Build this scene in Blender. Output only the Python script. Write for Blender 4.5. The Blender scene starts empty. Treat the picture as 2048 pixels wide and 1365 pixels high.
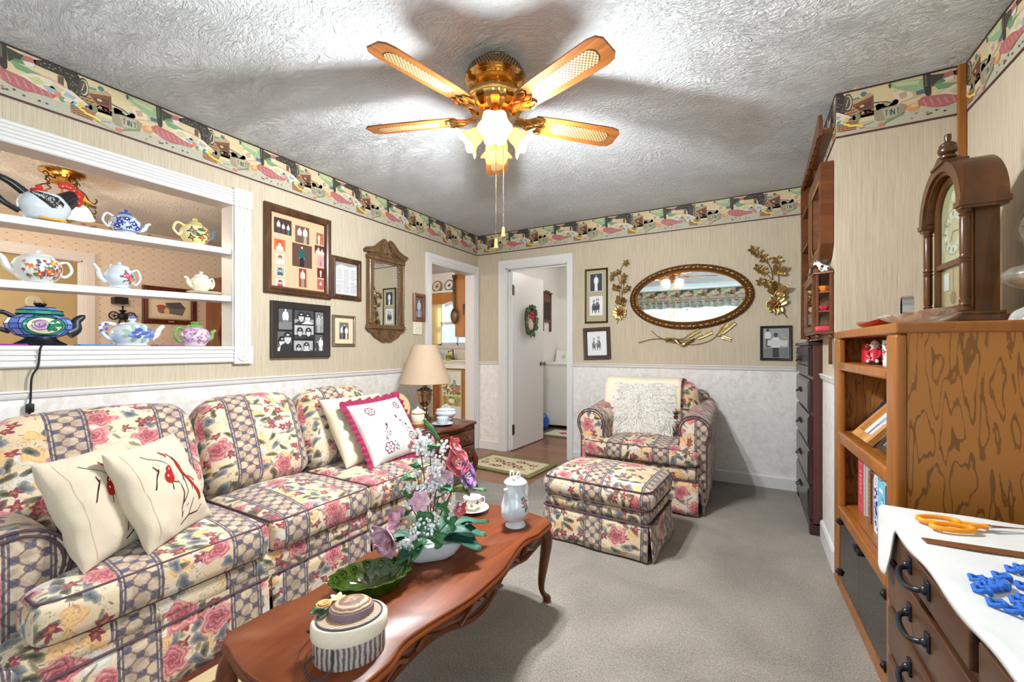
import bpy, bmesh, math, random
from math import sin, cos, pi, sqrt, radians, atan2, exp
from mathutils import Vector, Matrix, noise
random.seed(11)
SC = bpy.context.scene
COL = SC.collection
def lin(c):
 return c / 12.92 if c <= 0.04045 else ((c + 0.055) / 1.055) ** 2.4
def K(r, g, b):                      # 0-255 display colour to scene colour
 return (lin(r / 255), lin(g / 255), lin(b / 255), 1.0)
class MB:
 def __init__(s):
  s.v = []; s.f = []; s.m = []; s.c = []; s.uv = {}
  s.mi = 0; s.col = None; s.M = None
 def add(s, vs, fs, uvs=None):
  b = len(s.v)
  if s.M is not None:
   vs = [s.M @ Vector(v) for v in vs]
  s.v += [tuple(v) for v in vs]
  if uvs:
   for i, t in enumerate(uvs):
    s.uv[b + i] = t
  for f in fs:
   s.f.append(tuple(b + i for i in f)); s.m.append(s.mi); s.c.append(s.col)
  return s
 def box(s, x0, x1, y0, y1, z0, z1):
  vs = [(x, y, z) for x in (x0, x1) for y in (y0, y1) for z in (z0, z1)]
  return s.add(vs, [(0, 1, 3, 2), (4, 6, 7, 5), (0, 4, 5, 1), (2, 3, 7, 6), (0, 2, 6, 4), (1, 5, 7, 3)])
 def cbox(s, c, d):
  return s.box(c[0]-d[0]/2, c[0]+d[0]/2, c[1]-d[1]/2, c[1]+d[1]/2, c[2]-d[2]/2, c[2]+d[2]/2)
 def lathe(s, prof, n=32, c=(0, 0, 0), sx=1, sy=1, rib=None, cap0=True, cap1=True, a0=0, a1=2*pi, f=None):
  full = abs(a1 - a0 - 2*pi) < 1e-6
  k = n if full else n + 1
  vs = []
  for (r, z) in prof:
   for i in range(k):
    a = a0 + (a1 - a0) * i / n
    rr = r * (rib(a, z) if rib else 1)
    p = (c[0] + rr*cos(a)*sx, c[1] + rr*sin(a)*sy, c[2] + z)
    vs.append(f(p, a) if f else p)
  fs = []
  for j in range(len(prof) - 1):
   for i in range(n):
    i2 = (i + 1) % k
    fs.append((j*k+i, j*k+i2, (j+1)*k+i2, (j+1)*k+i))
  if full and cap0 and prof[0][0] > 1e-5: fs.append(tuple(range(k))[::-1])
  if full and cap1 and prof[-1][0] > 1e-5: fs.append(tuple((len(prof)-1)*k + i for i in range(k)))
  return s.add(vs, fs)
 def tube(s, pts, r, n=8, caps=True, closed=False, flat=1.0):
  pts = [Vector(p) for p in pts]
  m = len(pts)
  rs = r if isinstance(r, (list, tuple)) else [r] * m
  if len(rs) != m: rs = [rs[0] + (rs[-1]-rs[0]) * i/(m-1) for i in range(m)]
  up = None; vs = []
  for i, p in enumerate(pts):
   if closed: t = pts[(i+1) % m] - pts[i-1]
   else: t = pts[min(i+1, m-1)] - pts[max(i-1, 0)]
   if t.length < 1e-9: t = Vector((0, 0, 1))
   t.normalize()
   if up is None:
    up = Vector((0, 0, 1)) if abs(t.z) < .9 else Vector((1, 0, 0))
   up = up - t * up.dot(t)
   if up.length < 1e-6: up = Vector((1, 0, 0)) - t * t.x
   up.normalize(); q = t.cross(up)
   for k in range(n):
    a = 2*pi*k/n
    vs.append(p + q * (rs[i]*cos(a)) + up * (rs[i]*sin(a)*flat))
  fs = []
  for i in range(m if closed else m-1):
   j = (i+1) % m
   for k in range(n):
    k2 = (k+1) % n
    fs.append((i*n+k, i*n+k2, j*n+k2, j*n+k))
  if caps and not closed:
   fs.append(tuple(range(n))[::-1]); fs.append(tuple((m-1)*n+k for k in range(n)))
  return s.add(vs, fs)
 def prism(s, poly, d0, d1, ax='xy'):
  def P(a, b, d):
   return {'xy': (a, b, d), 'xz': (a, d, b), 'yz': (d, a, b)}[ax]
  n = len(poly)
  vs = [P(a, b, d0) for a, b in poly] + [P(a, b, d1) for a, b in poly]
  fs = [tuple(range(n))[::-1], tuple(range(n, 2*n))] + [(i, (i+1) % n, n+(i+1) % n, n+i) for i in range(n)]
  return s.add(vs, fs)
 def grid(s, fn, nu, nv, cu=False, cv=False, uvf=None):
  ku = nu if cu else nu + 1; kv = nv if cv else nv + 1
  vs = []; uv = []
  for j in range(kv):
   for i in range(ku):
    vs.append(fn(i/nu, j/nv))
    if uvf: uv.append(uvf(i/nu, j/nv))
  fs = []
  for j in range(nv):
   for i in range(nu):
    i2 = (i+1) % ku; j2 = (j+1) % kv
    fs.append((j*ku+i, j*ku+i2, j2*ku+i2, j2*ku+i))
  return s.add(vs, fs, uv or None)
 def ball(s, c, r, n=12, m=8, sx=1, sy=1, sz=1):
  prof = [(max(1e-6, r*sin(pi*i/m)), -r*cos(pi*i/m)*sz) for i in range(m+1)]
  return s.lathe(prof, n, c, sx, sy)
 def rbox(s, c, d, r, seg=4, fill=6, warp=None):
  H = [d[0]/2, d[1]/2, d[2]/2]
  r = min(r, min(H)*.999)
  def axis(h):
   a = [-h + r*(1-cos(pi/2*i/seg)) for i in range(seg+1)]
   mid = [-h+r + (2*(h-r))*i/fill for i in range(1, fill)] if h-r > 1e-3 else []
   out = a + mid + [-x for x in a[::-1]]
   return sorted(set(round(x, 6) for x in out))
  A = [axis(h) for h in H]
  idx = {}; vs = []; fs = []
  def vert(p):
   key = tuple(round(x, 5) for x in p)
   if key in idx: return idx[key]
   q = Vector([max(r-H[i], min(H[i]-r, p[i])) for i in range(3)])
   dv = Vector(p) - q
   o = q + dv.normalized()*r if dv.length > 1e-9 else Vector(p)
   if warp: o = Vector(warp(o.x/H[0], o.y/H[1], o.z/H[2], o))
   vs.append((o.x+c[0], o.y+c[1], o.z+c[2])); idx[key] = len(vs)-1
   return idx[key]
  for ax in range(3):
   a, b = [(1, 2), (2, 0), (0, 1)][ax]
   for sg in (-1, 1):
    for i in range(len(A[a])-1):
     for j in range(len(A[b])-1):
      q = []
      for (ii, jj) in ((i, j), (i+1, j), (i+1, j+1), (i, j+1)):
       p = [0, 0, 0]; p[ax] = sg*H[ax]; p[a] = A[a][ii]; p[b] = A[b][jj]
       q.append(vert(p))
      if len(set(q)) < 3: continue
      fs.append(tuple(q) if sg > 0 else tuple(q[::-1]))
  return s.add(vs, fs)
 def poly(s, pts, col, z):
  s.col = col
  s.add([(p[0], p[1], z) for p in pts], [tuple(range(len(pts)))])
  s.col = None
 def disc(s, x, y, rx, ry, col, z, n=14):
  s.poly([(x+rx*cos(2*pi*i/n), y+ry*sin(2*pi*i/n)) for i in range(n)], col, z)
 def stroke(s, S, pts, w, col, off=.0012, step=.02):
  ws = w if isinstance(w, (list, tuple)) else [w]*len(pts)
  P = []; W = []
  for i in range(len(pts)-1):
   a = Vector(pts[i]); b = Vector(pts[i+1])
   k = max(1, int((b-a).length/step))
   for j in range(k):
    P.append(a.lerp(b, j/k)); W.append(ws[i]+(ws[i+1]-ws[i])*j/k)
  P.append(Vector(pts[-1])); W.append(ws[-1])
  vs = []; n = len(P)
  for i in range(n):
   t = P[min(i+1, n-1)] - P[max(i-1, 0)]
   if t.length < 1e-9: t = Vector((1, 0))
   t.normalize(); q = Vector((-t.y, t.x))
   for k in (-1, 0, 1):
    p = P[i] + q*W[i]*k*.5
    vs.append(S(p.x, p.y, off))
  fs = []
  for i in range(n-1):
   for k in (0, 1):
    fs.append((i*3+k, i*3+k+1, i*3+k+4, i*3+k+3))
  s.col = col; s.add(vs, fs); s.col = None
 def blob(s, S, x, y, rx, ry, col, off=.0012, ang=0, n=12, wob=0, k=5):
  vs = [S(x, y, off)]
  for rr in (.55, 1):
   for i in range(n):
    a = 2*pi*i/n
    q = rr*(1 + wob*cos(k*a))
    dx = rx*cos(a)*q; dy = ry*sin(a)*q
    vs.append(S(x + dx*cos(ang)-dy*sin(ang), y + dx*sin(ang)+dy*cos(ang), off))
  fs = [(0, 1+i, 1+(i+1) % n) for i in range(n)]
  fs += [(1+i, 1+n+i, 1+n+(i+1) % n, 1+(i+1) % n) for i in range(n)]
  s.col = col; s.add(vs, fs); s.col = None
def obj(name, mb, mat, parent=None, smooth=35, bevel=0, uv=None, loc=None, rot=None, kind=None, sub=0, solid=0):
 me = bpy.data.meshes.new(name)
 me.from_pydata(mb.v, [], mb.f)
 mats = mat if isinstance(mat, (list, tuple)) else [mat]
 for m in mats: me.materials.append(m)
 if len(mats) > 1:
  me.polygons.foreach_set('material_index', mb.m)
 if any(c is not None for c in mb.c):
  ca = me.color_attributes.new('Col', 'FLOAT_COLOR', 'CORNER')
  dat = []
  for p in me.polygons:
   c = mb.c[p.index] or (1, 1, 1, 1)
   dat += list(c) * p.loop_total
  ca.data.foreach_set('color', dat)
 if uv or mb.uv:
  ul = me.uv_layers.new(name='UVMap')
  for p in me.polygons:
   for li in p.loop_indices:
    vi = me.loops[li].vertex_index
    if vi in mb.uv: ul.data[li].uv = mb.uv[vi]
    elif uv: ul.data[li].uv = uv(me.vertices[vi].co, p.normal)
 if smooth:
  me.shade_smooth() if hasattr(me, 'shade_smooth') else [setattr(p, 'use_smooth', True) for p in me.polygons]
  if smooth < 180: me.set_sharp_from_angle(angle=radians(smooth))
 o = bpy.data.objects.new(name, me)
 COL.objects.link(o)
 if parent is not None: o.parent = parent
 if loc is not None: o.location = loc
 if rot is not None: o.rotation_euler = rot
 if bevel:
  b = o.modifiers.new('b', 'BEVEL'); b.width = bevel; b.segments = 2; b.limit_method = 'ANGLE'; b.angle_limit = radians(40)
 if solid:
  b = o.modifiers.new('s', 'SOLIDIFY'); b.thickness = solid; b.offset = 0
 if sub:
  b = o.modifiers.new('u', 'SUBSURF'); b.levels = sub; b.render_levels = sub
 if kind: o['kind'] = kind
 return o
def struct(name, mb, mat, **k):
 return obj(name, mb, mat, kind='structure', **k)
def tag(o, label, cat, group=None):
 o['label'] = label; o['category'] = cat
 if group: o['group'] = group
 return o
def thing(name, label, cat, loc=(0, 0, 0), rz=0, group=None, M=None):
 o = bpy.data.objects.new(name, None); COL.objects.link(o)
 o.empty_display_size = .05
 if M is not None: o.matrix_world = Matrix.Translation(Vector(loc)) @ M
 else:
  o.location = loc; o.rotation_euler = (0, 0, rz)
 return tag(o, label, cat, group)
MLEFT = Matrix(((0, 0, 1, 0), (1, 0, 0, 0), (0, 1, 0, 0), (0, 0, 0, 1)))
MBACK = Matrix(((1, 0, 0, 0), (0, 0, -1, 0), (0, 1, 0, 0), (0, 0, 0, 1)))
MRIGHT = Matrix(((0, 0, -1, 0), (-1, 0, 0, 0), (0, 1, 0, 0), (0, 0, 0, 1)))
def rect_frame(w, h, prof):
 """mitred frame; prof = (inset, height) from the outer edge inwards"""
 b = MB()
 vs = []
 for (i, d) in prof:
  a, c = w/2 - i, h/2 - i
  vs += [(-a, -c, d), (a, -c, d), (a, c, d), (-a, c, d)]
 fs = []
 n = len(prof)
 for j in range(n-1):
  for k in range(4):
   k2 = (k+1) % 4
   fs.append((j*4+k, j*4+k2, (j+1)*4+k2, (j+1)*4+k))
 b.add(vs, fs)
 return b
def sstep(a, b, x):
 t = max(0, min(1, (x-a)/(b-a))); return t*t*(3-2*t)
def bez(pts, n=24):
 """Catmull-Rom through pts"""
 P = [Vector(p) for p in pts]; P = [P[0]*2-P[1]] + P + [P[-1]*2-P[-2]]
 out = []; m = len(P)-3
 for i in range(m):
  k = max(2, n//m)
  for j in range(k):
   t = j/k
   a, b, c, d = P[i:i+4]
   out.append(.5*((2*b) + (c-a)*t + (2*a-5*b+4*c-d)*t*t + (3*b-a-3*c+d)*t**3))
 out.append(P[-2]); return out
class NT:
 def __init__(s, name):
  s.mat = bpy.data.materials.new(name); s.mat.use_nodes = True
  s.t = s.mat.node_tree; s.n = s.t.nodes; s.n.clear()
  s.out = s.n.new('ShaderNodeOutputMaterial')
 def node(s, typ, **kw):
  n = s.n.new('ShaderNode' + typ)
  for k, v in kw.items(): setattr(n, k, v)
  return n
 def set(s, n, **ins):
  for k, v in ins.items():
   i = n.inputs[int(k[1:])] if k[0] == 'i' and k[1:].isdigit() else n.inputs[k.replace('_', ' ')]
   if hasattr(v, 'is_linked') or isinstance(v, bpy.types.NodeSocket): s.t.links.new(v, i)
   else: i.default_value = v
  return n
 def math(s, op, a, b=None, c=None, clamp=False):
  n = s.node('Math', operation=op, use_clamp=clamp)
  for i, x in enumerate((a, b, c)):
   if x is None: continue
   if isinstance(x, bpy.types.NodeSocket): s.t.links.new(x, n.inputs[i])
   else: n.inputs[i].default_value = x
  return n.outputs[0]
 def vmath(s, op, a, b=None, scale=None):
  n = s.node('VectorMath', operation=op)
  for i, x in enumerate((a, b)):
   if x is None: continue
   if isinstance(x, bpy.types.NodeSocket): s.t.links.new(x, n.inputs[i])
   else: n.inputs[i].default_value = x
  if scale is not None: s.set(n, Scale=scale)
  return n.outputs[0]
 def mix(s, f, a, b, mode='MIX'):
  n = s.node('Mix', data_type='RGBA', blend_type=mode)
  for i, x in ((0, f), (6, a), (7, b)):
   if isinstance(x, bpy.types.NodeSocket): s.t.links.new(x, n.inputs[i])
   else: n.inputs[i].default_value = x
  return n.outputs[2]
 def coord(s, which='Object'):
  return s.node('TexCoord').outputs[which]
 def mapv(s, v, scale=(1, 1, 1), loc=(0, 0, 0), rot=(0, 0, 0)):
  n = s.node('Mapping'); s.set(n, Vector=v); n.inputs['Scale'].default_value = scale
  n.inputs['Location'].default_value = loc; n.inputs['Rotation'].default_value = rot
  return n.outputs[0]
 def noise(s, v, scale, detail=3, rough=.55, dist=0, dim='3D', out=0):
  n = s.node('TexNoise', noise_dimensions=dim); s.set(n, Vector=v, Scale=scale, Detail=detail, Roughness=rough, Distortion=dist)
  return n.outputs[out]
 def ramp(s, f, stops, interp='LINEAR'):
  n = s.node('ValToRGB'); s.set(n, Fac=f); n.color_ramp.interpolation = interp
  e = n.color_ramp.elements
  while len(e) < len(stops): e.new(.5)
  for i, (p, c) in enumerate(stops):
   e[i].position = p; e[i].color = c if len(c) == 4 else (*c, 1)
  return n.outputs[0]
 def sep(s, v):
  n = s.node('SeparateXYZ'); s.set(n, Vector=v); return n.outputs
 def comb(s, x, y, z=0.0):
  n = s.node('CombineXYZ'); s.set(n, X=x, Y=y, Z=z); return n.outputs[0]
 def bump(s, h, strength=.3, dist=.01):
  n = s.node('Bump'); s.set(n, Height=h, Strength=strength, Distance=dist); return n.outputs[0]
 def bsdf(s, col, rough=.5, metal=0, normal=None, **kw):
  n = s.node('BsdfPrincipled'); s.set(n, Base_Color=col, Roughness=rough, Metallic=metal)
  if normal is not None: s.set(n, Normal=normal)
  for k, v in kw.items(): s.set(n, **{k: v})
  s.t.links.new(n.outputs[0], s.out.inputs[0])
  return n
_plain = {}
def plain(name, rgb, rough=.5, metal=0, var=.06, bump=0, scale=40, **kw):
 """simple material with slight procedural variation"""
 if name in _plain: return _plain[name]
 t = NT(name); v = t.coord()
 f = t.noise(v, scale, 2)
 c = K(*rgb)
 lo = tuple(x*(1-var) for x in c[:3]) + (1,); hi = tuple(min(1, x*(1+var)) for x in c[:3]) + (1,)
 col = t.mix(f, lo, hi)
 nrm = t.bump(f, bump, .004) if bump else None
 t.bsdf(col, rough, metal, nrm, **kw)
 _plain[name] = t.mat
 return t.mat
def woodmat(name, c0, c1, axis='y', scale=14, rough=.35, contrast=.5, stretch=9, coat=.3, bold=0):
 t = NT(name); v = t.coord()
 sc = {'x': (1/stretch, 1, 1), 'y': (1, 1/stretch, 1), 'z': (1, 1, 1/stretch)}[axis]
 m = t.mapv(v, sc)
 big = t.noise(m, scale*.8, 4, .6, .6)
 rings = t.math('FRACT', t.math('MULTIPLY', t.noise(m, scale*(.75 if bold else .28), 2, .5, .2), 9.0 if not bold else 8.0))
 rings = t.math('POWER', rings, 2.2)
 fine = t.noise(m, scale*9, 2, .6)
 f = t.math('ADD', t.math('MULTIPLY', big, .55), t.math('MULTIPLY', rings, contrast*.6))
 f = t.math('ADD', f, t.math('MULTIPLY', t.math('SUBTRACT', fine, .5), .35))
 if bold:
  f = t.math('ADD', t.math('MULTIPLY', f, .45), t.math('MULTIPLY', t.math('GREATER_THAN', t.math('ADD', rings, t.math('MULTIPLY', t.math('SUBTRACT', fine, .5), .9)), .60), bold*.6))
 col = t.ramp(f, [(.22, K(*c0)), (.85, K(*c1))])
 t.bsdf(col, rough, 0, t.bump(fine, .06, .002), Coat_Weight=coat*.6, Coat_Roughness=.2, Specular_IOR_Level=.35)
 return t.mat
def art_material(name='print_colours', rough=.5, spec=.3, coat=0):
 t = NT(name)
 a = t.node('VertexColor'); a.layer_name = 'Col'
 t.bsdf(a.outputs[0], rough, 0, None, Specular_IOR_Level=spec, Coat_Weight=coat)
 return t.mat
ART = art_material()
ARTG = art_material('glazed_colours', .12, .5, .5)
ARTC = art_material('stitched_colours', .85, .1)
def floral_material():
 t = NT('floral_striped_upholstery')
 uvn = t.node('UVMap'); uvn.uv_map = 'UVMap'
 uv0 = uvn.outputs[0]
 wob = t.noise(uv0, 9, 3, .6, 0, '2D', 1)
 uv = t.vmath('ADD', uv0, t.vmath('SCALE', t.vmath('SUBTRACT', wob, (.5, .5, .5)), scale=.035))
 fine = t.noise(uv0, 60, 3, .65, 0, '2D')
 mid = t.noise(uv0, 22, 3, .6, .4, '2D')
 base = t.ramp(t.noise(uv0, 4, 2, .5, 0, '2D'), [(.3, K(208, 180, 148)), (.7, K(222, 202, 174))])
 col = base
 S = t.sep(uv0)
 PER = .33
 sd = t.math('ABSOLUTE', t.math('MULTIPLY', t.math('SUBTRACT', t.math('FRACT', t.math('ADD', t.math('DIVIDE', S[0], PER), 100.0)), .5), PER))
 def layer(col, scale, off, cover, r0, amp, pet, c_in, c_mid, c_out, aniso=1.0, edge=.05, rings=0.0, rnd=1.0):
  v = t.mapv(uv, (scale, scale, 1), (off, off*.7, 0))
  vo = t.node('TexVoronoi', voronoi_dimensions='2D', feature='F1'); t.set(vo, Vector=v, Scale=1.0, Randomness=rnd)
  C = t.sep(vo.outputs['Color'])
  L = t.vmath('SUBTRACT', v, vo.outputs['Position'])
  lx, ly, _ = t.sep(L)
  th = t.math('MULTIPLY', C[1], 6.283)
  cs, sn = t.math('COSINE', th), t.math('SINE', th)
  x = t.math('ADD', t.math('MULTIPLY', lx, cs), t.math('MULTIPLY', ly, sn))
  y = t.math('SUBTRACT', t.math('MULTIPLY', ly, cs), t.math('MULTIPLY', lx, sn))
  y = t.math('MULTIPLY', y, aniso)
  d = t.math('SQRT', t.math('ADD', t.math('MULTIPLY', x, x), t.math('MULTIPLY', y, y)))
  ang = t.math('ARCTAN2', y, x)
  rad = t.math('ADD', r0, t.math('MULTIPLY', t.math('COSINE', t.math('MULTIPLY', ang, pet)), amp))
  rad = t.math('ADD', rad, t.math('MULTIPLY', t.math('SUBTRACT', mid, .5), r0*.7))
  on = t.math('LESS_THAN', C[0], cover)
  m = t.math('MULTIPLY', on, t.math('DIVIDE', t.math('SUBTRACT', rad, d), edge, clamp=True))
  m = t.math('MINIMUM', t.math('MAXIMUM', m, 0), 1)
  q = t.math('DIVIDE', d, t.math('MAXIMUM', rad, .02))
  if rings:
   q = t.math('ADD', t.math('MULTIPLY', q, .55), t.math('MULTIPLY', t.math('FRACT', t.math('ADD', t.math('MULTIPLY', q, rings), t.math('MULTIPLY', ang, .48))), .5))
  q = t.math('ADD', q, t.math('MULTIPLY', t.math('SUBTRACT', fine, .5), .7))
  c = t.ramp(q, [(.05, c_in), (.5, c_mid), (.95, c_out)])
  return t.mix(m, col, c), m
 col, _ = layer(col, 34, 3.1, .30, .26, .08, 2, K(120, 110, 90), K(140, 125, 100), K(160, 150, 130), 2.6, .06)
 col, _ = layer(col, 10, 4.4, .42, .50, .05, 3, K(206, 190, 176), K(214, 204, 190), K(190, 176, 166), 1.2, .10, 1.5)
 col, _ = layer(col, 11, 7.7, .40, .46, .06, 3, K(222, 170, 112), K(226, 182, 130), K(205, 150, 100), 1.3, .08, 2)
 col, _ = layer(col, 17, 8.8, .55, .40, .10, 2, K(120, 108, 84), K(140, 128, 100), K(172, 160, 132), 2.2, .08)
 col, _ = layer(col, 15, 1.3, .58, .44, .10, 2, K(54, 54, 44), K(92, 86, 68), K(140, 130, 106), 1.7, .05)
 col, _ = layer(col, 14, 9.9, .46, .45, .08, 3, K(74, 76, 84), K(112, 112, 114), K(160, 154, 146), 1.6, .06)
 col, _ = layer(col, 19, 5.5, .30, .40, .13, 5, K(190, 120, 80), K(116, 42, 56), K(156, 80, 90), 1.0, .06)
 col, _ = layer(col, 6.8, 2.3, .50, .38, .06, 5, K(112, 40, 54), K(180, 92, 98), K(216, 162, 156), 1.0, .05, 3.4)
 acc = t.noise(uv, 75, 4, .7, 1.2, '2D')
 blot = t.noise(uv0, 9, 2, .5, .5, '2D')
 col = t.mix(t.math('MULTIPLY', t.math('MULTIPLY', t.math('GREATER_THAN', acc, .60), t.math('GREATER_THAN', blot, .46)), .55), col, K(70, 62, 58))
 hw = .058
 tan = t.mix(t.ramp(mid, [(.35, (0, 0, 0)), (.65, (1, 1, 1))]), K(198, 176, 152), K(156, 136, 120))
 cell = .066
 vy = t.math('DIVIDE', S[1], cell)
 vx = t.math('DIVIDE', t.math('SUBTRACT', t.math('FRACT', t.math('ADD', t.math('DIVIDE', S[0], PER), 100.0)), .5), cell/PER)
 def line(a, w):
  return t.math('LESS_THAN', t.math('ABSOLUTE', t.math('SUBTRACT', t.math('FRACT', a), .5)), w)
 wv = t.math('MULTIPLY', t.math('SUBTRACT', mid, .5), .25)
 d1 = line(t.math('ADD', t.math('ADD', vx, vy), wv), .07); d2 = line(t.math('ADD', t.math('SUBTRACT', vx, vy), wv), .07)
 lat = t.math('MAXIMUM', d1, d2)
 st = t.mix(t.math('MULTIPLY', lat, .85), tan, K(128, 90, 66))
 fx = t.math('SUBTRACT', t.math('FRACT', t.math('ADD', vx, .5)), .5)
 fy = t.math('SUBTRACT', t.math('FRACT', vy), .5)
 fx2 = t.math('SUBTRACT', t.math('FRACT', vx), .5)
 fy2 = t.math('SUBTRACT', t.math('FRACT', t.math('ADD', vy, .5)), .5)
 def dot(a, b, r):
  dd = t.math('SQRT', t.math('ADD', t.math('MULTIPLY', a, a), t.math('MULTIPLY', b, b)))
  dd = t.math('ADD', dd, t.math('MULTIPLY', t.math('SUBTRACT', mid, .5), .16))
  return t.math('LESS_THAN', dd, r)
 dots = t.math('MAXIMUM', dot(fx, fy, .20), dot(fx2, fy2, .20))
 st = t.mix(t.math('MULTIPLY', dots, t.math('ADD', .35, t.math('MULTIPLY', fine, .8), clamp=True)), st, K(60, 66, 92))
 b1 = t.math('LESS_THAN', t.math('ABSOLUTE', t.math('SUBTRACT', sd, .0535)), .0036)
 b2 = t.math('LESS_THAN', t.math('ABSOLUTE', t.math('SUBTRACT', sd, .0435)), .0028)
 bb = t.math('MULTIPLY', t.math('MAXIMUM', b1, b2), t.math('ADD', .55, t.math('MULTIPLY', fine, .5)))
 st = t.mix(bb, st, K(56, 54, 78))
 col = t.mix(t.math('LESS_THAN', sd, hw), col, st)
 weave = t.noise(uv0, 260, 2, .7, 0, '2D')
 col = t.mix(.22, col, t.mix(weave, K(90, 84, 78), K(255, 250, 240)), 'OVERLAY')
 t.bsdf(col, .9, 0, t.bump(weave, .12, .002), Sheen_Weight=.25)
 return t.mat
FLORAL = floral_material()
def wallpaper():
 t = NT('grasscloth_wallpaper'); v = t.coord()
 x, y, z = t.sep(v)
 h = t.math('ADD', x, y)
 f1 = t.noise(t.comb(t.math('MULTIPLY', h, 260), t.math('MULTIPLY', z, 5), 0), 1, 3, .6, 0, '2D')
 f2 = t.noise(t.comb(t.math('MULTIPLY', h, 110), t.math('MULTIPLY', z, 2.5), 0), 1, 3, .6, .3, '2D')
 f3 = t.noise(t.comb(t.math('MULTIPLY', h, 600), t.math('MULTIPLY', z, 12), 0), 1, 2, .6, 0, '2D')
 f = t.math('ADD', t.math('MULTIPLY', f1, .5), t.math('ADD', t.math('MULTIPLY', f2, .25), t.math('MULTIPLY', f3, .25)))
 col = t.ramp(f, [(.30, K(168, 153, 132)), (.48, K(192, 177, 153)), (.66, K(206, 193, 171))])
 t.bsdf(col, .85, 0, t.bump(f, .15, .003))
 return t.mat
def wainscot():
 t = NT('mottled_wainscot_panel'); v = t.coord()
 f = t.noise(v, 22, 5, .65, .6)
 g = t.noise(v, 3, 2)
 col = t.ramp(t.math('ADD', t.math('MULTIPLY', f, .75), t.math('MULTIPLY', g, .25)), [(.32, K(212, 203, 195)), (.52, K(233, 227, 222)), (.68, K(240, 236, 232))])
 t.bsdf(col, .5, 0)
 return t.mat
def ceilingmat():
 t = NT('knockdown_ceiling_plaster'); v = t.coord()
 w = t.noise(v, 2.2, 2, .5, 0, '3D', 1)
 m = t.vmath('ADD', v, t.vmath('SCALE', w, scale=.35))
 a = t.noise(t.mapv(m, (26, 60, 26), rot=(0, 0, .5)), 1, 4, .62, 1.2)
 b = t.noise(v, 120, 2, .6)
 h = t.math('ADD', t.math('POWER', a, 2.0), t.math('MULTIPLY', b, .12))
 t.bsdf(K(226, 227, 228), .85, 0, t.bump(h, .95, .032))
 return t.mat
def carpetmat():
 t = NT('beige_carpet_pile'); v = t.coord()
 f = t.noise(v, 170, 3, .8); g = t.noise(v, 2.2, 3, .6, .5)
 b = t.noise(v, 75, 2, .6)
 col = t.ramp(t.math('ADD', t.math('MULTIPLY', f, .62), t.math('ADD', t.math('MULTIPLY', g, .26), t.math('MULTIPLY', b, .12))), [(.34, K(88, 82, 75)), (.5, K(137, 128, 118)), (.66, K(178, 168, 156))])
 t.bsdf(col, 1.0, 0, t.bump(t.math('ADD', f, b), .55, .006), Sheen_Weight=.2, Specular_IOR_Level=.1)
 return t.mat
def plankmat():
 t = NT('dark_wood_plank_floor'); v = t.coord()
 br = t.node('TexBrick', offset=.37); t.set(br, Vector=v, Scale=1.0, Mortar_Size=.0025, Brick_Width=1.1, Row_Height=.125)
 br.inputs['Color1'].default_value = (.2, .2, .2, 1); br.inputs['Color2'].default_value = (.8, .8, .8, 1); br.inputs['Mortar'].default_value = (0, 0, 0, 1)
 g = t.noise(t.mapv(v, (3, 28, 1)), 2.0, 4, .6, .8)
 f = t.math('ADD', t.math('MULTIPLY', t.sep(br.outputs[0])[0], .4), t.math('MULTIPLY', g, .7))
 col = t.ramp(f, [(.25, K(86, 48, 26)), (.55, K(136, 84, 50)), (.85, K(168, 114, 74))])
 col = t.mix(br.outputs[1], col, K(46, 26, 20))
 t.bsdf(col, .28, 0, None, Coat_Weight=.2)
 return t.mat
def diamondpaper():
 t = NT('diamond_trellis_wallpaper'); v = t.coord()
 x, y, z = t.sep(v); h = t.math('ADD', x, y)
 p = t.math('MULTIPLY', h, 11.0); q = t.math('MULTIPLY', z, 15.0)
 def ln(a): return t.math('LESS_THAN', t.math('ABSOLUTE', t.math('SUBTRACT', t.math('FRACT', a), .5)), .045)
 m = t.math('MAXIMUM', ln(t.math('ADD', p, q)), ln(t.math('SUBTRACT', p, q)))
 fx = t.math('SUBTRACT', t.math('FRACT', p), .5); fy = t.math('SUBTRACT', t.math('FRACT', t.math('ADD', q, .5)), .5)
 dt = t.math('LESS_THAN', t.math('ADD', t.math('MULTIPLY', fx, fx), t.math('MULTIPLY', fy, fy)), .006)
 col = t.mix(t.math('MULTIPLY', m, .4), K(226, 210, 192), K(204, 182, 164))
 col = t.mix(dt, col, K(172, 146, 136))
 t.bsdf(col, .8)
 return t.mat
def canemat():
 t = NT('woven_cane_panel'); v = t.coord()
 x, y, z = t.sep(v)
 p = t.math('MULTIPLY', x, 62.0); q = t.math('MULTIPLY', y, 62.0)
 def h(a, b):
  fx = t.math('SUBTRACT', t.math('FRACT', a), .5); fy = t.math('SUBTRACT', t.math('FRACT', b), .5)
  return t.math('LESS_THAN', t.math('ADD', t.math('MULTIPLY', fx, fx), t.math('MULTIPLY', fy, fy)), .075)
 hole = t.math('MAXIMUM', h(p, q), h(t.math('ADD', p, .5), t.math('ADD', q, .5)))
 col = t.mix(hole, K(178, 148, 98), K(84, 52, 24))
 t.bsdf(col, .5, 0, t.bump(hole, -.4, .002))
 return t.mat
def furmat():
 t = NT('cream_shag_fur')
 h = t.node('HairInfo')
 col = t.mix(h.outputs[1], K(222, 206, 186), K(250, 240, 228))
 t.bsdf(col, .7, 0, None, Sheen_Weight=.3)
 return t.mat
def glassmat(name, rgb, rough=.02, ior=1.45):
 t = NT(name)
 t.bsdf(K(*rgb), rough, 0, None, Transmission_Weight=1.0, IOR=ior)
 return t.mat
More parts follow.
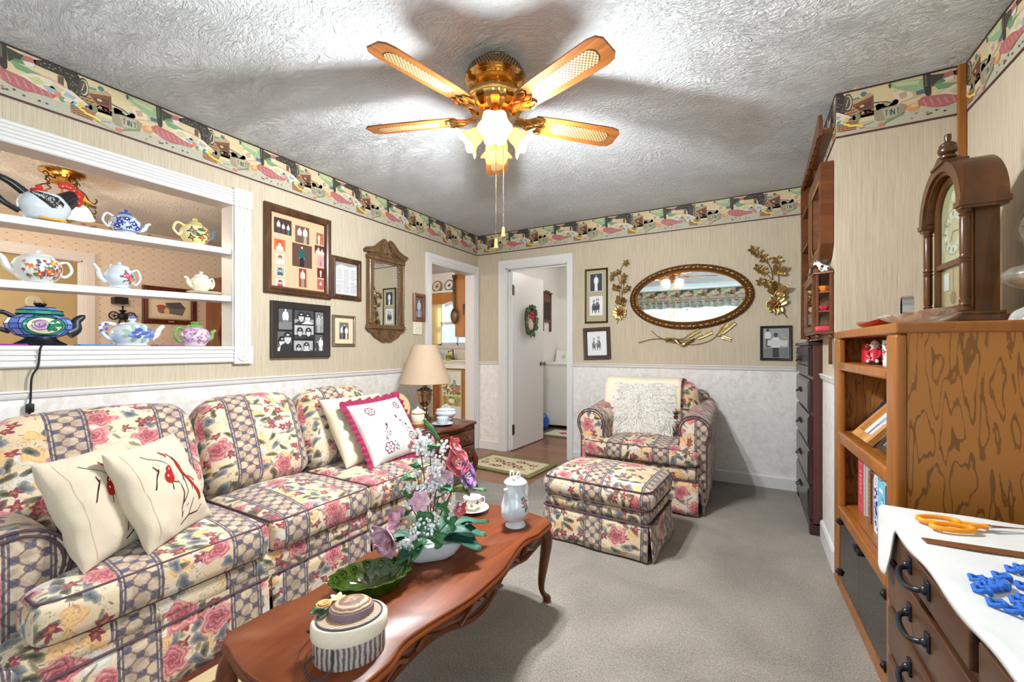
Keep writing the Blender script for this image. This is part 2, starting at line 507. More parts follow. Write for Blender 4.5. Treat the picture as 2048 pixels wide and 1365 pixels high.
def thinglass(name, rgb=(255, 255, 255), mix=.12):
 """thin clear pane: mostly see-through with a glossy film"""
 t = NT(name)
 a = t.node('BsdfTransparent'); a.inputs[0].default_value = K(*rgb)
 g = t.node('BsdfGlossy'); g.inputs['Roughness'].default_value = .03
 lw = t.node('LayerWeight'); lw.inputs[0].default_value = .25
 m = t.node('MixShader')
 t.t.links.new(t.math('ADD', t.math('MULTIPLY', lw.outputs[1], .5), mix*.4), m.inputs[0])
 t.t.links.new(a.outputs[0], m.inputs[1]); t.t.links.new(g.outputs[0], m.inputs[2])
 t.t.links.new(m.outputs[0], t.out.inputs[0])
 return t.mat
def emit(name, rgb, strength):
 t = NT(name); e = t.node('Emission'); t.set(e, Color=K(*rgb), Strength=strength)
 t.t.links.new(e.outputs[0], t.out.inputs[0]); return t.mat
def shadeglow(name, rgb, strength, trans=.5):
 """frosted lamp glass lit from inside"""
 t = NT(name)
 n = t.bsdf(K(*rgb), .35, 0, None, Emission_Color=K(*rgb), Emission_Strength=strength)
 tr = t.node('BsdfTranslucent'); tr.inputs[0].default_value = K(*rgb)
 m = t.node('MixShader'); m.inputs[0].default_value = trans
 t.t.links.new(n.outputs[0], m.inputs[1]); t.t.links.new(tr.outputs[0], m.inputs[2]); t.t.links.new(m.outputs[0], t.out.inputs[0])
 return t.mat
WALLPAPER = wallpaper(); WAINSCOT = wainscot(); CEIL = ceilingmat(); CARPET = carpetmat(); PLANKS = plankmat()
DIAMOND = diamondpaper(); CANE = canemat()
WHITE = plain('white_trim_paint', (222, 218, 215), .38, var=.015)
WHITE2 = plain('white_wall_paint', (236, 232, 228), .7, var=.02)
BEIGE = plain('beige_hall_paint', (228, 205, 160), .7, var=.02)
DKLINE = plain('dark_brown_border_line', (74, 48, 42), .7)
CHERRY = woodmat('cherry_tabletop', (98, 42, 12), (148, 74, 26), 'y', 9, .40, .35, 10, .08)
CHERRYD = woodmat('cherry_apron', (84, 38, 16), (126, 66, 32), 'y', 12, .3, .3, 8, .5)
MAHOG = woodmat('mahogany_stand', (84, 40, 24), (128, 68, 44), 'y', 10, .25, .3, 8, .5)
OAK = woodmat('oak_veneer', (124, 76, 30), (184, 124, 60), 'z', 8, .4, .6, 6, .25, bold=.0)
OAKSIDE = woodmat('oak_plywood_side', (172, 114, 52), (112, 72, 34), 'z', 24, .42, .5, 6, .2, bold=.8)
OAKTRIM = woodmat('oak_trim', (142, 84, 30), (176, 112, 46), 'z', 10, .35, .3, 9, .4)
DARKCHEST = woodmat('dark_stained_chest', (52, 32, 32), (84, 56, 54), 'z', 8, .3, .25, 9, .4)
CHESTSIDE = woodmat('dark_red_chest_side', (76, 42, 34), (104, 60, 48), 'z', 8, .3, .25, 9, .4)
WALNUT = woodmat('walnut_frame', (66, 40, 24), (112, 74, 46), 'y', 14, .35, .4, 8, .3)
CLOCKW = woodmat('clock_case_wood', (70, 40, 16), (116, 70, 30), 'z', 9, .32, .35, 8, .4)
CURIO = woodmat('curio_cabinet_wood', (90, 48, 22), (138, 80, 40), 'z', 12, .32, .3, 8, .4)
DESKW = woodmat('desk_wood', (72, 44, 26), (116, 76, 48), 'y', 9, .35, .4, 8, .3)
FANW = woodmat('fan_blade_oak', (120, 68, 24), (172, 104, 42), 'x', 12, .35, .5, 9, .3)
KITCHW = woodmat('kitchen_cabinet_wood', (182, 122, 62), (208, 152, 90), 'z', 8, .4, .3, 8, .2)
BRASS = plain('polished_brass', (214, 168, 96), .16, 1.0, var=.05)
BRASSD = plain('antique_brass', (172, 148, 112), .26, 1.0, var=.1)
GOLDL = plain('gilded_metal', (172, 146, 98), .3, 1.0, var=.12)
GOLDD = plain('aged_bronze_gilding', (116, 82, 46), .38, .85, var=.3, bump=.5, scale=90)
BRONZE = plain('dark_bronze', (66, 58, 50), .35, .9)
BLACKI = plain('black_cast_iron', (30, 29, 30), .5, .3)
CHROME = plain('polished_chrome', (210, 210, 212), .08, 1.0)
MIRROR = plain('silvered_mirror', (236, 238, 236), .015, 1.0, var=0)
PORC = plain('white_porcelain', (230, 230, 227), .1, 0, var=.01, Coat_Weight=.6)
PORCB = plain('cool_white_porcelain', (216, 223, 231), .1, 0, var=.01, Coat_Weight=.6)
CREAMP = plain('cream_porcelain', (246, 236, 210), .14, 0, var=.03, Coat_Weight=.5)
LINEN = plain('cream_linen', (202, 184, 160), .9, 0, var=.05, bump=.25, scale=240, Sheen_Weight=.2)
SATIN = plain('ivory_satin', (212, 196, 168), .55, 0, var=.04, Sheen_Weight=.4)
COTTON = plain('white_cotton', (198, 193, 189), .9, 0, var=.02, bump=.15, scale=200)
CLOTHW = plain('white_table_cloth', (212, 212, 211), .9, 0, var=.03, bump=.3, scale=300)
BURG = plain('burgundy_lace', (142, 26, 66), .8, 0, var=.25, scale=160)
CLEARG = thinglass('clear_glass', (250, 250, 246), .25)
PANE = thinglass('window_pane', (245, 250, 250), .1)
def pressedglass(name, rgb, dens=.75, gl=.62):
 t = NT(name); a = t.node('BsdfTransparent'); a.inputs[0].default_value = K(*rgb)
 g = t.node('BsdfGlossy'); g.inputs['Roughness'].default_value = .08
 d = t.node('BsdfDiffuse'); d.inputs[0].default_value = K(*rgb)
 m = t.node('MixShader'); m.inputs[0].default_value = gl; n = t.node('MixShader'); n.inputs[0].default_value = .30
 f = t.noise(t.coord(), 45, 2, .5); t.t.links.new(t.math('MULTIPLY', f, dens), n.inputs[0])
 L = t.t.links.new; L(d.outputs[0], m.inputs[1]); L(g.outputs[0], m.inputs[2]); L(a.outputs[0], n.inputs[1]); L(m.outputs[0], n.inputs[2]); L(n.outputs[0], t.out.inputs[0])
 return t.mat
GREENG = pressedglass('green_pressed_glass', (98, 134, 24), .62, .35)
PRESSED = pressedglass('pressed_clear_glass', (250, 248, 242), 1.2, .5)
SMOKED = thinglass('smoked_glass', (158, 138, 124), .35)
XL, YB, XR, XR2, YJ, YR, H = -2.759, 4.098, .375, .85, 2.70, -1.95, 2.44
XK, YK = -5.9, 5.8            # far walls of the dining room / kitchen
def wall(name, ax, d0, d1, a0, a1, holes=(), split=None, mats=(WALLPAPER, WAINSCOT), ztop=H, z0=0):
 """upright slab; ax='x': plane x=d, runs along y.  Below `split` the second material is used."""
 b = MB()
 ca = sorted(set([a0, a1] + [h for q in holes for h in q[:2] if a0 < h < a1]))
 cz = sorted(set([z0, ztop] + ([split] if split else []) + [h for q in holes for h in q[2:] if z0 < h < ztop]))
 for i in range(len(ca)-1):
  for j in range(len(cz)-1):
   m, n = (ca[i]+ca[i+1])/2, (cz[j]+cz[j+1])/2
   if any(q[0] < m < q[1] and q[2] < n < q[3] for q in holes): continue
   b.mi = 1 if split and n < split else 0
   if ax == 'x': b.box(d0, d1, ca[i], ca[i+1], cz[j], cz[j+1])
   else: b.box(ca[i], ca[i+1], d0, d1, cz[j], cz[j+1])
 return struct(name, b, list(mats), smooth=0)
PT = (-.60, 1.434, 1.156, 2.023)        # pass-through opening
KD = (3.275, 4.035, 0, 2.0)             # kitchen doorway
LD = (-2.38, -1.643, 0, 2.035)          # laundry doorway
wall('wall_left', 'x', XL-.12, XL, YR-.1, YB, (PT, KD), .945)
wall('wall_back', 'y', YB, YB+.1, XL, .95, (LD,), .98)
wall('wall_partition', 'x', XL-.12, -2.70, YB+.002, 6.4, mats=(WHITE2, WHITE2))
WIN_ADDED = (-1.65, .15, .55, 2.05)  # opening for an added window that lets side fill in
wall('wall_right', 'x', XR2, XR2+.1, YR-.1, YJ, (WIN_ADDED,))
NI = (3.165, 4.06)
b = MB()
b.mi = 0
b.box(XR, XR+.52, YJ, NI[0], .98, H); b.box(XR, XR+.52, NI[0], YB, 1.20, H); b.box(XR, XR+.52, NI[1], YB, .98, 1.20)
b.mi = 1
b.box(XR, XR+.52, YJ, NI[0], 0, .98); b.box(XR, XR+.52, NI[1], YB, 0, .98)
b.box(XR+.47, XR+.52, NI[0], NI[1], 0, 1.20)
struct('wall_closet', b, [WALLPAPER, WAINSCOT], smooth=0)
WIN = (-2.35, -.15, .85, 2.03)
wall('wall_rear', 'y', YR-.1, YR, XL-.12, XR2+.1, (WIN,), .95)
b = MB(); b.box(XK-.1, XR2+.1, YR-.1, 6.5, H, H+.06)
struct('ceiling', b, CEIL, smooth=0)
b = MB(); b.box(XL-.12, XR2+.1, YR-.1, 3.085, -.05, 0); b.box(-1.625, XR2+.1, 3.085, YB+.05, -.05, 0)
struct('floor', b, CARPET, smooth=0)
b = MB(); b.box(XK-.1, -1.625, 3.085, 6.5, -.05, -.002); b.box(XK-.1, XL-.12, YR-.1, 3.085, -.05, -.002); b.box(-1.625, 1.0, YB+.05, 6.5, -.05, -.002)
struct('floor_planks', b, PLANKS, smooth=0)
wall('wall_laundry_back', 'y', 6.3, 6.4, -2.7, .95, mats=(WHITE2, WHITE2))
wall('wall_laundry_right', 'x', -.55, -.45, YB+.1, 6.3, mats=(WHITE2, WHITE2))
DD = (.75, 1.63, 0, 2.03)
wall('wall_dining_far', 'x', XK-.1, XK, YR-.1, YK+.1, (DD,), mats=(DIAMOND, DIAMOND))
wall('wall_hall', 'x', -8.1, -8.0, -1.5, 4.5, mats=(BEIGE, BEIGE))
wall('wall_hall_side', 'y', 2.2, 2.3, -8.0, XK-.1, mats=(BEIGE, BEIGE))
wall('wall_dining_near', 'y', YR-.1, YR, XK, XL-.12, mats=(DIAMOND, DIAMOND))
KW = (-4.72, -3.95, 1.20, 1.96)
wall('wall_kitchen', 'y', YK, YK+.1, XK, XL-.12, (KW,), mats=(WHITE2, WHITE2))
b = MB(); b.box(-8.1, XK-.1, -1.5, 4.5, -.05, -.002); struct('floor_hall', b, PLANKS, smooth=0)
b = MB(); b.box(-8.1, XK-.1, -1.5, 4.5, H, H+.06); struct('ceiling_hall', b, CEIL, smooth=0)
TN = [0]
def trim(mb, mat=WHITE, **k):
 TN[0] += 1
 return struct('trim_%d' % TN[0], mb, mat, **k)
def fluted(L, w, d=.02, n=3):
 """moulded casing: x = length, y = width, z = projection"""
 pr = [(0, 0), (0, d*.75), (.006, d), (.014, d)]
 u0, u1 = .014, w-.014
 for i in range(n):
  a = u0 + (u1-u0)*(i+.18)/n; c = u0 + (u1-u0)*(i+.82)/n
  pr += [(a, d), (a+.004, d*.62), (c-.004, d*.62), (c, d)]
 pr += [(w-.014, d), (w-.006, d), (w, d*.75), (w, 0)]
 b = MB(); b.prism([(y, z) for y, z in pr], 0, L, 'yz')
 return b
def placed(mb, M):
 mb.v = [tuple(M @ Vector(v)) for v in mb.v]; return mb
T = Matrix.Translation
RZ90 = Matrix.Rotation(pi/2, 4, 'Z')
w = .096
trim(placed(fluted(PT[1]-PT[0], w, .022, 4), T((XL, PT[0], 2.018)) @ MLEFT), smooth=0)
trim(placed(fluted(PT[1]-PT[0], w, .022, 3), T((XL, PT[0], 1.062)) @ MLEFT), smooth=0)
trim(placed(fluted(2.018-1.158, w, .022, 3), T((XL, PT[1]+w+.002, 1.158)) @ MLEFT @ RZ90), smooth=0)
def bullseye(y, z, s=.108):
 b = MB(); b.box(-s/2, s/2, -s/2, s/2, 0, .027)
 b.lathe([(.040, .027), (.040, .031), (.036, .033), (.030, .029), (.026, .029), (.022, .033), (.016, .030), (.010, .034), (0, .035)], 28)
 trim(placed(b, T((XL, y, z)) @ MLEFT), smooth=30)
bullseye(PT[1]+.048, 2.071); bullseye(PT[1]+.050, 1.106)
b = MB()
b.box(XL-.122, XL+.001, PT[1]-.004, PT[1]+.004, PT[2], PT[3]); b.box(XL-.122, XL+.001, PT[0], PT[1], PT[3]-.004, PT[3]+.004)
b.box(XL-.13, XL+.004, PT[0], PT[1], PT[2]-.008, PT[2]+.002)
trim(b, smooth=0)
def door_casing(ax, a0, a1, zt, cw, face, out, left=True, right=True, cwr=None):
 """three-sided flat moulded casing around an opening"""
 b = MB(); cwr = cwr or cw
 def bx(p0, p1, z0, z1, d):
  f0, f1 = sorted((face, face + out*d))
  if ax == 'x': b.box(f0, f1, p0, p1, z0, z1)
  else: b.box(p0, p1, f0, f1, z0, z1)
 for i, (d, e) in enumerate(((.014, 0), (.020, .018), (.026, .040))):
  o = .0012*i
  if left: bx(a0-cw+o, a0-e*.9, 0, zt+e*.9-.0001, d)
  if right: bx(a1+e*.6, a1+cwr-o, 0, zt+e*.9-.0001, d)
  bx(a0-cw+o, a1+cwr-o, zt+e*.9, zt+cw-o, d)
 return b
trim(door_casing('x', KD[0], KD[1], KD[3], .082, XL, 1, cwr=.060), smooth=0)
trim(door_casing('y', LD[0], LD[1], LD[3], .085, YB, -1, cwr=.06), smooth=0)
b = MB()
b.box(XL-.121, XL+.002, KD[0]-.004, KD[0]+.012, 0, KD[3]); b.box(XL-.121, XL+.002, KD[1]-.012, KD[1]+.004, 0, KD[3]); b.box(XL-.121, XL+.002, KD[0], KD[1], KD[3]-.012, KD[3]+.004)
trim(b, smooth=0)
b = MB()
b.box(LD[0]-.004, LD[0]+.012, YB-.002, YB+.102, 0, LD[3]); b.box(LD[1]-.012, LD[1]+.004, YB-.002, YB+.102, 0, LD[3]); b.box(LD[0], LD[1], YB-.002, YB+.102, LD[3]-.012, LD[3]+.004)
b.box(LD[0]+.012, LD[0]+.03, YB+.05, YB+.062, 0, LD[3]-.012); b.box(LD[0], LD[1], YB+.05, YB+.062, LD[3]-.03, LD[3]-.012)
trim(b, smooth=0)
def rail(ax, a0, a1, zt, face, out, h=.034):
 b = MB()
 pr = [(0, zt), (.016, zt), (.020, zt-.006), (.014, zt-.012), (.012, zt-h+.01), (.008, zt-h), (0, zt-h)]
 pr = [(face + out*p, z) for p, z in pr]
 b.prism(pr, a0, a1, 'xz' if ax == 'x' else 'yz')
 return b
trim(rail('x', YR, KD[0]-.082, .962, XL, 1), smooth=0)
trim(rail('y', XL, LD[0]-.085, .997, YB, -1), smooth=0)
trim(rail('y', LD[1]+.06, XR, .997, YB, -1), smooth=0)
trim(rail('x', YJ, NI[0], .995, XR, -1), smooth=0)
def base(name, ax, a0, a1, face, out, h=.10, d=.014):
 b = MB(); pr = [(face, 0), (face+out*d, 0), (face+out*d, h-.012), (face+out*d*.5, h), (face, h)]
 b.prism(pr, a0, a1, 'xz' if ax == 'x' else 'yz')
 return struct(name, b, WHITE, smooth=0)
base('baseboard_left', 'x', YR, KD[0]-.082, XL, 1)
base('baseboard_back_left', 'y', XL, LD[0]-.085, YB, -1)
base('baseboard_back', 'y', LD[1]+.06, XR, YB, -1)
base('baseboard_right', 'x', YJ, NI[0]-.005, XR, -1, .11)
base('baseboard_jog', 'y', XR, XR2, YJ, -1)
b = MB(); b.box(XR2-.030, XR2-.001, YJ-.018, YJ, 0, H-.002); trim(b, OAKTRIM, smooth=0, bevel=.004)
def clipx(P, x0, x1):
 for lim, sg in ((x0, 1), (x1, -1)):
  out = []
  for i in range(len(P)):
   a, c = P[i], P[(i+1) % len(P)]
   ia, ic = (a[0]-lim)*sg >= 0, (c[0]-lim)*sg >= 0
   if ia: out.append(a)
   if ia != ic:
    t = (lim-a[0])/(c[0]-a[0]); out.append((lim, a[1]+(c[1]-a[1])*t))
  P = out
  if len(P) < 3: return []
 return P
def ell(x, y, rx, ry, n=12, a0=0):
 return [(x+rx*cos(2*pi*i/n+a0), y+ry*sin(2*pi*i/n+a0)) for i in range(n)]
def strokepoly(pts, w):
 L = []; R = []
 for i, p in enumerate(pts):
  q0 = pts[max(i-1, 0)]; q1 = pts[min(i+1, len(pts)-1)]
  dx, dy = q1[0]-q0[0], (q1[1]-q0[1])
  l = sqrt(dx*dx+dy*dy) or 1
  nx, ny = -dy/l*w/2, dx/l*w/2
  L.append((p[0]+nx, p[1]+ny)); R.append((p[0]-nx, p[1]-ny))
 return [[L[i], L[i+1], R[i+1], R[i]] for i in range(len(L)-1)]
def motif():
 """one repeat: list of (colour, polygon) in metres; 0.547 wide, 0.224 high"""
 W, Hh = .547, .224
 rnd = random.Random(3)
 out = []
 def mut(c): return K(*[c[i]*.72 + (168, 150, 120)[i]*.24 for i in range(3)])
 def P(c, pts, lay): out.append((mut(c), [(x*W, y*Hh) for x, y in pts], lay))
 def E(c, x, y, rx, ry, lay, n=12): P(c, ell(x, y, rx, ry, n), lay)
 def S(c, pts, w, lay):
  for q in strokepoly([(x*W, y*Hh) for x, y in pts], w): out.append((mut(c), q, lay))
 P((120, 82, 56), [(1.04, .50), (1.30, .44), (1.30, .34), (1.02, .36)], 1)
 P((168, 128, 84), [(1.04, .54), (1.28, .48), (1.28, .455), (1.04, .505)], 2)
 for k in range(6): S((70, 44, 34), [(1.07+k*.035, .47), (1.085+k*.035, .40)], .006, 2)
 P((112, 62, 46), [(.10, .66), (.27, .78), (.275, .36), (.12, .33)], 1)
 P((78, 40, 34), [(.13, .60), (.255, .69), (.255, .56), (.13, .49)], 2); P((78, 40, 34), [(.13, .46), (.255, .53), (.255, .42), (.13, .37)], 2)
 P((196, 160, 118), [(.08, .70), (.25, .84), (.28, .79), (.11, .66)], 2)
 E((214, 188, 140), .19, .60, .018, .03, 3); E((190, 150, 110), .19, .45, .018, .03, 3)
 E((60, 118, 128), .20, .86, .022, .055, 3); S((90, 150, 130), [(.12, .78), (.17, .80)], .012, 3); E((206, 140, 150), .235, .83, .016, .03, 3)
 P((236, 216, 200), [(.02, .94), (.10, .95), (.09, .74), (.04, .74)], 2); P((206, 136, 126), [(.025, .89), (.09, .90), (.085, .80), (.035, .80)], 3)
 P((170, 122, 84), [(.0, .66), (.09, .74), (.19, .46), (.15, .38), (.0, .46)], 3)
 for k in range(5): S((122, 80, 54), [(.01, .64-k*.05), (.10+k*.018, .68-k*.06)], .005, 4)
 for k in range(4): S((206, 164, 120), [(.02+k*.03, .66), (.05+k*.035, .44)], .004, 4)
 for (x, c) in ((.03, (70, 110, 130)), (.075, (40, 120, 124)), (.115, (60, 84, 110)), (.15, (104, 140, 100))): E(c, x, .37, .03, .08, 5)
 S((196, 70, 74), [(.05, .41), (.10, .37)], .014, 6)
 P((186, 124, 86), [(.0, .33), (.05, .36), (.17, .31), (.145, .10), (.02, .11)], 7)
 for k in range(5): S((126, 74, 52), [(.005, .31-k*.042), (.165-k*.006, .28-k*.04)], .0045, 8)
 for k in range(5): S((222, 168, 124), [(.02+k*.03, .32), (.03+k*.027, .12)], .004, 8)
 S((60, 60, 74), [(.27, .62), (.36, .58), (.44, .46)], .006, 3)
 for k in range(16):
  c = rnd.choice([(226, 222, 210), (70, 120, 130), (200, 120, 116), (60, 74, 100), (150, 170, 140), (236, 200, 150)])
  E(c, .29+rnd.random()*.17, .45+rnd.random()*.10, .016+rnd.random()*.014, .03+rnd.random()*.03, 4, 7)
 P((156, 144, 124), [(.272, .42), (.34, .46), (.46, .47), (.495, .43), (.475, .22), (.40, .17), (.30, .19), (.28, .24)], 5)
 P((190, 176, 150), [(.33, .43), (.45, .45), (.45, .24), (.35, .20)], 6)
 tc = (34, 92, 92); bl = (.345, .28)
 def letter(i, segs):
  ox = .350+i*.028
  for a, c in segs: S(tc, [(ox+a[0]*.020, .27+a[1]*.12), (ox+c[0]*.020, .27+c[1]*.12)], .0042, 7)
 letter(0, [((0, 1), (1, 1)), ((.5, 1), (.5, 0))]); letter(1, [((.4, 1), (.4, 0))])
 letter(1.6, [((0, 0), (0, 1)), ((0, 1), (1, 0)), ((1, 0), (1, 1))]); letter(2.8, [((0, 1), (1, 1)), ((.5, 1), (.5, 0))])
 P((214, 176, 140), [(.41, .78), (.56, .83), (.60, .56), (.46, .48)], 3); P((240, 222, 194), [(.40, .74), (.51, .82), (.54, .56), (.44, .50)], 4)
 P((206, 160, 140), [(.44, .68), (.49, .72), (.50, .60), (.46, .56)], 5)
 P((84, 130, 96), [(.50, .88), (.74, .92), (.80, .76), (.66, .70)], 4)
 P((150, 188, 138), [(.375, .93), (.40, .98), (.48, .93), (.60, .90), (.615, .72), (.575, .66), (.50, .70), (.42, .82)], 6)
 P((196, 216, 170), [(.40, .95), (.58, .88), (.57, .80), (.43, .86)], 7); P((54, 60, 56), [(.372, .93), (.385, .97), (.395, .90), (.382, .84)], 7)
 P((104, 158, 112), [(.66, .74), (.84, .66), (.82, .58), (.70, .60)], 5); P((58, 96, 134), [(.555, .66), (.62, .68), (.64, .58), (.56, .58)], 5)
 P((34, 32, 32), [(.600, 1.02), (.612, 1.08), (.640, 1.06), (.648, .98), (.654, .56), (.640, .48), (.618, .54), (.606, .72)], 8)
 P((44, 44, 42), [(.648, .94), (.70, .92), (.735, .90), (.72, .80), (.69, .78), (.66, .68)], 8)
 P((88, 86, 78), [(.612, .96), (.625, .96), (.628, .70), (.616, .72)], 9)
 P((188, 92, 104), [(.735, .91), (.775, .93), (.805, .91), (.80, .83), (.74, .82)], 8); P((236, 230, 224), [(.73, .80), (.80, .84), (.79, .74), (.75, .72)], 8)
 P((32, 31, 32), [(.79, .90), (.86, .99), (.97, 1.01), (1.045, .98), (1.065, .90), (1.06, .42), (.995, .44), (.985, .70), (.965, .80), (.80, .82)], 8)
 for k in range(14): E((150, 146, 130), .83+rnd.random()*.20, .86+rnd.random()*.10, .006, .012, 9, 6)
 for k in range(10): E((128, 124, 112), 1.0+rnd.random()*.05, .48+rnd.random()*.36, .005, .014, 9, 6)
 P((96, 64, 50), [(.93, .79), (.965, .79), (.965, .50), (.93, .52)], 7)
 E((44, 42, 42), 1.085, .74, .036, .20, 9, 18); E((208, 196, 166), 1.088, .74, .029, .165, 10, 18); E((60, 56, 54), 1.082, .74, .024, .14, 11, 18)
 S((190, 180, 160), [(1.075, .66), (1.09, .82)], .004, 12)
 S((90, 66, 44), [(.88, 1.05), (.92, 1.05)], .006, 3); S((90, 66, 44), [(.90, 1.05), (.90, .98)], .004, 3)
 P((240, 226, 206), [(.70, .48), (.78, .62), (.88, .66), (1.02, .56), (1.12, .40), (1.06, .33), (.90, .34), (.78, .38)], 10)
 for q in (((.76, .52), (.82, .60), (.86, .50), (.80, .44)), ((.90, .58), (.97, .54), (.95, .46), (.88, .48))): P((206, 206, 150), q, 11)
 for q in (((.84, .46), (.90, .52), (.94, .42), (.88, .38)), ((.98, .52), (1.04, .46), (1.02, .40), (.96, .42))): P((156, 178, 196), q, 11)
 P((224, 160, 150), [(.79, .63), (.88, .67), (.98, .60), (.97, .57), (.88, .63)], 11)
 P((182, 92, 100), [(.565, .44), (.60, .52), (.66, .50), (.74, .48), (.82, .40), (.93, .36), (.90, .28), (.80, .26), (.74, .22), (.68, .24), (.62, .30), (.585, .34)], 12)
 for k in range(7): S((206, 132, 136), [(.60+k*.045, .46-k*.012), (.625+k*.045, .30-k*.006)], .006, 13)
 for (x, y, c) in ((.93, .40, (222, 120, 120)), (.96, .33, (86, 150, 112)), (1.0, .36, (230, 222, 200)), (1.03, .32, (80, 160, 170)), (1.075, .36, (226, 206, 110))): E(c, x, y, .022, .055, 13); 
 for (x, y) in ((.96, .33), (1.03, .32)): E((240, 236, 220), x+.012, y, .010, .03, 14, 8)
 for q in strokepoly([(x*W, y*Hh) for x, y in ((1.05, .30), (1.10, .22), (1.16, .19), (1.20, .15))], .011): out.append((K(224, 196, 92), q, 13))
 S((200, 150, 110), [(1.16, .16), (1.24, .08), (1.30, .05)], .004, 12)
 E((226, 150, 96), .535, .34, .045, .085, 8); E((240, 188, 140), .545, .37, .025, .04, 9)
 S((96, 140, 90), [(.48, .28), (.40, .18), (.35, .13)], .008, 9); E((206, 120, 104), .325, .10, .026, .05, 9)
 for k in range(9): E(rnd.choice([(70, 90, 96), (90, 50, 60), (60, 60, 70), (186, 120, 110)]), .52+rnd.random()*.36, .10+rnd.random()*.12, .010, .02, 9, 7)
 S((110, 110, 108), [(.20, .16), (.27, .20)], .003, 9); E((120, 120, 116), .185, .13, .014, .03, 9); E((190, 180, 160), .185, .13, .008, .018, 10)
 return out
MOTIF = motif()
def border(M, L, phase):
 b = MB(); hh = .224; P = .547
 b.poly([(0, 0), (L, 0), (L, hh), (0, hh)], K(208, 188, 148), .0012)
 b.poly([(0, .004), (L, .004), (L, .30*hh), (0, .24*hh)], K(180, 174, 154), .0015)
 k = int(-phase//P)-2
 while phase + k*P < L:
  o = phase + k*P
  for (c, pts, lay) in MOTIF:
   q = clipx([(x+o, min(y, hh*1.0)) for x, y in pts], 0, L)
   if q: b.poly(q, c, .0018+lay*.00018)
  k += 1
 b.poly([(0, -.003), (L, -.003), (L, .006), (0, .006)], K(84, 48, 48), .0046)
 b.poly([(0, hh-.008), (L, hh-.008), (L, hh), (0, hh)], K(66, 44, 40), .0046)
 trim(placed(b, M), ART, smooth=0)
ZB = 2.216
border(T((XL, YR, ZB)) @ MLEFT, YB-YR, .171-YR)
border(T((XL, YB, ZB)) @ MBACK, XR-XL, .08)
border(T((XR, YB, ZB)) @ MRIGHT, YB-YJ, .2)
border(T((XR, YJ, ZB)) @ MBACK, XR2-.03-XR, 0)
border(T((XR2, YJ-.018, ZB)) @ MRIGHT, YJ-YR, -.02)
border(T((XR2, YR, ZB)) @ Matrix(((-1, 0, 0, 0), (0, 0, 1, 0), (0, 1, 0, 0), (0, 0, 0, 1))), XR2-XL, 0)
b = MB(); b.poly([(0, 0), (YK-YR, 0), (YK-YR, .11), (0, .11)], K(206, 184, 160), .0012)
rr = random.Random(5)
for i in range(260): b.disc(rr.random()*(YK-YR), .02+rr.random()*.08, .012+rr.random()*.014, .008, K(*rr.choice([(120, 96, 84), (150, 130, 110), (160, 110, 100), (110, 116, 100)])), .0016+.000002*i, 7)
trim(placed(b, T((XK, YR, H-.12)) @ MLEFT), ART, smooth=0)
def person_art(b, cx, y0, hgt, cols, z, w=1.0, half=False):
 """tiny printed figure: cols = skin, hair, top, bottom"""
 sk, ha, tp, bt = cols
 if half:
  hr = hgt*.24; ty = y0 + hgt*.50
  b.poly([(cx-hgt*.40*w, y0), (cx+hgt*.40*w, y0), (cx+hgt*.34*w, y0+hgt*.36), (cx+hgt*.12*w, ty), (cx-hgt*.12*w, ty), (cx-hgt*.34*w, y0+hgt*.36)], tp, z)
  b.poly([(cx-hgt*.07, ty-.06*hgt), (cx+hgt*.07, ty-.06*hgt), (cx+hgt*.06, ty+.1*hgt), (cx-hgt*.06, ty+.1*hgt)], sk, z+.0001)
  b.disc(cx, y0+hgt*.74, hr*.95, hr*1.12, ha, z+.0001)
  b.disc(cx, y0+hgt*.68, hr*.68, hr*.88, sk, z+.0002)
  dk_ = tuple(c*.25 for c in sk[:3])+(1,)
  for s in (-1, 1): b.disc(cx+s*hr*.28, y0+hgt*.71, hr*.11, hr*.07, dk_, z+.0003, 6)
  b.disc(cx, y0+hgt*.565, hr*.22, hr*.06, dk_, z+.0003, 6); b.disc(cx, y0+hgt*.64, hr*.07, hr*.16, tuple(c*.7 for c in sk[:3])+(1,), z+.0003, 6)
  b.poly([(cx-hr*.66, y0+hgt*.74), (cx+hr*.66, y0+hgt*.74), (cx+hr*.5, y0+hgt*.88), (cx, y0+hgt*.80), (cx-hr*.5, y0+hgt*.88)], ha, z+.00035)
  return
 b.poly([(cx-.10*hgt*w, y0), (cx+.10*hgt*w, y0), (cx+.085*hgt*w, y0+.5*hgt), (cx-.085*hgt*w, y0+.5*hgt)], bt, z)
 b.poly([(cx-.085*hgt*w, y0+.46*hgt), (cx+.085*hgt*w, y0+.46*hgt), (cx+.13*hgt*w, y0+.78*hgt), (cx+.04*hgt, y0+.84*hgt), (cx-.04*hgt, y0+.84*hgt), (cx-.13*hgt*w, y0+.78*hgt)], tp, z+.0001)
 for s in (-1, 1):
  b.poly([(cx+s*.12*hgt*w, y0+.78*hgt), (cx+s*.155*hgt*w, y0+.60*hgt), (cx+s*.12*hgt*w, y0+.44*hgt), (cx+s*.09*hgt*w, y0+.46*hgt), (cx+s*.115*hgt*w, y0+.60*hgt), (cx+s*.08*hgt*w, y0+.76*hgt)], tp, z+.00012)
  b.disc(cx+s*.105*hgt*w, y0+.44*hgt, .018*hgt, .022*hgt, sk, z+.0002, 8)
 b.disc(cx, y0+.925*hgt, .066*hgt, .078*hgt, ha, z+.0001, 12); b.disc(cx, y0+.90*hgt, .048*hgt, .062*hgt, sk, z+.0002, 12)
def G(v): return K(v, v, v)
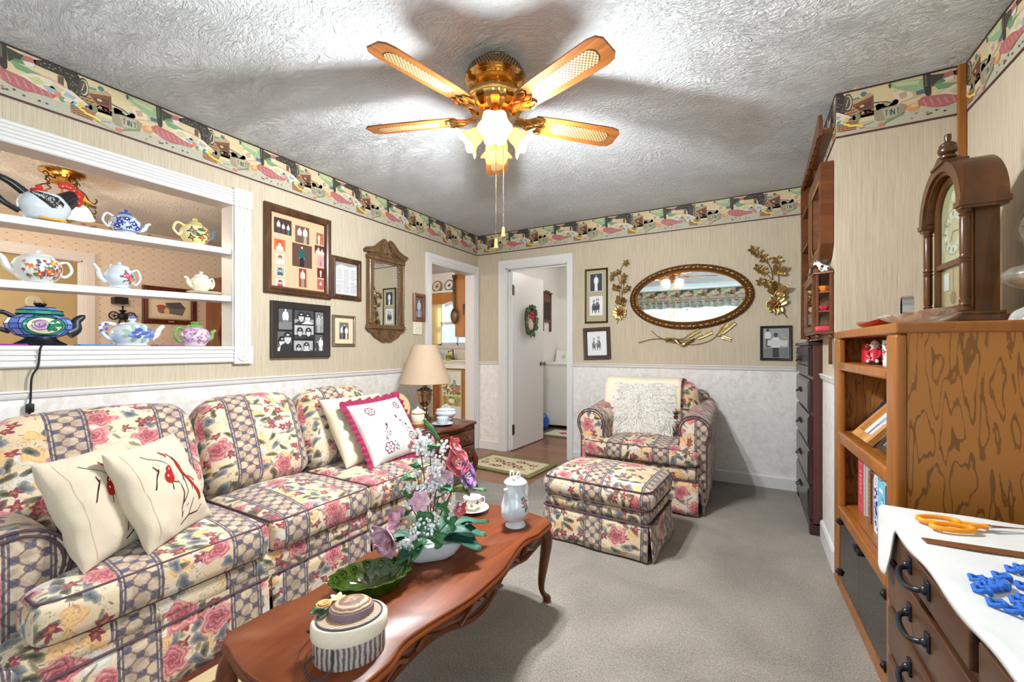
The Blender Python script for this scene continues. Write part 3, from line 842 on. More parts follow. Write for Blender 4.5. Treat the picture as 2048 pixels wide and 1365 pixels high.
def photo_art(x, y, w, h, bg, ppl, z=.0, bg2=None, rim=None):
 """print: backdrop + figures; ppl = (dx 0..1, base 0..1, height 0..1.., colours, half)"""
 b = MB()
 if rim: b.poly([(x-.004, y-.004), (x+w+.004, y-.004), (x+w+.004, y+h+.004), (x-.004, y+h+.004)], rim, z-.0003)
 b.poly([(x, y), (x+w, y), (x+w, y+h), (x, y+h)], bg, z)
 if bg2:
  b.poly([(x, y), (x+w, y), (x+w, y+h*.34), (x, y+h*.30)], bg2, z+.0001)
  r = random.Random(int(x*9999)+int(y*777))
  for i in range(7): b.disc(x+w*(.1+.8*r.random()), y+h*(.4+.5*r.random()), w*.09, h*.05, tuple(c*(.75+.5*r.random()) for c in bg[:3])+(1,), z+.00012+i*.00001, 8)
 for i, p in enumerate(ppl):
  person_art(b, x+w*p[0], y+h*p[1], h*p[2], p[3], z+.0004+i*.0004, half=p[4] if len(p) > 4 else False)
 for i, v in enumerate(b.v):
  if not rim or v[2] > z-.0001: b.v[i] = (min(max(v[0], x), x+w), min(max(v[1], y), y+h), v[2])
 return b
BWM = (G(200), G(50), G(225), G(110)); BWD = (G(196), G(40), G(60), G(46)); BWW = (G(205), G(60), G(235), G(200)); BWS = (G(190), G(52), G(120), G(90))
def sit(name, label, cat, y=None, z=None, x=None, M=MLEFT, group=None, off=.002):
 if M is MLEFT: loc = (XL+off, y, z)
 elif M is MBACK: loc = (x, YB-off, z)
 else: loc = (XR-off, y, z)
 return thing(name, label, cat, loc, M=M, group=group)
def picture(root, w, h, prof, fm, art_parts, mat_col=None, back=.004, fname='frame', glass=False):
 obj(fname, rect_frame(w, h, prof), fm, root, smooth=30)
 iw, ih = w/2-prof[-1][0]+.004, h/2-prof[-1][0]+.004
 m = MB(); m.poly([(-iw, -ih), (iw, -ih), (iw, ih), (-iw, ih)], mat_col or G(240), back)
 m.col = mat_col or G(240); m.box(-iw, iw, -ih, ih, .0006, back-.0008); m.col = None
 obj('mat_board', m, ART, root, smooth=0)
 for nm, a in art_parts: obj(nm, a, ART, root, smooth=0)
FP = [(0, .0005), (0, .016), (.006, .022), (.016, .019), (.022, .024), (.030, .020), (.036, .010), (.037, .0045)]
def scale_prof(w, d): return [(i*w/.037, .0005+(z-.0005)*d/.024) for i, z in FP]
r = sit('collage_frame', 'big brown wooden frame with fourteen old family snapshots on a peach mat', 'picture frame', 1.866, 1.806)
W_, H_ = .50, .59
peach = K(220, 172, 136)
arts = []
SK = K(222, 176, 146); DKH = K(48, 34, 30)
def px(u, v): return ((u-97)/505*W_ - W_/2, H_/2 - (v-92)/(690)*H_)
specs = [  # left, top, right, bottom measured across the frame front, backdrop, people
 (70, 95, 195, 215, K(60, 40, 36), [(.25, .02, .85, (SK, DKH, K(214, 206, 190), K(60, 56, 70))), (.52, .02, .7, (SK, DKH, K(226, 220, 210), K(90, 60, 60))), (.8, .02, .7, (SK, DKH, K(200, 196, 186), K(60, 110, 120)))]),
 (222, 115, 330, 252, K(110, 82, 66), [(.3, 0, .95, (SK, DKH, K(230, 214, 200), K(96, 80, 66))), (.7, 0, 1.0, (SK, DKH, K(240, 228, 214), K(170, 150, 130)))]),
 (388, 132, 448, 230, K(150, 96, 76), [(.35, 0, .9, (SK, DKH, K(226, 190, 160), K(210, 190, 170))), (.7, 0, .8, (SK, DKH, K(200, 80, 60), K(160, 130, 100)))]),
 (72, 262, 148, 350, K(206, 92, 52), [(.5, 0, .9, (SK, K(150, 50, 30), K(240, 210, 180), K(226, 190, 160)), True)]),
 (200, 262, 352, 450, K(88, 62, 50), [(.48, -.05, 1.0, (K(226, 176, 150), K(46, 30, 28), K(20, 88, 84), K(22, 24, 30)))]),
 (375, 240, 458, 310, K(80, 44, 40), [(.35, -.05, 1.0, (SK, DKH, K(222, 200, 190), K(200, 170, 150)), True), (.72, -.1, .9, (SK, DKH, K(236, 220, 206), K(200, 170, 150)), True)]),
 (86, 382, 140, 452, K(214, 180, 160), [(.5, -.02, .95, (SK, K(80, 40, 50), K(240, 232, 226), SK), True)]),
 (395, 328, 452, 412, K(196, 150, 150), [(.5, 0, .9, (SK, DKH, K(190, 130, 150), K(160, 110, 120)))]),
 (86, 480, 140, 545, K(140, 160, 166), [(.5, -.02, .95, (SK, DKH, K(70, 86, 96), SK), True)]),
 (395, 430, 452, 512, K(104, 34, 34), [(.5, .1, .75, (SK, DKH, K(232, 214, 204), K(226, 206, 196)))]),
 (86, 575, 140, 640, K(196, 176, 176), [(.5, -.02, .95, (SK, DKH, K(184, 40, 70), SK), True)]),
 (250, 462, 308, 612, K(140, 60, 50), [(.5, .02, .96, (SK, DKH, K(226, 206, 186), K(150, 136, 120)))]),
 (395, 525, 452, 612, K(170, 90, 84), [(.5, 0, .85, (SK, DKH, K(226, 190, 180), K(190, 60, 66)))]),
 (86, 575, 86.1, 575.1, None, None),
]
for (u0, v0, u1, v1, bg, pl) in specs:
 if bg is None: continue
 a = (u0-0)/505*W_ - W_/2; c = (u1)/505*W_ - W_/2
 t_ = H_/2 - v0/690*H_; b_ = H_/2 - v1/690*H_
 arts.append(('snapshot', photo_art(a, b_, c-a, t_-b_, bg, pl, .0052, None, K(236, 220, 200) if u0 < 180 and v0 > 300 else None)))
picture(r, W_, H_, scale_prof(.052, .028), WALNUT, arts, peach)
r = sit('document_frame', 'small brown frame with a typed page in three columns beside the mirror', 'picture frame', 2.263, 1.687)
b = MB(); q = random.Random(4)
b.poly([(-.098, -.122), (.098, -.122), (.098, .122), (-.098, .122)], G(222), .0052)
b.poly([(-.098, .085), (-.05, .105), (.02, .094), (.098, .108), (.098, .122), (-.098, .122)], G(150), .0054)
for c_ in range(3):
 for i in range(24):
  yy = .070 - i*.0077; xx = -.090+c_*.064
  if q.random() < .08: continue
  x_ = xx
  while x_ < xx+.040+q.random()*.012:
   l = .004+q.random()*.009; b.poly([(x_, yy), (x_+l, yy), (x_+l, yy+.0032), (x_, yy+.0032)], G(110), .0056); x_ += l+.0022
picture(r, .280, .325, scale_prof(.040, .022), WALNUT, [('typed_page', b)], G(226))
r = sit('multi_photo_frame', 'wide black frame holding seven black and white photographs', 'picture frame', 1.882, 1.272)
W_, H_ = .445, .380
arts = []
def op(u0, v0, u1, v1, bg, pl, bg2=None):
 sx = W_/445; a = (u0-150)*sx - W_/2; c = (u1-150)*sx - W_/2; k = H_/395
 t_ = H_/2-(v0-860)*k; b_ = H_/2-(v1-860)*k
 arts.append(('photograph', photo_art(a, b_, c-a, t_-b_, bg, pl, .0056, bg2)))
op(208, 897, 303, 1055, G(90), [(.5, -.02, .98, (G(196), G(40), G(238), G(120)))], G(120))
op(320, 905, 468, 1010, G(70), [(.35, -.4, 1.25, BWD, True), (.68, -.4, 1.2, (G(206), G(40), G(226), G(90)), True)], G(150))
op(482, 915, 562, 1070, G(120), [(.35, 0, .9, (G(200), G(60), G(180), G(160))), (.7, 0, .85, (G(200), G(60), G(150), G(140)))], G(96))
op(200, 1070, 302, 1232, G(100), [(.32, -.05, .85, (G(206), G(30), G(236), G(90)), True), (.7, .05, .95, (G(206), G(50), G(50), G(90)), True)], G(110))
op(320, 1020, 468, 1120, G(180), [(.28, -.3, 1.15, BWD, True), (.72, -.3, 1.15, (G(206), G(40), G(44), G(50)), True)], G(60))
op(316, 1132, 462, 1232, G(170), [(.25, -.2, .95, BWD, True), (.65, -.2, 1.1, BWW, True)], G(120))
op(478, 1085, 558, 1232, G(90), [(.25, .0, .7, BWD), (.6, .0, .9, BWW)], G(130))
picture(r, W_, H_, [(0, .0005), (0, .024), (.004, .026), (.046, .012), (.047, .0045)], plain('matte_black_frame', (44, 38, 36), .4), arts, K(34, 30, 30))
r = sit('snapshot_frame', 'small mottled silver frame with a black and white group photograph', 'picture frame', 2.241, 1.282)
picture(r, .212, .238, scale_prof(.022, .018), plain('mottled_silver_gilt', (150, 138, 116), .35, .8, var=.4, scale=60), [('photograph', photo_art(-.040, -.062, .080, .124, G(110), [(.3, 0, .85, BWM), (.55, 0, .95, BWD), (.75, 0, .8, BWW)], .0052, G(70), K(190, 130, 80)))], K(230, 206, 176))
r = sit('narrow_photo_frame', 'narrow reddish wooden frame with a portrait beside the kitchen doorway', 'picture frame', 3.096, 1.535)
picture(r, .165, .262, scale_prof(.034, .02), woodmat('reddish_frame', (112, 62, 40), (156, 96, 66), 'y', 14, .4), [('photograph', photo_art(-.044, -.092, .088, .184, G(90), [(.5, 0, .92, (G(200), G(70), G(190), G(160)))], .0052, G(130)))], K(60, 60, 60))
r = sit('light_switch', 'cream switch plate below the narrow photo frame by the kitchen doorway', 'light switch', 3.075, 1.336)
b = MB(); b.rbox((0, 0, .005), (.115, .118, .009), .003); obj('cover_plate', b, plain('cream_plastic', (232, 222, 200), .35), r)
for s in (-.024, .024):
 b = MB(); b.box(-.005+s, .005+s, -.012, .012, .009, .011); b.prism([(-.003, .011), (.006, .011), (.004, .022), (.001, .022)], s-.004, s+.004, 'yz'); obj('toggle', b, plain('cream_plastic2', (214, 200, 176), .35), r, smooth=0)
r = sit('carved_mirror', 'tall carved wooden mirror with a scrolled broken pediment', 'mirror', 2.668, 1.62)
MW = woodmat('carved_mirror_wood', (92, 66, 42), (138, 104, 70), 'y', 16, .38, .4, 6, .3)
hw, hb, ht = .186, -.275, .270
b = MB()
def rim(w0, w1, h0, h1, d0, d1):
 for (x0, x1, y0, y1) in ((-w0, -w1, h0, h1), (w1, w0, h0, h1)): b.box(x0, x1, y0, y1, d0, d1)
for s in (-1, 1):
 b.box(min(s*.150, s*.208), max(s*.150, s*.208), hb, ht, .001, .026)
 b.tube([(s*.190, hb+.01, .030), (s*.190, ht-.01, .030)], .011, 10)
 for yy in (hb+.02, hb+.05, ht-.02, ht-.05, 0): b.tube([(s*.190, yy-.008, .030), (s*.190, yy+.008, .030)], .0145, 10)
b.box(-.215, .215, ht, ht+.030, .001, .036); b.box(-.205, .205, ht+.030, ht+.040, .001, .045)
b.box(-.215, .215, hb-.026, hb, .001, .036); b.box(-.222, .222, hb-.034, hb-.026, .001, .044)
for i in range(22): b.cbox((-.142+i*.0135, ht-.008, .022), (.007, .014, .012))
for i in range(36):
 b.cbox((.146, hb+.012+i*.0148, .022), (.010, .008, .012)); b.cbox((-.146, hb+.012+i*.0148, .022), (.010, .008, .012))
obj('mirror_frame', b, MW, r, smooth=30, bevel=.0015)
b = MB()
def scroll(s):
 top = [(s*.240, ht+.062), (s*.235, ht+.075), (s*.19, ht+.085), (s*.13, ht+.11), (s*.085, ht+.150), (s*.050, ht+.176), (s*.022, ht+.178), (s*.012, ht+.158), (s*.024, ht+.140), (s*.040, ht+.140)]
 bot = [(s*.045, ht+.125), (s*.070, ht+.100), (s*.10, ht+.075), (s*.16, ht+.052), (s*.235, ht+.047)]
 P_ = [tuple(p) for p in (top+bot)]
 if s > 0: P_ = P_[::-1]
 b.prism(P_, .004, .036)
 b.tube(bez([(x, y, .036) for x, y in top[:8]], 30), .009, 8)
for s in (-1, 1): scroll(s)
b.prism([(-.20, ht+.038), (.20, ht+.038), (.17, ht+.058), (.05, ht+.085), (.045, ht+.12), (-.045, ht+.12), (-.05, ht+.085), (-.17, ht+.058)], .003, .020)
b.lathe([(.004, 0), (.020, .006), (.026, .03), (.016, .058), (.020, .07), (.012, .095), (.004, .11), (0, .112)], 14, rib=lambda a, z: 1+.12*cos(8*a), f=lambda p, a: (p[0], ht+.062+p[2], .024+p[1]*.7))
for s in (-1, 1):
 for k in range(6):
  a = radians(15+k*14); b.tube([(s*(.055+.02*cos(a)), ht+.050+.01*k*.4, .026), (s*(.055+.085*cos(a)), ht+.050+.055*sin(a), .026)], [.003, .006], 6)
obj('pediment', b, MW, r, smooth=40)
b = MB()
lo = [(-.205, hb-.034), (-.20, hb-.055), (-.165, hb-.066), (-.135, hb-.10), (-.09, hb-.118), (-.055, hb-.138), (-.02, hb-.142), (0, hb-.130)]
lo = lo + [(-x, y) for x, y in lo[::-1][1:]]
b.prism(lo, .003, .026)
for k in range(11):
 a = radians(180+k*18); c, s_ = cos(a), sin(a)
 b.tube([(.012*c, hb-.042+.012*s_, .027), (.11*c*(1-.2*abs(s_)), hb-.042+.080*s_, .027)], [.003, .009], 6)
b.tube(bez([(x, y+.006, .026) for x, y in lo], 40), .006, 6)
obj('shell_apron', b, MW, r, smooth=40)
b = MB(); b.box(-.152, .152, hb, ht, .004, .012); obj('mirror_glass', b, MIRROR, r, smooth=0)
r = sit('twin_photo_frame', 'tall narrow gilt frame with two black and white photos on an olive mat', 'picture frame', x=-1.342, z=1.667, M=MBACK)
gf = plain('black_gold_mottled_frame', (84, 76, 50), .35, .7, var=.6, scale=70)
ph1 = photo_art(-.062, .048, .124, .172, G(60), [(.5, .02, .92, (G(170), G(90), G(232), G(226)))], .0052, None, G(228))
def donkeys(b, x, y, w, h, z, dark):
 for (cx, sc, sg) in ((.30, .9, 1), (.62, 1.0, -1)):
  ox, oy, k = x+w*cx, y+h*.10, h*.8*sc
  b.poly([(ox-.14*k, oy+.2*k), (ox+.14*k, oy+.2*k), (ox+.17*k, oy+.5*k), (ox+.06*k, oy+.78*k), (ox-.06*k, oy+.78*k), (ox-.17*k, oy+.5*k)], dark, z)
  for lx in (-.1, .09): b.poly([(ox+lx*k-.03*k, oy), (ox+lx*k+.03*k, oy), (ox+lx*k+.035*k, oy+.3*k), (ox+lx*k-.035*k, oy+.3*k)], dark, z+.0001)
  b.disc(ox+.05*sg*k, oy+.62*k, .075*k, .16*k, tuple(min(1, c*2.2) for c in dark[:3])+(1,), z+.0002)
  for s in (-1, 1): b.disc(ox+s*.055*k, oy+.95*k, .028*k, .13*k, dark, z+.0001)
ph2 = photo_art(-.062, -.190, .124, .182, G(222), [], .0052, None, G(236)); donkeys(ph2, -.058, -.185, .116, .17, .0056, G(70))
picture(r, .236, .540, scale_prof(.018, .016), gf, [('upper_photograph', ph1), ('lower_photograph', ph2)], K(172, 160, 128))
r = sit('donkey_print_frame', 'carved brown frame with a sketch of two donkeys, hanging slightly crooked', 'picture frame', x=-1.334, z=1.195, M=MBACK)
r.matrix_world = r.matrix_world @ Matrix.Rotation(radians(2.0), 4, 'Z')
ph = photo_art(-.095, -.122, .190, .244, G(226), [], .0052); donkeys(ph, -.075, -.085, .15, .165, .0056, G(110))
picture(r, .275, .315, scale_prof(.040, .024), plain('dark_carved_frame', (74, 54, 44), .45, var=.4, bump=.6, scale=70), [('sketch', ph)], G(232))
r = sit('family_photo_frame', 'black frame with a photo of two people at a garden table near the dark chest', 'picture frame', x=.173, z=1.190, M=MBACK)
ph = photo_art(-.088, -.118, .176, .236, G(150), [(.18, .35, .65, (G(60), G(30), G(210), G(90))), (.5, -.1, .95, (G(70), G(40), G(214), G(60)), False)], .0052, G(120))
ph.poly([(-.06, -.02), (.08, -.03), (.085, .02), (-.055, .025)], G(200), .0066)
picture(r, .222, .282, [(0, .0005), (0, .014), (.004, .016), (.020, .012), (.021, .0045)], plain('black_lacquer_frame', (30, 27, 26), .3), [('photograph', ph)], G(210))
r = sit('oval_mirror', 'large oval mirror in an ornate dark gilded frame', 'mirror', x=-.494, z=1.606, M=MBACK)
A_, B_ = .517, .292
prof = [(0, .002), (.004, .018), (.014, .030), (.030, .034), (.046, .026), (.050, .020), (.056, .022), (.062, .014), (.064, .008)]
def ring(prof, A_, B_, n=96, wob=0):
 b = MB()
 def fn(u, v):
  a = 2*pi*u; i, d = prof[min(len(prof)-1, int(round(v*(len(prof)-1))))]
  k = 1+wob*sin(46*a)*(1 if .01 < i < .045 else 0)
  return ((A_-i)*cos(a)*1, (B_-i)*sin(a), d*k)
 b.grid(fn, n, len(prof)-1, cu=True); return b
b = ring(prof, A_, B_, 240, .12)
obj('oval_frame', b, GOLDD, r, smooth=60)
b = MB(); rr = random.Random(2)
for i in range(62):
 a = 2*pi*i/62
 x, y = (A_-.024)*cos(a), (B_-.024)*sin(a)
 t_ = atan2(B_*cos(a), -A_*sin(a))
 for s in (-1, 1):
  b.tube([(x, y, .032), (x+.012*cos(t_+s*.7), y+.012*sin(t_+s*.7), .040), (x+.022*cos(t_+s*1.0), y+.022*sin(t_+s*1.0), .033)], [.003, .0055, .002], 6)
 if i % 3 == 0: b.ball((x, y, .036), .008, 8, 5)
obj('carved_pattern', b, plain('gilded_carving', (168, 124, 70), .3, .95, var=.3), r, smooth=60)
b = ring([(.060, .012), (.066, .016), (.070, .010)], A_, B_, 96); obj('inner_bead', b, plain('gilt_bead', (196, 158, 96), .25, 1), r)
b = MB(); b.lathe([(1, .004), (1, .009)], 96, sx=A_-.064, sy=B_-.064); obj('mirror_glass', b, MIRROR, r, smooth=30)
def petal_leaf(b, base, ang, L, wd, lift=.35, cup=.25, z0=.012):
 def fn(u, v):
  t = v; s = (u-.5)*2
  wdt = wd*sin(pi*min(1, t*.92+.05))**.8
  x = L*t; y = s*wdt
  z = z0 + lift*L*t + cup*abs(s)**2*wdt
  return (base[0]+x*cos(ang)-y*sin(ang), base[1]+x*sin(ang)+y*cos(ang), base[2]+z)
 b.grid(fn, 4, 6)
def metal_flower(root, x, y, R, n, rot, nm='flower'):
 b = MB()
 for k in range(n): petal_leaf(b, (x, y, .014), rot+2*pi*k/n, R*1.05, R*.27, .45, .5, 0)
 b.ball((x, y, .020), R*.18, 8, 6)
 o = obj(nm, b, GOLDL, root, smooth=60, solid=.0012); return o
def butterfly(root, x, y, s, rot):
 b = MB()
 for sg in (-1, 1):
  petal_leaf(b, (x, y, .018), rot+sg*.62, s*1.0, s*.30, .7, .1, 0); petal_leaf(b, (x, y, .018), rot+sg*1.55, s*.70, s*.25, .7, .1, 0)
 b.tube([(x-.3*s*cos(rot), y-.3*s*sin(rot), .022), (x+.35*s*cos(rot), y+.35*s*sin(rot), .026)], [.003, .005, ], 6)
 for sg in (-.3, .3): b.tube([(x+.35*s*cos(rot), y+.35*s*sin(rot), .026), (x+.75*s*cos(rot+sg), y+.75*s*sin(rot+sg), .036)], .0008, 4)
 obj('butterfly', b, plain('gold_butterfly', (184, 156, 104), .3, 1.0, var=.15), root, smooth=60, solid=.0012)
def spray(label, x0, z0, flowers, flies, stems, berries, leaves):
 r = sit('metal_flower_sculpture', label, 'wall sculpture', x=x0, z=z0, M=MBACK)
 b = MB()
 for st in stems: b.tube(bez([(p[0], p[1], .010) for p in st], 18), .0028, 6)
 obj('stems', b, GOLDD, r)
 for (x, y, R) in flowers: metal_flower(r, x, y, R, 5, x*40)
 for (x, y, s, a) in flies: butterfly(r, x, y, s, a)
 for (x, y, a, L) in leaves:
  b = MB(); petal_leaf(b, (x, y, .010), a, L, L*.30, .25, .35, 0); obj('leaf', b, plain('pale_gold_leaf', (196, 172, 110), .3, 1, var=.1), r, smooth=60, solid=.0012)
 b = MB()
 for i, (x, y) in enumerate(berries): b.ball((x, y, .034), .014, 10, 8)
 obj('berries', b, plain('copper_berries', (184, 120, 84), .25, 1), r)
def S6(u, v):  # helper: zoomed-print coordinates to wall metres, relative to a given origin
 return None
def wc(zx, zy, ox, oz):
 u, vv = 1120+zx/4.096, 460+zy/4.096
 r_ = (u-1024)/852.3; th = radians(29.33)
 hx, hy = -sin(th)+r_*cos(th), cos(th)+r_*sin(th)
 k = YB/hy; return (hx*k-ox, 1.146-(vv-697.3)/852.3*k-oz)
ox, oz = -1.10, 1.68
c = lambda zx, zy: wc(zx, zy, ox, oz)
spray('gilded metal spray of flowers and butterflies between the twin photos and the oval mirror', ox, oz,
 [(*c(545, 275), .036), (*c(440, 370), .036), (*c(480, 350), .032), (*c(530, 385), .036), (*c(520, 425), .034), (*c(560, 480), .036), (*c(430, 400), .030), (*c(535, 500), .03)],
 [(*c(465, 490), .058, 1.3), (*c(500, 600), .075, 1.2)],
 [[c(490, 690), c(500, 600), c(520, 480), c(540, 380)], [c(495, 650), c(490, 500), c(485, 420), c(470, 360)], [c(510, 560), c(500, 400), c(500, 320), c(545, 270)], [c(500, 690), c(470, 770)]],
 [c(482, 665), c(505, 672), c(485, 690), c(508, 696), c(496, 680)],
 [(*c(490, 680), radians(a), .072) for a in (20, 75, 120, 160, 205, 240, 285, 330, -5)])
ox, oz = .12, 1.70
c = lambda zx, zy: wc(zx, zy, ox, oz)
spray('larger gilded metal spray of blossoms and butterflies above the black family photo', ox, oz,
 [(*c(1580, 170), .040), (*c(1615, 195), .040), (*c(1670, 240), .042), (*c(1775, 255), .042), (*c(1620, 315), .036), (*c(1660, 340), .040), (*c(1640, 430), .036), (*c(1690, 440), .042)],
 [(*c(1785, 360), .075, 1.35), (*c(1765, 520), .098, 1.1)],
 [[c(1780, 610), c(1750, 480), c(1730, 330), c(1690, 260)], [c(1770, 560), c(1755, 440), c(1690, 360)], [c(1760, 460), c(1790, 420), c(1785, 300)], [c(1780, 600), c(1720, 480), c(1680, 440)], [c(1790, 630), c(1860, 720)], [c(1775, 640), c(1760, 700)], [c(1690, 250), c(1620, 200), c(1580, 170)]],
 [c(1755, 600), c(1785, 605), c(1765, 625), c(1795, 628), c(1778, 615)],
 [(*c(1775, 612), radians(a), .082) for a in (15, 50, 120, 175, 195, 225, 270, 300)])
ox, oz = -.55, 1.24
c = lambda zx, zy: wc(zx, zy, ox, oz)
r = sit('metal_wall_art', 'gold metal wheat stalks tied with a ribbon under the oval mirror', 'wall sculpture', x=ox, z=oz-.012, M=MBACK)
b = MB()
for st in ([c(645, 915), c(760, 885), c(870, 885)], [c(750, 815), c(800, 860), c(870, 895)], [c(870, 890), c(1010, 880), c(1060, 840)], [c(900, 900), c(1100, 885), c(1180, 850)], [c(900, 910), c(1080, 930), c(1220, 900), c(1290, 850)], [c(1290, 855), c(1390, 882)], [c(1290, 850), c(1340, 790)]):
 b.tube(bez([(p[0], p[1], .012) for p in st], 16), .003, 6)
obj('stalks', b, GOLDD, r)
for (p, q) in ((c(1040, 870), c(1130, 815)), (c(1120, 880), c(1235, 830)), (c(1285, 860), c(1360, 765)), (c(1320, 840), c(1425, 755)), (c(1320, 862), c(1385, 882))):
 b = MB(); n = 7
 for i in range(n):
  t_ = i/n; x, y = p[0]+(q[0]-p[0])*t_, p[1]+(q[1]-p[1])*t_
  a = atan2(q[1]-p[1], q[0]-p[0])
  for s in (-.42, .42): petal_leaf(b, (x, y, .010), a+s, .034, .009, .15, .2, 0)
 obj('wheat_ear', b, GOLDL, r, smooth=60, solid=.001)
b = MB(); pts = [c(870, 890), c(915, 885), c(960, 900), c(1000, 925), c(1050, 915), c(1100, 885)]
P_ = bez([(p[0], p[1], .016) for p in pts], 40)
def rib(u, v):
 i = min(len(P_)-1, int(u*(len(P_)-1))); p = P_[i]; a = u*9
 return (p.x, p.y+(v-.5)*.040*(.55+.45*abs(cos(a))), .018+.012*sin(a)*(v-.5)*2+.004)
b.grid(rib, 40, 3); b.tube([(*c(868, 895), .012), (*c(890, 895), .02)], .012, 8)
obj('ribbon', b, GOLDL, r, smooth=60, solid=.0015)
PIPE = plain('dark_piping_cord', (84, 58, 66), .8, var=.2)
def fuv(off):
 def f(co, n):
  if abs(n.y) > .80: return (co.x + .37, co.z)
  return (co.y + off, co.x - co.z)
 return f
def pipe_path(b, x0, x1, y0, y1, z, r, rad, wf=None):
 """cord along sides and front of a cushion edge"""
 P_ = []
 for t in range(9): P_.append((x0+(x1-rad-x0)*t/8, y0+.001, z))
 for t in range(1, 6):
  a = pi/2*t/6; P_.append((x1-rad+rad*sin(a), y0+rad-rad*cos(a), z))
 for t in range(13): P_.append((x1+.001, y0+rad+(y1-y0-2*rad)*t/12, z))
 for t in range(1, 6):
  a = pi/2*t/6; P_.append((x1-rad+rad*cos(a), y1-rad+rad*sin(a), z))
 for t in range(9): P_.append((x1-rad-(x1-rad-x0)*t/8, y1-.001, z))
 if wf: P_ = [wf(p) for p in P_]
 b.tube(P_, r, 6, caps=True)
def seat_cushion(root, x0, x1, y0, y1, z0, z1, off, ear=0, earlen=.1, xs=.9, crown=.03, name='seat_cushion'):
 b = MB(); c = ((x0+x1)/2, (y0+y1)/2, (z0+z1)/2); hx, hy = (x1-x0)/2, (y1-y0)/2
 def ew(x, y):
  d = 0
  v = (y-c[1])/hy
  for e in ((-1, 1) if ear == 2 else (ear,)):
   if e and v*e > 0: d += e*earlen*sstep(xs-.02, xs+.02, x)*(v*e)**3
  return d
 def warp(u, v, w, o):
  z = o.z + (crown*(1-u*u)*(1-v*v) if w > 0 else -.2*crown*(1-u*u)*(1-v*v)) + .004*noise.noise(Vector((o.x*9+x0*3, o.y*9+y0*7, 1.3)))
  bul = .012*(1-w*w)
  return (o.x + (bul if u > .9 else 0), o.y + ew(o.x+c[0], o.y+c[1]), z)
 b.rbox(c, (x1-x0, y1-y0, z1-z0), .034, 4, 14, warp)
 o = obj(name, b, FLORAL, root, smooth=180, uv=fuv(off))
 p = MB()
 for z in (z1-.010, z0+.012):
  pipe_path(p, x0+.05, x1-.008, y0+.004, y1-.004, z, .0045, .035, lambda q: (q[0], q[1]+ew(q[0], q[1]), q[2]))
 obj('piping', p, PIPE, o)
 return o
def back_cushion(root, cx, cz, y0, y1, th, hgt, tilt, off, name='back_cushion'):
 b = MB(); w = y1-y0
 def warp(u, v, s, o):
  x = o.x + (.045*(1-v*v)*(1-.6*s*s) if u > 0 else 0) + .005*noise.noise(Vector((o.y*8+y0*5, o.z*8, 4.2)))
  pinch = 1-.10*max(0, s)**3*abs(v)**4
  return (x, o.y*pinch, o.z - .035*abs(v)**4*max(0, s))
 b.rbox((0, 0, 0), (th, w, hgt), min(th*.48, .085), 5, 10, warp)
 M = T((cx, (y0+y1)/2, cz)) @ Matrix.Rotation(-tilt, 4, 'Y')
 placed(b, M)
 return obj(name, b, FLORAL, root, smooth=180, uv=lambda co, n: (co.x+.2, co.z) if abs(n.y) > .86 else (co.y+off, co.x-co.z))
def rolled_arm(root, x0, x1, sg, yc, zc, r, yin, zlow, droop=0, name='arm'):
 """roll along x; sg=+1 for the arm on the +y side. yin = inner face"""
 prof = []
 th0 = -25
 prof.append((yin, zlow+.16)); prof.append((yin, zc-r*.75))
 for k in range(19):
  a = radians(th0 + (235)*k/18)
  prof.append((yc - sg*r*cos(a), zc + r*sin(a)))
 yo = yc+sg*r*.72
 prof += [(yo, zc-r*.95), (yo, zlow+.12), (yo, zlow)]
 if (yin-yc)*sg > 0: pass
 arc = [0]
 for i in range(1, len(prof)): arc.append(arc[-1]+sqrt((prof[i][0]-prof[i-1][0])**2+(prof[i][1]-prof[i-1][1])**2))
 b = MB(); n = len(prof)
 nx = 14
 def fn(u, v):
  i = int(round(v*(n-1))); y, z = prof[i]; x = x0+(x1-x0)*u
  e = 1-.03*max(0, (u-.9)/.1)**2
  return (x, yc+(y-yc)*e, z + droop*(1-u) + .004*noise.noise(Vector((x*10, i*.5, yc))))
 b.grid(fn, nx, n-1, uvf=lambda u, v: ((x0+(x1-x0)*u)*.9+.13, arc[int(round(v*(n-1)))]+.31))
 o = obj(name, b, FLORAL, root, smooth=180)
 f = MB(); m = [p for p in prof[2:]]
 poly = [(yc+(y-yc)*.985, z) for y, z in m] + [(yin, zlow)]
 ctr = (sum(p[0] for p in poly)/len(poly), zc)
 vs = [(x1+.012, ctr[0], ctr[1])] + [(x1+.010, ctr[0]+(p[0]-ctr[0])*.6, ctr[1]+(p[1]-ctr[1])*.6) for p in poly] + [(x1-.004, p[0], p[1]) for p in poly]
 k = len(poly); fs = []
 for i in range(k):
  j = (i+1) % k
  fs += [(0, 1+i, 1+j), (1+i, 1+k+i, 1+k+j, 1+j)]
 f.add(vs, fs)
 obj('arm_front', f, FLORAL, o, smooth=60, uv=lambda co, n: (co.y*1.0+.06, co.z+.2))
 w = MB(); w.tube([(x1+.004, yc+(y-yc)*.86, zc+(z-zc)*.86) for y, z in m[:-2]], .005, 6)
 obj('welt', w, PIPE, o)
 w = MB(); w.tube([(x1-.002, y, z) for y, z in m[:-1]], .005, 6); obj('welt', w, PIPE, o)
 return o
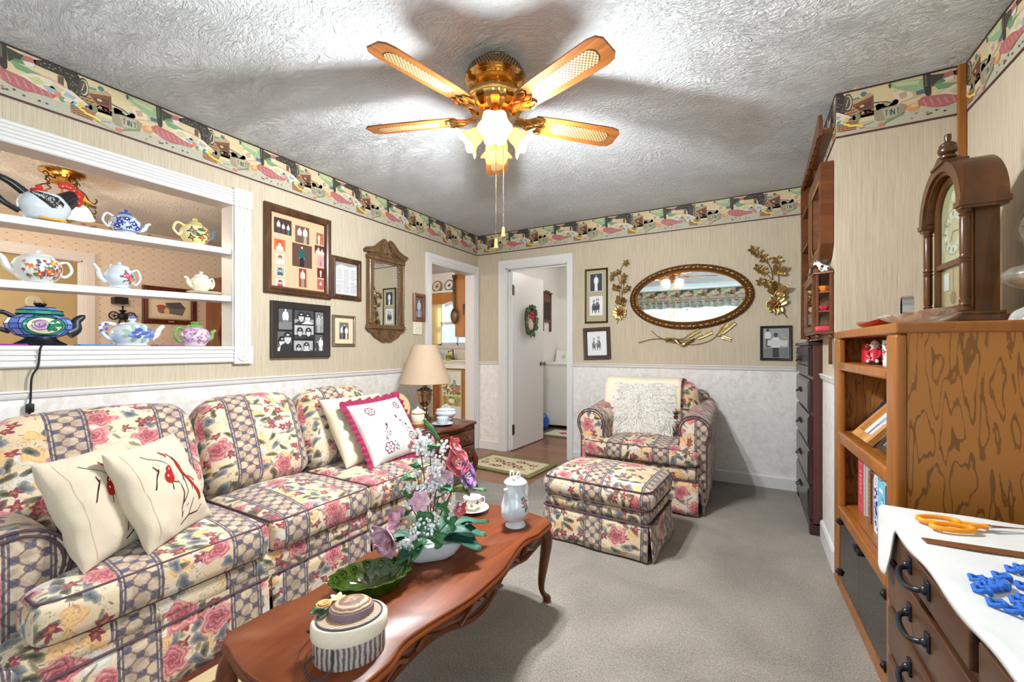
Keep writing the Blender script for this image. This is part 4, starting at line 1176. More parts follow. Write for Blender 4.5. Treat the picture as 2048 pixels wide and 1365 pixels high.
def skirt(root, pts, z1, off, amp=.010, pleats=(), name='skirt_panel', flare=.015):
 """hanging panel following the plan polyline pts"""
 P_ = [Vector((p[0], p[1], 0)) for p in pts]
 L = [0]
 for i in range(1, len(P_)): L.append(L[-1]+(P_[i]-P_[i-1]).length)
 tot = L[-1]
 def at(s):
  for i in range(1, len(P_)):
   if s <= L[i]+1e-9:
    t = (s-L[i-1])/(L[i]-L[i-1]); return P_[i-1].lerp(P_[i], t), (P_[i]-P_[i-1]).normalized()
  return P_[-1], (P_[-1]-P_[-2]).normalized()
 b = MB()
 def fn(u, v):
  p, t = at(u*tot); n_ = Vector((t.y, -t.x, 0))
  d = flare*(1-v) + amp*(1-v)*.5*sin(u*tot*19+off*7)
  return (p.x+n_.x*d, p.y+n_.y*d, .012+(z1-.012)*v)
 b.grid(fn, max(6, int(tot/.03)), 5)
 o = obj(name, b, FLORAL, root, smooth=180, uv=lambda co, n: (co.y+off, co.x-co.z) if abs(n.y) < .75 else (co.x+.3, co.z), solid=.006)
 h = MB(); h.tube([(*(at(tot*i/20)[0] + Vector((at(tot*i/20)[1].y, -at(tot*i/20)[1].x, 0))*.004).to_2d(), z1) for i in range(21)], .0045, 6)
 obj('piping', h, PIPE, o)
 return o
SY = 1.29
sofa = thing('sofa', 'three-seat floral striped sofa with rolled arms along the wall under the pass-through', 'sofa', (-2.70, SY, 0))
yy = [-.80, -.255, .272, .78]
yb = [-.93, -.255, .272, .79]
b = MB(); b.rbox((.53, 0, .20), (.90, 1.98, .18), .03, 3, 6)
obj('seat_base', b, FLORAL, sofa, smooth=180, uv=fuv(-.114+SY))
b = MB(); b.rbox((.90, 0, .265), (.17, 1.93, .105), .045, 4, 10)
obj('front_rail', b, FLORAL, sofa, smooth=180, uv=fuv(-.1+SY))
b = MB(); b.rbox((.10, 0, .45), (.17, 1.94, .62), .07, 4, 8); obj('back_frame', b, FLORAL, sofa, smooth=180, uv=fuv(.05+SY))
seat_cushion(sofa, .40, .995, yy[0]+.005, yy[1]-.004, .30, .440, SY-.114, -1, .125, .83, .040)
seat_cushion(sofa, .40, .995, yy[1]+.004, yy[2]-.004, .30, .440, SY+.011, 0, 0, .92, .040)
seat_cushion(sofa, .40, .995, yy[2]+.004, yy[3]-.005, .30, .440, SY+.03, 1, .125, .83, .040)
for i, of in enumerate((-.09, -.045, .06)):
 back_cushion(sofa, .365, .655, yb[i]+.002, yb[i+1]-.002, .215, .49, radians(23), SY+of)
rolled_arm(sofa, .10, .815, -1, -.915, .485, .120, -.806, .06)
rolled_arm(sofa, .10, .815, 1, .895, .485, .120, .786, .06)
xs_ = .982
skirt(sofa, [(xs_, -.99), (xs_, yy[1]-.008)], .215, SY-.114); skirt(sofa, [(xs_, yy[1]+.008), (xs_, yy[2]-.008)], .215, SY+.011); skirt(sofa, [(xs_, yy[2]+.008), (xs_, .99)], .215, SY+.03)
skirt(sofa, [(.06, -1.0), (xs_-.01, -1.0)], .215, .1); skirt(sofa, [(xs_-.01, 1.0), (.06, 1.0)], .215, .1)
chair = thing('armchair', 'floral upholstered armchair with rolled arms against the back wall', 'armchair', (-.722, 4.045, 0), rz=-pi/2)
b = MB(); b.rbox((.46, 0, .20), (.84, .80, .18), .03, 3, 6); obj('seat_base', b, FLORAL, chair, smooth=180, uv=fuv(.05))
b = MB(); b.rbox((.83, 0, .275), (.15, .80, .11), .045, 4, 8); obj('front_rail', b, FLORAL, chair, smooth=180, uv=fuv(.05))
b = MB(); b.rbox((.10, 0, .45), (.17, .84, .70), .075, 4, 8); obj('back_frame', b, FLORAL, chair, smooth=180, uv=fuv(.1))
seat_cushion(chair, .34, .925, -.265, .265, .325, .452, .0, 2, .145, .83, .035)
back_cushion(chair, .31, .655, -.375, .375, .21, .46, radians(17), .05)
rolled_arm(chair, .10, .835, -1, -.375, .565, .108, -.268, .06, .05)
rolled_arm(chair, .10, .835, 1, .375, .565, .108, .268, .06, .05)
skirt(chair, [(.915, -.410), (.915, .410)], .235, .02); skirt(chair, [(.05, -.420), (.90, -.420)], .235, .1); skirt(chair, [(.90, .420), (.05, .420)], .235, .1)
ott = thing('ottoman', 'floral upholstered ottoman with striped cushion top in front of the armchair', 'ottoman', (-.772, 2.585, 0), rz=-pi/2-radians(4.0))
b = MB(); b.rbox((0, 0, .16), (.45, .60, .20), .03, 3, 6); obj('base', b, FLORAL, ott, smooth=180, uv=fuv(.165))
b = MB(); b.rbox((0, 0, .235), (.485, .64, .075), .034, 4, 8); obj('band', b, FLORAL, ott, smooth=180, uv=fuv(.165))
b = MB()
def ow(u, v, w, o): return (o.x*(1+.012*(1-w*w)), o.y*(1+.012*(1-w*w)), o.z+(.040*(1-u*u)*(1-v*v) if w > 0 else 0))
b.rbox((0, 0, .325), (.51, .665, .135), .062, 5, 12, ow)
tc = obj('cushion', b, FLORAL, ott, smooth=180, uv=fuv(.165))
def loop_pipe(root, hx, hy, rad, z):
 P_ = []
 for (sx, sy, a0) in ((1, 1, 0), (-1, 1, 90), (-1, -1, 180), (1, -1, 270)):
  for k in range(7):
   a = radians(a0+15*k); P_.append((sx*(hx-rad)+rad*cos(a), sy*(hy-rad)+rad*sin(a), z))
 m = MB(); m.tube(P_, .0042, 6, closed=True); obj('piping', m, PIPE, root)
loop_pipe(tc, .248, .325, .06, .375); loop_pipe(tc, .248, .325, .06, .275); loop_pipe(ott, .243, .320, .034, .198)
sk = [(.235, -.315), (.235, .315)]
skirt(ott, [(.238, -.312), (.238, .312)], .198, .165); skirt(ott, [(-.235, -.318), (.232, -.318)], .198, .1); skirt(ott, [(.232, .318), (-.235, .318)], .198, .1); skirt(ott, [(-.238, .312), (-.238, -.312)], .198, .165)
def pillow_surface(w, h, t, pin=.07, seed=0, wr=.006):
 def S(u, v, off, side=1):
  e = max(0, (1-u*u))**.42*max(0, (1-v*v))**.42
  x = w/2*u*(1-pin*(1-v*v)); y = h/2*v*(1-pin*(1-u*u))
  n = wr*noise.noise(Vector((u*2.2+seed, v*2.2, seed*1.7)))*min(1, e*3) + wr*.5*noise.noise(Vector((u*5+seed, v*5, 7)))*min(1, e*3)
  return (x, y, side*(t/2*e + n*side + off))
 return S
def pillow(root, S, mat, n=28):
 b = MB()
 for side in (1, -1):
  b.grid(lambda a, c: S(2*(.5-.5*cos(pi*a))-1, 2*(.5-.5*cos(pi*c))-1, 0, side), n, n)
  if side < 0:
   k = len(b.f)//2; b.f[k:] = [f[::-1] for f in b.f[k:]]
 return obj('cover', b, mat, root, smooth=180)
def axes_M(o, ex, ey):
 ex = Vector(ex).normalized(); ey = Vector(ey); ey = (ey-ex*ey.dot(ex)).normalized(); ez = ex.cross(ey)
 return Matrix(((ex.x, ey.x, ez.x, o[0]), (ex.y, ey.y, ez.y, o[1]), (ex.z, ey.z, ez.z, o[2]), (0, 0, 0, 1)))
RED = K(164, 38, 34); BLK = K(52, 30, 34)
def cardinal_pillow(label, pb, seed):
 ew, eu = Vector((-.165, .265, .01)), Vector((-.085, -.115, .315))
 o = Vector(pb)+ew*.5+eu*.5
 r = thing('throw_pillow', label, 'pillow', (0, 0, 0), M=axes_M(o, ew, eu), group='cream pillows with red cardinals')
 S = pillow_surface(.315, .37, .14, .06, seed, .014)
 pillow(r, S, LINEN)
 b = MB()
 S0 = S; S = lambda u, v, off: S0(u*.74-.20, v*.92, off)
 b.stroke(S0, [(-.80, -.9), (-.78, 0), (-.80, .9)], .012, K(196, 178, 156), .0010, .05)
 def st(pts, w, c=BLK): b.stroke(S, pts, w, c, .0016, .05)
 st([(-.55, .02), (-.25, .38), (-.30, .52)], [.03, .028, .02]); st([(-.28, .40), (-.22, .42)], .02)
 st([(-.45, .82), (-.1, .62), (.05, .50), (.12, .20), (.18, -.02), (.22, -.28), (.14, -.50), (-.02, -.78)], [.012, .014, .016, .016, .02, .024, .026, .03])
 st([(.14, -.50), (.38, -.30), (.42, -.02), (.50, .12)], .022); st([(-.05, -.92), (.28, -.80), (.62, -.82), (.8, -.70)], [.03, .028, .022, .014]); st([(.28, -.8), (.46, -.52), (.52, -.50)], .014)
 st([(.18, -.02), (-.02, .06), (-.12, -.12)], .02); st([(-.02, .06), (-.08, .12)], .02); st([(.42, -.02), (.30, .2)], .014)
 st([(.02, -.72), (.22, -.62), (.30, -.55)], .012)
 b.blob(S, -.06, .18, .13, .15, RED, .0022); b.blob(S, .02, .32, .11, .12, RED, .0024); b.blob(S, -.10, .22, .022, .03, K(240, 200, 190), .0030); b.blob(S, .0, .36, .02, .026, K(240, 200, 190), .0030)
 st([(.34, .72), (.44, .52), (.60, .20), (.66, .0), (.66, -.22), (.74, -.58)], [.03, .10, .20, .17, .07, .09], K(158, 34, 30))
 st([(.12, .80), (.26, .66)], [.05, .10], K(170, 60, 50)); st([(.44, .52), (.52, .60)], .03, RED)
 st([(.78, .05), (.84, -.12)], [.05, .09], K(170, 60, 50)); st([(.55, .05), (.60, -.15), (.56, -.3)], .014)
 obj('cardinal_print', b, ARTC, r, smooth=180)
cardinal_pillow('cream throw pillow with a red cardinal and berries, leaning on the sofa arm', (-1.81, .515, .462), 3.1)
cardinal_pillow('cream throw pillow with a red cardinal, resting on another pillow toward the sofa middle', (-1.775, .665, .466), 8.7)
r = thing('satin_pillow', 'plain ivory satin pillow behind the burgundy-edged embroidered pillow', 'pillow', M=axes_M((-2.105, 1.865, .655), (0, 1, .0), (-.235, .05, .375)))
S = pillow_surface(.46, .44, .16, .05, 5.5, .012); pillow(r, S, SATIN)
r = thing('embroidered_pillow', 'white pillow with burgundy embroidered flowers and a burgundy lace ruffle', 'pillow', M=axes_M((-1.985, 1.935, .640), (-.02, .43, .012), (-.21, .07, .33)))
S = pillow_surface(.43, .40, .15, .05, 2.2, .006); pillow(r, S, COTTON)
b = MB()
def ruf(u, v):
 a = u*4; k = int(a) % 4; t = (a-int(a))*2-1
 e = {0: (t, -1), 1: (1, t), 2: (-t, 1), 3: (-1, -t)}[k]
 p = S(e[0], e[1], 0)
 d = .038*v*(1+.15*sin(u*150)); q = 1+.0
 nx, ny = {0: (0, -1), 1: (1, 0), 2: (0, 1), 3: (-1, 0)}[k]
 cr = max(0, (abs(t)-.85)/.15); 
 sx = {0: t, 1: 0, 2: -t, 3: 0}[k]; sy = {0: 0, 1: t, 2: 0, 3: -t}[k]
 return (p[0]+(nx+cr*(1 if sx > 0 else -1 if sx < 0 else 0)*.9)*d, p[1]+(ny+cr*(1 if sy > 0 else -1 if sy < 0 else 0)*.9)*d, p[2]+.008*v*sin(u*4*70))
b.grid(ruf, 560, 2, cu=True); obj('lace_ruffle', b, BURG, r, smooth=180)
b = MB(); MAG = K(122, 28, 60); GRN = K(120, 124, 128)
def flower_ring(x, y, s):
 for k in range(6):
  a = 2*pi*k/6
  pts = [(x+s*(.55*cos(a+t)+.0), y+s*(.55*sin(a+t))) for t in (-.5,)]
  P_ = []
  for j in range(9):
   q = -1.9+3.8*j/8; P_.append((x+s*(.62*cos(a)+.40*cos(a+q)), y+s*(.62*sin(a)+.40*sin(a+q))))
  b.stroke(S, P_, .022, MAG, .0016, .05)
 P_ = [(x+s*.28*cos(2*pi*j/10), y+s*.28*sin(2*pi*j/10)) for j in range(11)]; b.stroke(S, P_, .018, MAG, .0016, .05)
flower_ring(-.56, .62, .15); flower_ring(.56, .66, .13); flower_ring(-.44, -.66, .17); flower_ring(.62, -.50, .15)
q = random.Random(9)
for (x0, y0, x1, y1) in ((-.30, -.30, -.30, .0), (-.48, -.45, -.30, .02), (.55, -.30, .25, .22), (.70, -.28, .36, .10), (-.2, -.6, -.12, -.75), (.55, -.72, .45, -.85)):
 for k in range(8):
  t = k/7; x, y = x0+(x1-x0)*t+q.uniform(-.05, .05), y0+(y1-y0)*t+q.uniform(-.04, .04)
  a = q.random()*6; b.stroke(S, [(x, y), (x+.06*cos(a), y+.06*sin(a))], .022, MAG if q.random() < .65 else GRN, .0018, .05)
for (x, y) in ((-.30, .06), (.22, .26)):
 for k in range(6): a = k*pi/3; b.stroke(S, [(x, y), (x+.05*cos(a), y+.06*sin(a))], .02, MAG, .0018, .05)
for (x, y) in ((-.66, .78), (-.74, .66), (-.5, .85)): b.blob(S, x, y, .07, .04, K(214, 210, 204), .0014, x*9)
obj('stitched_pattern', b, ARTC, r, smooth=180)
r = thing('shag_pillow', 'fluffy cream shag fur pillow on the floral armchair', 'pillow', M=axes_M((-.765, 3.535, .648), (1, .02, 0), (.0, .14, .42)))
S = pillow_surface(.43, .43, .15, .03, 1.2, .004)
SHAG = plain('cream_shag', (246, 234, 218), .85, var=.06, scale=120)
pillow(r, S, SHAG)
b = MB(); q = random.Random(21)
for i in range(7000):
 u, v = q.uniform(-1, 1), q.uniform(-1, 1)
 if i % 6 == 0:
  if q.random() < .5: u = q.choice((-1, 1))*.985
  else: v = q.choice((-1, 1))*.985
 p = Vector(S(u, v, 0)); a = 2.5*noise.noise(Vector((u*2.5, v*2.5, 3)))+q.uniform(-.9, .9) - pi/2
 L = q.uniform(.03, .055); n_ = Vector((u*.7, v*.7, .75)).normalized()
 d = Vector((cos(a), sin(a), 0)); s_ = Vector((-d.y, d.x, 0))*.0026
 p1 = p + n_*L*.45 + d*L*.35; p2 = p + n_*L*.55 + d*L*.95
 g_ = q.uniform(.72, 1.0); b.col = (1.0*g_, .94*g_, .86*g_, 1)
 b.add([p-s_, p+s_, p1-s_*.8, p1+s_*.8, p2], [(0, 1, 3, 2), (2, 3, 4)])
b.col = None; o = obj('fur_pile', b, ARTC, r, smooth=0); o['kind'] = 'stuff'
r = thing('throw_cover', 'cream fabric cover draped over the top of the armchair back', 'throw', (-.79, 3.71, .812))
b = MB()
pf = [(-.158, -.16), (-.140, -.06), (-.115, .03), (-.075, .072), (-.02, .088), (.05, .085), (.12, .075), (.185, .070), (.225, .062), (.246, .02), (.250, -.12)]
def thr(u, v):
 k = v*(len(pf)-1); i = min(len(pf)-2, int(k)); t = k-i
 y = pf[i][0]+(pf[i+1][0]-pf[i][0])*t; z = pf[i][1]+(pf[i+1][1]-pf[i][1])*t
 return (-.305+.61*u, y-.002*sin(u*20), z+.003*sin(u*9))
b.grid(thr, 20, 40); obj('cloth', b, plain('cream_suede', (236, 222, 196), .85, var=.04), r, smooth=180, solid=.006)
def cabriole(b, top, knee, ankle, foot, r0=.024, r1=.019, r2=.010, n=10):
 P_ = bez([top, knee, ankle, foot], 24)
 m = len(P_); rs = []
 for i in range(m):
  t = i/(m-1)
  r = r0*(1-sstep(0, .30, t))+r1*sstep(0, .30, t)
  r = r*(1-sstep(.30, .80, t)) + r2*sstep(.30, .80, t)
  r += .007*sstep(.90, .97, t)
  rs.append(r)
 b.tube(P_, rs, n)
 b.ball((foot[0], foot[1], foot[2]+.004), r2+.008, 10, 6, sz=.55)
CZ = .40
ct = thing('coffee_table', 'long cherry wood coffee table with a serpentine edge and curved legs', 'coffee table', (-.976, 1.148, 0))
def ct_outline(off=0, n=44):
 """closed counter-clockwise plan of the serpentine top, offset outwards by off"""
 def w(y):
  a = abs(y)
  return .250 - .040*sstep(.05, .33, a) + .021*sstep(.33, .41, a) + off
 side = [(w(-.52+1.04*i/n), -.52+1.04*i/n) for i in range(n+1)]
 c = w(.52)
 cor = [(c-.055+.055*cos(pi/2*k/7), .52+(.052+off*.8)*sin(pi/2*k/7)) for k in range(1, 7)]
 end = []
 for k in range(13):
  t = 1-2*k/12; end.append((t*(c-.055), .572+off*.8+.030*(1-t*t)**1.5))
 mx = lambda P_: [(-x, y) for x, y in P_[::-1]]
 half = side + cor + end + mx(cor)
 return half + [(-x, -y) for x, y in half]
def loft(b, loops):
 n = len(loops[0][0]); vs = []
 for pts, z in loops: vs += [(x, y, z) for x, y in pts]
 fs = []
 for j in range(len(loops)-1):
  for i in range(n):
   k = (i+1) % n; fs.append((j*n+i, j*n+k, (j+1)*n+k, (j+1)*n+i))
 fs.append(tuple(range(n))[::-1]); fs.append(tuple((len(loops)-1)*n+i for i in range(n)))
 b.add(vs, fs)
b = MB(); loft(b, [(ct_outline(-.020), CZ-.030), (ct_outline(-.004), CZ-.026), (ct_outline(0), CZ-.020), (ct_outline(-.002), CZ-.014), (ct_outline(-.007), CZ-.010), (ct_outline(-.006), CZ-.004), (ct_outline(-.010), CZ)])
obj('tabletop', b, CHERRY, ct, smooth=50)
b = MB()
lp = ct_outline(-.045)
def apz(x, y):
 if abs(y) < .54: return CZ-.085-.016*cos(y*2*pi/.36)*(1 if abs(y) < .40 else .3) - .014*(1-abs(y)/.54)
 return CZ-.085-.014*cos(x*2*pi/.22)
n = len(lp)
vs = []
for x, y in lp: vs += [(x, y, CZ-.028), (x*1.03, y*1.008, CZ-.055), (x*1.0, y, apz(x, y))]
b.add(vs, [(i*3+k, i*3+k+1, ((i+1) % n)*3+k+1, ((i+1) % n)*3+k) for i in range(n) for k in (0, 1)])
b.tube([(x*1.008, y*1.003, apz(x, y)+.002) for x, y in lp], .0055, 6, closed=True)
for s in (-1, 1):
 for c_ in (-.30, 0, .30):
  for d_ in (-1, 1):
   b.tube(bez([(s*(.222 if abs(c_) < .1 else .195), c_+d_*(.02+.10*t), CZ-.062+.014*sin(t*5)) for t in (0, .3, .6, 1)], 12), [.004, .002], 5)
obj('apron', b, CHERRYD, ct, smooth=50, solid=.010)
for sx in (-1, 1):
 for sy in (-1, 1):
  b = MB(); cabriole(b, (sx*.180, sy*.535, CZ-.03), (sx*.192, sy*.556, CZ-.10), (sx*.158, sy*.575, .09), (sx*.168, sy*.612, .012), .028, .026, .012)
  obj('leg', b, CHERRYD, ct, smooth=60)
def decal_flower(b, S, x, y, s, cols, off=.0012, leaf=True, ang=0):
 if leaf:
  for k in range(4): 
   a = ang+k*1.7; b.blob(S, x+1.2*s*cos(a), y+1.2*s*sin(a), s*.7, s*.32, cols[2], off*.7, a)
 for k in range(5):
  a = ang+2*pi*k/5; b.blob(S, x+.5*s*cos(a), y+.5*s*sin(a), s*.55, s*.45, cols[0], off, a)
 b.blob(S, x, y, s*.4, s*.4, cols[1], off*1.3)
def lathe_S(prof, sx=1, sy=1):
 """surface function of a lathe: a = angle (radians), z = height"""
 def S(a, z, off):
  for i in range(len(prof)-1):
   if prof[i][1] <= z <= prof[i+1][1] and prof[i+1][1] > prof[i][1]:
    t = (z-prof[i][1])/(prof[i+1][1]-prof[i][1]); r = prof[i][0]+(prof[i+1][0]-prof[i][0])*t
    return ((r*sx+off)*cos(a), (r*sy+off)*sin(a), z)
  return ((prof[-1][0]+off)*cos(a)*sx, (prof[-1][0]+off)*sin(a)*sy, z)
 return S
def dense(prof, n=40):
 P_ = bez([(r, z, 0) for r, z in prof], n); return [(max(0, p.x), p.y) for p in P_]
def scaled(S, k):   # let strokes be given in metres around the body radius k
 return lambda a, z, off: S(a/k, z, off)
PINK, ROSE, LEAF = K(206, 120, 140), K(176, 70, 96), K(84, 112, 84)
pot = thing('coffee_pot', 'tall white porcelain coffee pot with a rose spray on the coffee table', 'coffee pot', (-.866, 1.570, CZ), rz=radians(-96))
pf = dense([(.040, 0), (.043, .004), (.036, .016), (.030, .024), (.042, .036), (.056, .058), (.060, .080), (.054, .110), (.044, .140), (.040, .165), (.042, .178), (.044, .184)], 48)
b = MB(); b.lathe(pf, 40, cap1=False); obj('body', b, PORCB, pot, smooth=70)
b = MB(); b.lathe(dense([(.047, .180), (.048, .185), (.040, .194), (.024, .204), (.012, .208), (.0, .210)], 20), 36)
obj('lid', b, PORC, pot, smooth=70)
for y in (-.018, .016):
 b = MB(); b.tube([(.012*cos(a), y, .214+.014*sin(a)) for a in [radians(-30+24*k) for k in range(11)]], .0035, 8); obj('lid_loop', b, PORC, pot)
b = MB(); P_ = bez([(.040, 0, .050), (.062, 0, .070), (.058, 0, .11), (.060, 0, .145), (.068, 0, .172)], 24)
b.tube(P_, [.026-.018*sstep(0, 1, i/(len(P_)-1)) for i in range(len(P_))], 14); obj('spout', b, PORCB, pot, smooth=70)
b = MB(); b.tube(bez([(-.040, 0, .155), (-.075, 0, .165), (-.090, 0, .13), (-.075, 0, .085), (-.053, 0, .070)], 24), .006, 8); obj('handle', b, PORC, pot)
b = MB(); S = lathe_S(pf); S2 = scaled(S, .05)
for (x, z, s) in ((.072, .115, .010), (.066, .098, .007)): decal_flower(b, S2, x, z, s, (PINK, ROSE, LEAF))
for (x, z) in ((.060, .125), (.078, .090), (.070, .080)): b.blob(S2, x, z, .008, .004, LEAF, .0012, 1.2)
for (a, r_) in ((radians(20), .034), (radians(28), .030), (radians(14), .028)): b.disc(r_*cos(a), r_*sin(a), .004, .003, LEAF, .2015+(.034-r_)*.5)
obj('rose_decal', b, ARTG, pot, smooth=180)
def cup_saucer(name, label, loc, rs, rc, hc_, mat, deco, rz=0, smat=None):
 r = thing(name, label, 'teacup', loc, rz)
 b = MB(); b.lathe([(0, .002), (rs*.45, .002), (rs*.5, .004), (rs*.95, .016), (rs, .018), (rs*.97, .020), (rs*.55, .009), (0, .007)], 40, cap0=False); obj('saucer', b, smat or mat, r, smooth=60)
 z0 = .008
 pf = dense([(rc*.45, z0), (rc*.5, z0+.004), (rc*.62, z0+.010), (rc*.88, z0+hc_*.45), (rc, z0+hc_)], 24)
 b = MB(); b.lathe(pf + [(rc*.96, z0+hc_), (rc*.82, z0+hc_*.45), (rc*.5, z0+.012), (0, z0+.010)], 36); obj('cup', b, mat, r, smooth=60)
 b = MB(); b.tube(bez([(rc*.95, 0, z0+hc_*.85), (rc*1.35, 0, z0+hc_*.8), (rc*1.35, 0, z0+hc_*.45), (rc*.82, 0, z0+hc_*.3)], 16), .0028, 8); obj('handle', b, mat, r)
 S = scaled(lathe_S(pf), rc); b = MB()
 deco(b, S, rc, z0, hc_); obj('painted_flowers', b, ARTG, r, smooth=180)
 return r
def deco1(b, S, rc, z0, h):
 for k in range(9): decal_flower(b, S, rc*(k*2*pi/9), z0+h*(.55+.15*sin(k*2)), .006, (K(140, 60, 90), ROSE, LEAF))
cup_saucer('teacup', 'white teacup with small roses on a saucer at the far end of the coffee table', (-1.115, 1.615, CZ), .075, .043, .058, PORC, deco1, 1.0, CREAMP)
def deco2(b, S, rc, z0, h):
 for k in range(16):
  x = rc*(k*2*pi/16); b.blob(S, x, z0+h*.55, .006, .009, K(150, 190, 190), .0012, 0); b.blob(S, x, z0+h*.78, .006, .003, K(120, 160, 170), .0012, 0)
hb = thing('hat_box', 'oval trinket box with a modelled straw hat and yellow rose on its lid', 'trinket box', (-.858, .716, CZ), rz=radians(50))
STRAW = None
def strawmat(name, a, c_, axis):
 t = NT(name); v = t.coord(); x, y, z = t.sep(v)
 if axis == 'around': k = t.math('MULTIPLY', t.math('ARCTAN2', y, x), 34.0)
 elif axis == 'z': k = t.math('MULTIPLY', z, 900.0)
 else: k = t.math('MULTIPLY', y, 900.0)
 k = t.math('ADD', k, t.math('MULTIPLY', t.noise(v, 60, 2), 5.0))
 f = t.math('ADD', t.math('MULTIPLY', t.math('SINE', k), .5), .5)
 t.bsdf(t.mix(f, K(*a), K(*c_)), .55, 0, t.bump(f, .5, .002)); return t.mat
b = MB(); b.lathe([(.97, 0), (1, .004), (1, .062)], 56, sx=.083, sy=.064); obj('box_body', b, strawmat('ridged_grey_box', (92, 76, 74), (190, 178, 172), 'around'), hb, smooth=50)
b = MB(); b.lathe([(1.04, .056), (1.07, .060), (1.07, .088), (1.02, .093), (.90, .0915), (.0, .0915)], 56, sx=.083, sy=.064); obj('lid', b, plain('cream_lid_band', (222, 206, 184), .6, var=.05, bump=.2, scale=200), hb, smooth=40)
b = MB(); b.lathe([(.90, .0905), (.88, .0945), (.60, .0955), (.0, .0955)], 56, sx=.083, sy=.064); obj('hat_brim', b, strawmat('straw_brim', (140, 104, 80), (208, 178, 150), 'y'), hb, smooth=50)
b = MB(); b.tube([(.083*.91*cos(a), .064*.91*sin(a), .0945) for a in [2*pi*k/48 for k in range(48)]], .0022, 6, closed=True); obj('brim_edge', b, plain('slate_cord', (66, 70, 78), .6), hb)
b = MB(); b.lathe(dense([(.62, .095), (.60, .108), (.55, .118), (.40, .126), (.2, .129), (.0, .130)], 24), 48, c=(.004, .004, 0), sx=.083, sy=.064); obj('hat_crown', b, strawmat('straw_crown', (120, 88, 70), (204, 172, 144), 'z'), hb, smooth=80)
b = MB(); b.lathe([(.635, .0955), (.635, .110), (.615, .113)], 48, c=(.004, .004, 0), sx=.083, sy=.064); obj('hat_ribbon', b, plain('mauve_ribbon', (122, 98, 106), .55), hb)
b = MB(); RY = plain('yellow_resin_rose', (214, 164, 98), .5, var=.2, scale=160)
fx, fy, fz = -.060, .030, .104
for k in range(3):
 for j in range(5+k):
  a = 2*pi*j/(5+k)+k; petal_leaf(b, (fx, fy, fz), a, .007+.006*k, .006+.003*k, 1.3-.45*k, .4, .004)
obj('resin_rose', b, RY, hb, smooth=60, solid=.001)
b = MB()
for j in range(5): petal_leaf(b, (fx+.030, fy+.028, fz-.004), 1.2+1.25*j, .020, .007, .5, .3, .002)
obj('resin_lily', b, plain('cream_resin_lily', (232, 204, 150), .5, var=.15, scale=160), hb, smooth=60, solid=.001)
b = MB()
for a in (2.4, 3.3, -.6, 4.6): petal_leaf(b, (fx, fy, fz-.008), a, .034, .010, .15, .3, 0)
obj('resin_leaves', b, plain('green_resin_leaf', (50, 88, 54), .45, var=.2, scale=120), hb, smooth=60, solid=.001)
b = MB(); b.tube(bez([(-.078, .02, .060), (-.10, .05, .045), (-.085, .10, .006), (-.04, .135, .004), (-.03, .10, .004), (-.075, .06, .02), (-.082, .03, .05), (-.075, -.02, .03), (-.10, -.02, .006), (-.075, -.075, .004), (-.04, -.075, .02), (-.035, -.066, .055)], 90), .0022, 6)
obj('cord_loop', b, plain('black_cord', (46, 44, 46), .6), hb)
gd = thing('glass_dish', 'oval green pressed-glass dish with a scalloped rim on the coffee table', 'dish', (-1.025, .935, CZ), rz=radians(56))
b = MB()
def rimf(a, z): return 1 + (.035*cos(16*a) if z > .025 else .012*cos(16*a)*max(0, z)/.03)
b.lathe([(0, .003), (.60, .003), (.68, .006), (.84, .028), (1.0, .050), (1.02, .052), (.99, .054), (.80, .032), (.64, .011), (0, .009)], 128, sx=.122, sy=.088, rib=rimf, cap0=False)
obj('bowl', b, GREENG, gd, smooth=60)
b = MB()
for k in range(16):
 a = 2*pi*k/16; x, y = .105*cos(a), .076*sin(a)
 t_ = Vector((-sin(a)*.105, cos(a)*.076, 0)).normalized(); n_ = Vector((cos(a)*.8, sin(a)*.8, .7))
 up = Vector((cos(a)*.55, sin(a)*.55, .8)).normalized()
 for (rr_, th_) in ((.0105, .0022),):
  b.tube([Vector((x, y, .040)) + t_*rr_*cos(q_) + up*rr_*sin(q_)*1.1 for q_ in [2*pi*j/16 for j in range(16)]], th_, 6, closed=True)
 b.ball((x*1.05, y*1.05, .042), .005, 8, 6)
obj('pressed_medallions', b, GREENG, gd, smooth=60)
fa = thing('flower_arrangement', 'artificial flower arrangement with white berries in a white footed bowl', 'flower arrangement', (-1.000, 1.185, CZ), rz=radians(0))
b = MB()
def rectb(b, levels):
 vs = []; n = 40
 for (hx, hy, z, e) in levels:
  for i in range(n):
   a = 2*pi*i/n; c_, s_ = cos(a), sin(a)
   vs.append((hx*abs(c_)**e*(1 if c_ >= 0 else -1), hy*abs(s_)**e*(1 if s_ >= 0 else -1), z))
 fs = [(j*n+i, j*n+(i+1) % n, (j+1)*n+(i+1) % n, (j+1)*n+i) for j in range(len(levels)-1) for i in range(n)]
 fs += [tuple(range(n))[::-1]]
 b.add(vs, fs)
b.M = Matrix.Rotation(radians(48), 4, 'Z')
rectb(b, [(.056, .036, 0, .45), (.066, .042, .004, .45), (.088, .056, .022, .4), (.108, .070, .055, .35), (.115, .075, .068, .35), (.111, .071, .070, .35), (.098, .060, .055, .35), (.0, .0, .050, .5)])
obj('bowl', b, PORCB, fa, smooth=60)
LG = [plain('silk_leaf_dark', (30, 78, 52), .55, var=.25, scale=30), plain('silk_leaf_mid', (58, 116, 68), .5, var=.2, scale=30), plain('silk_leaf_teal', (42, 92, 74), .5, var=.2, scale=30), plain('silk_leaf_olive', (126, 132, 62), .55, var=.2, scale=30)]
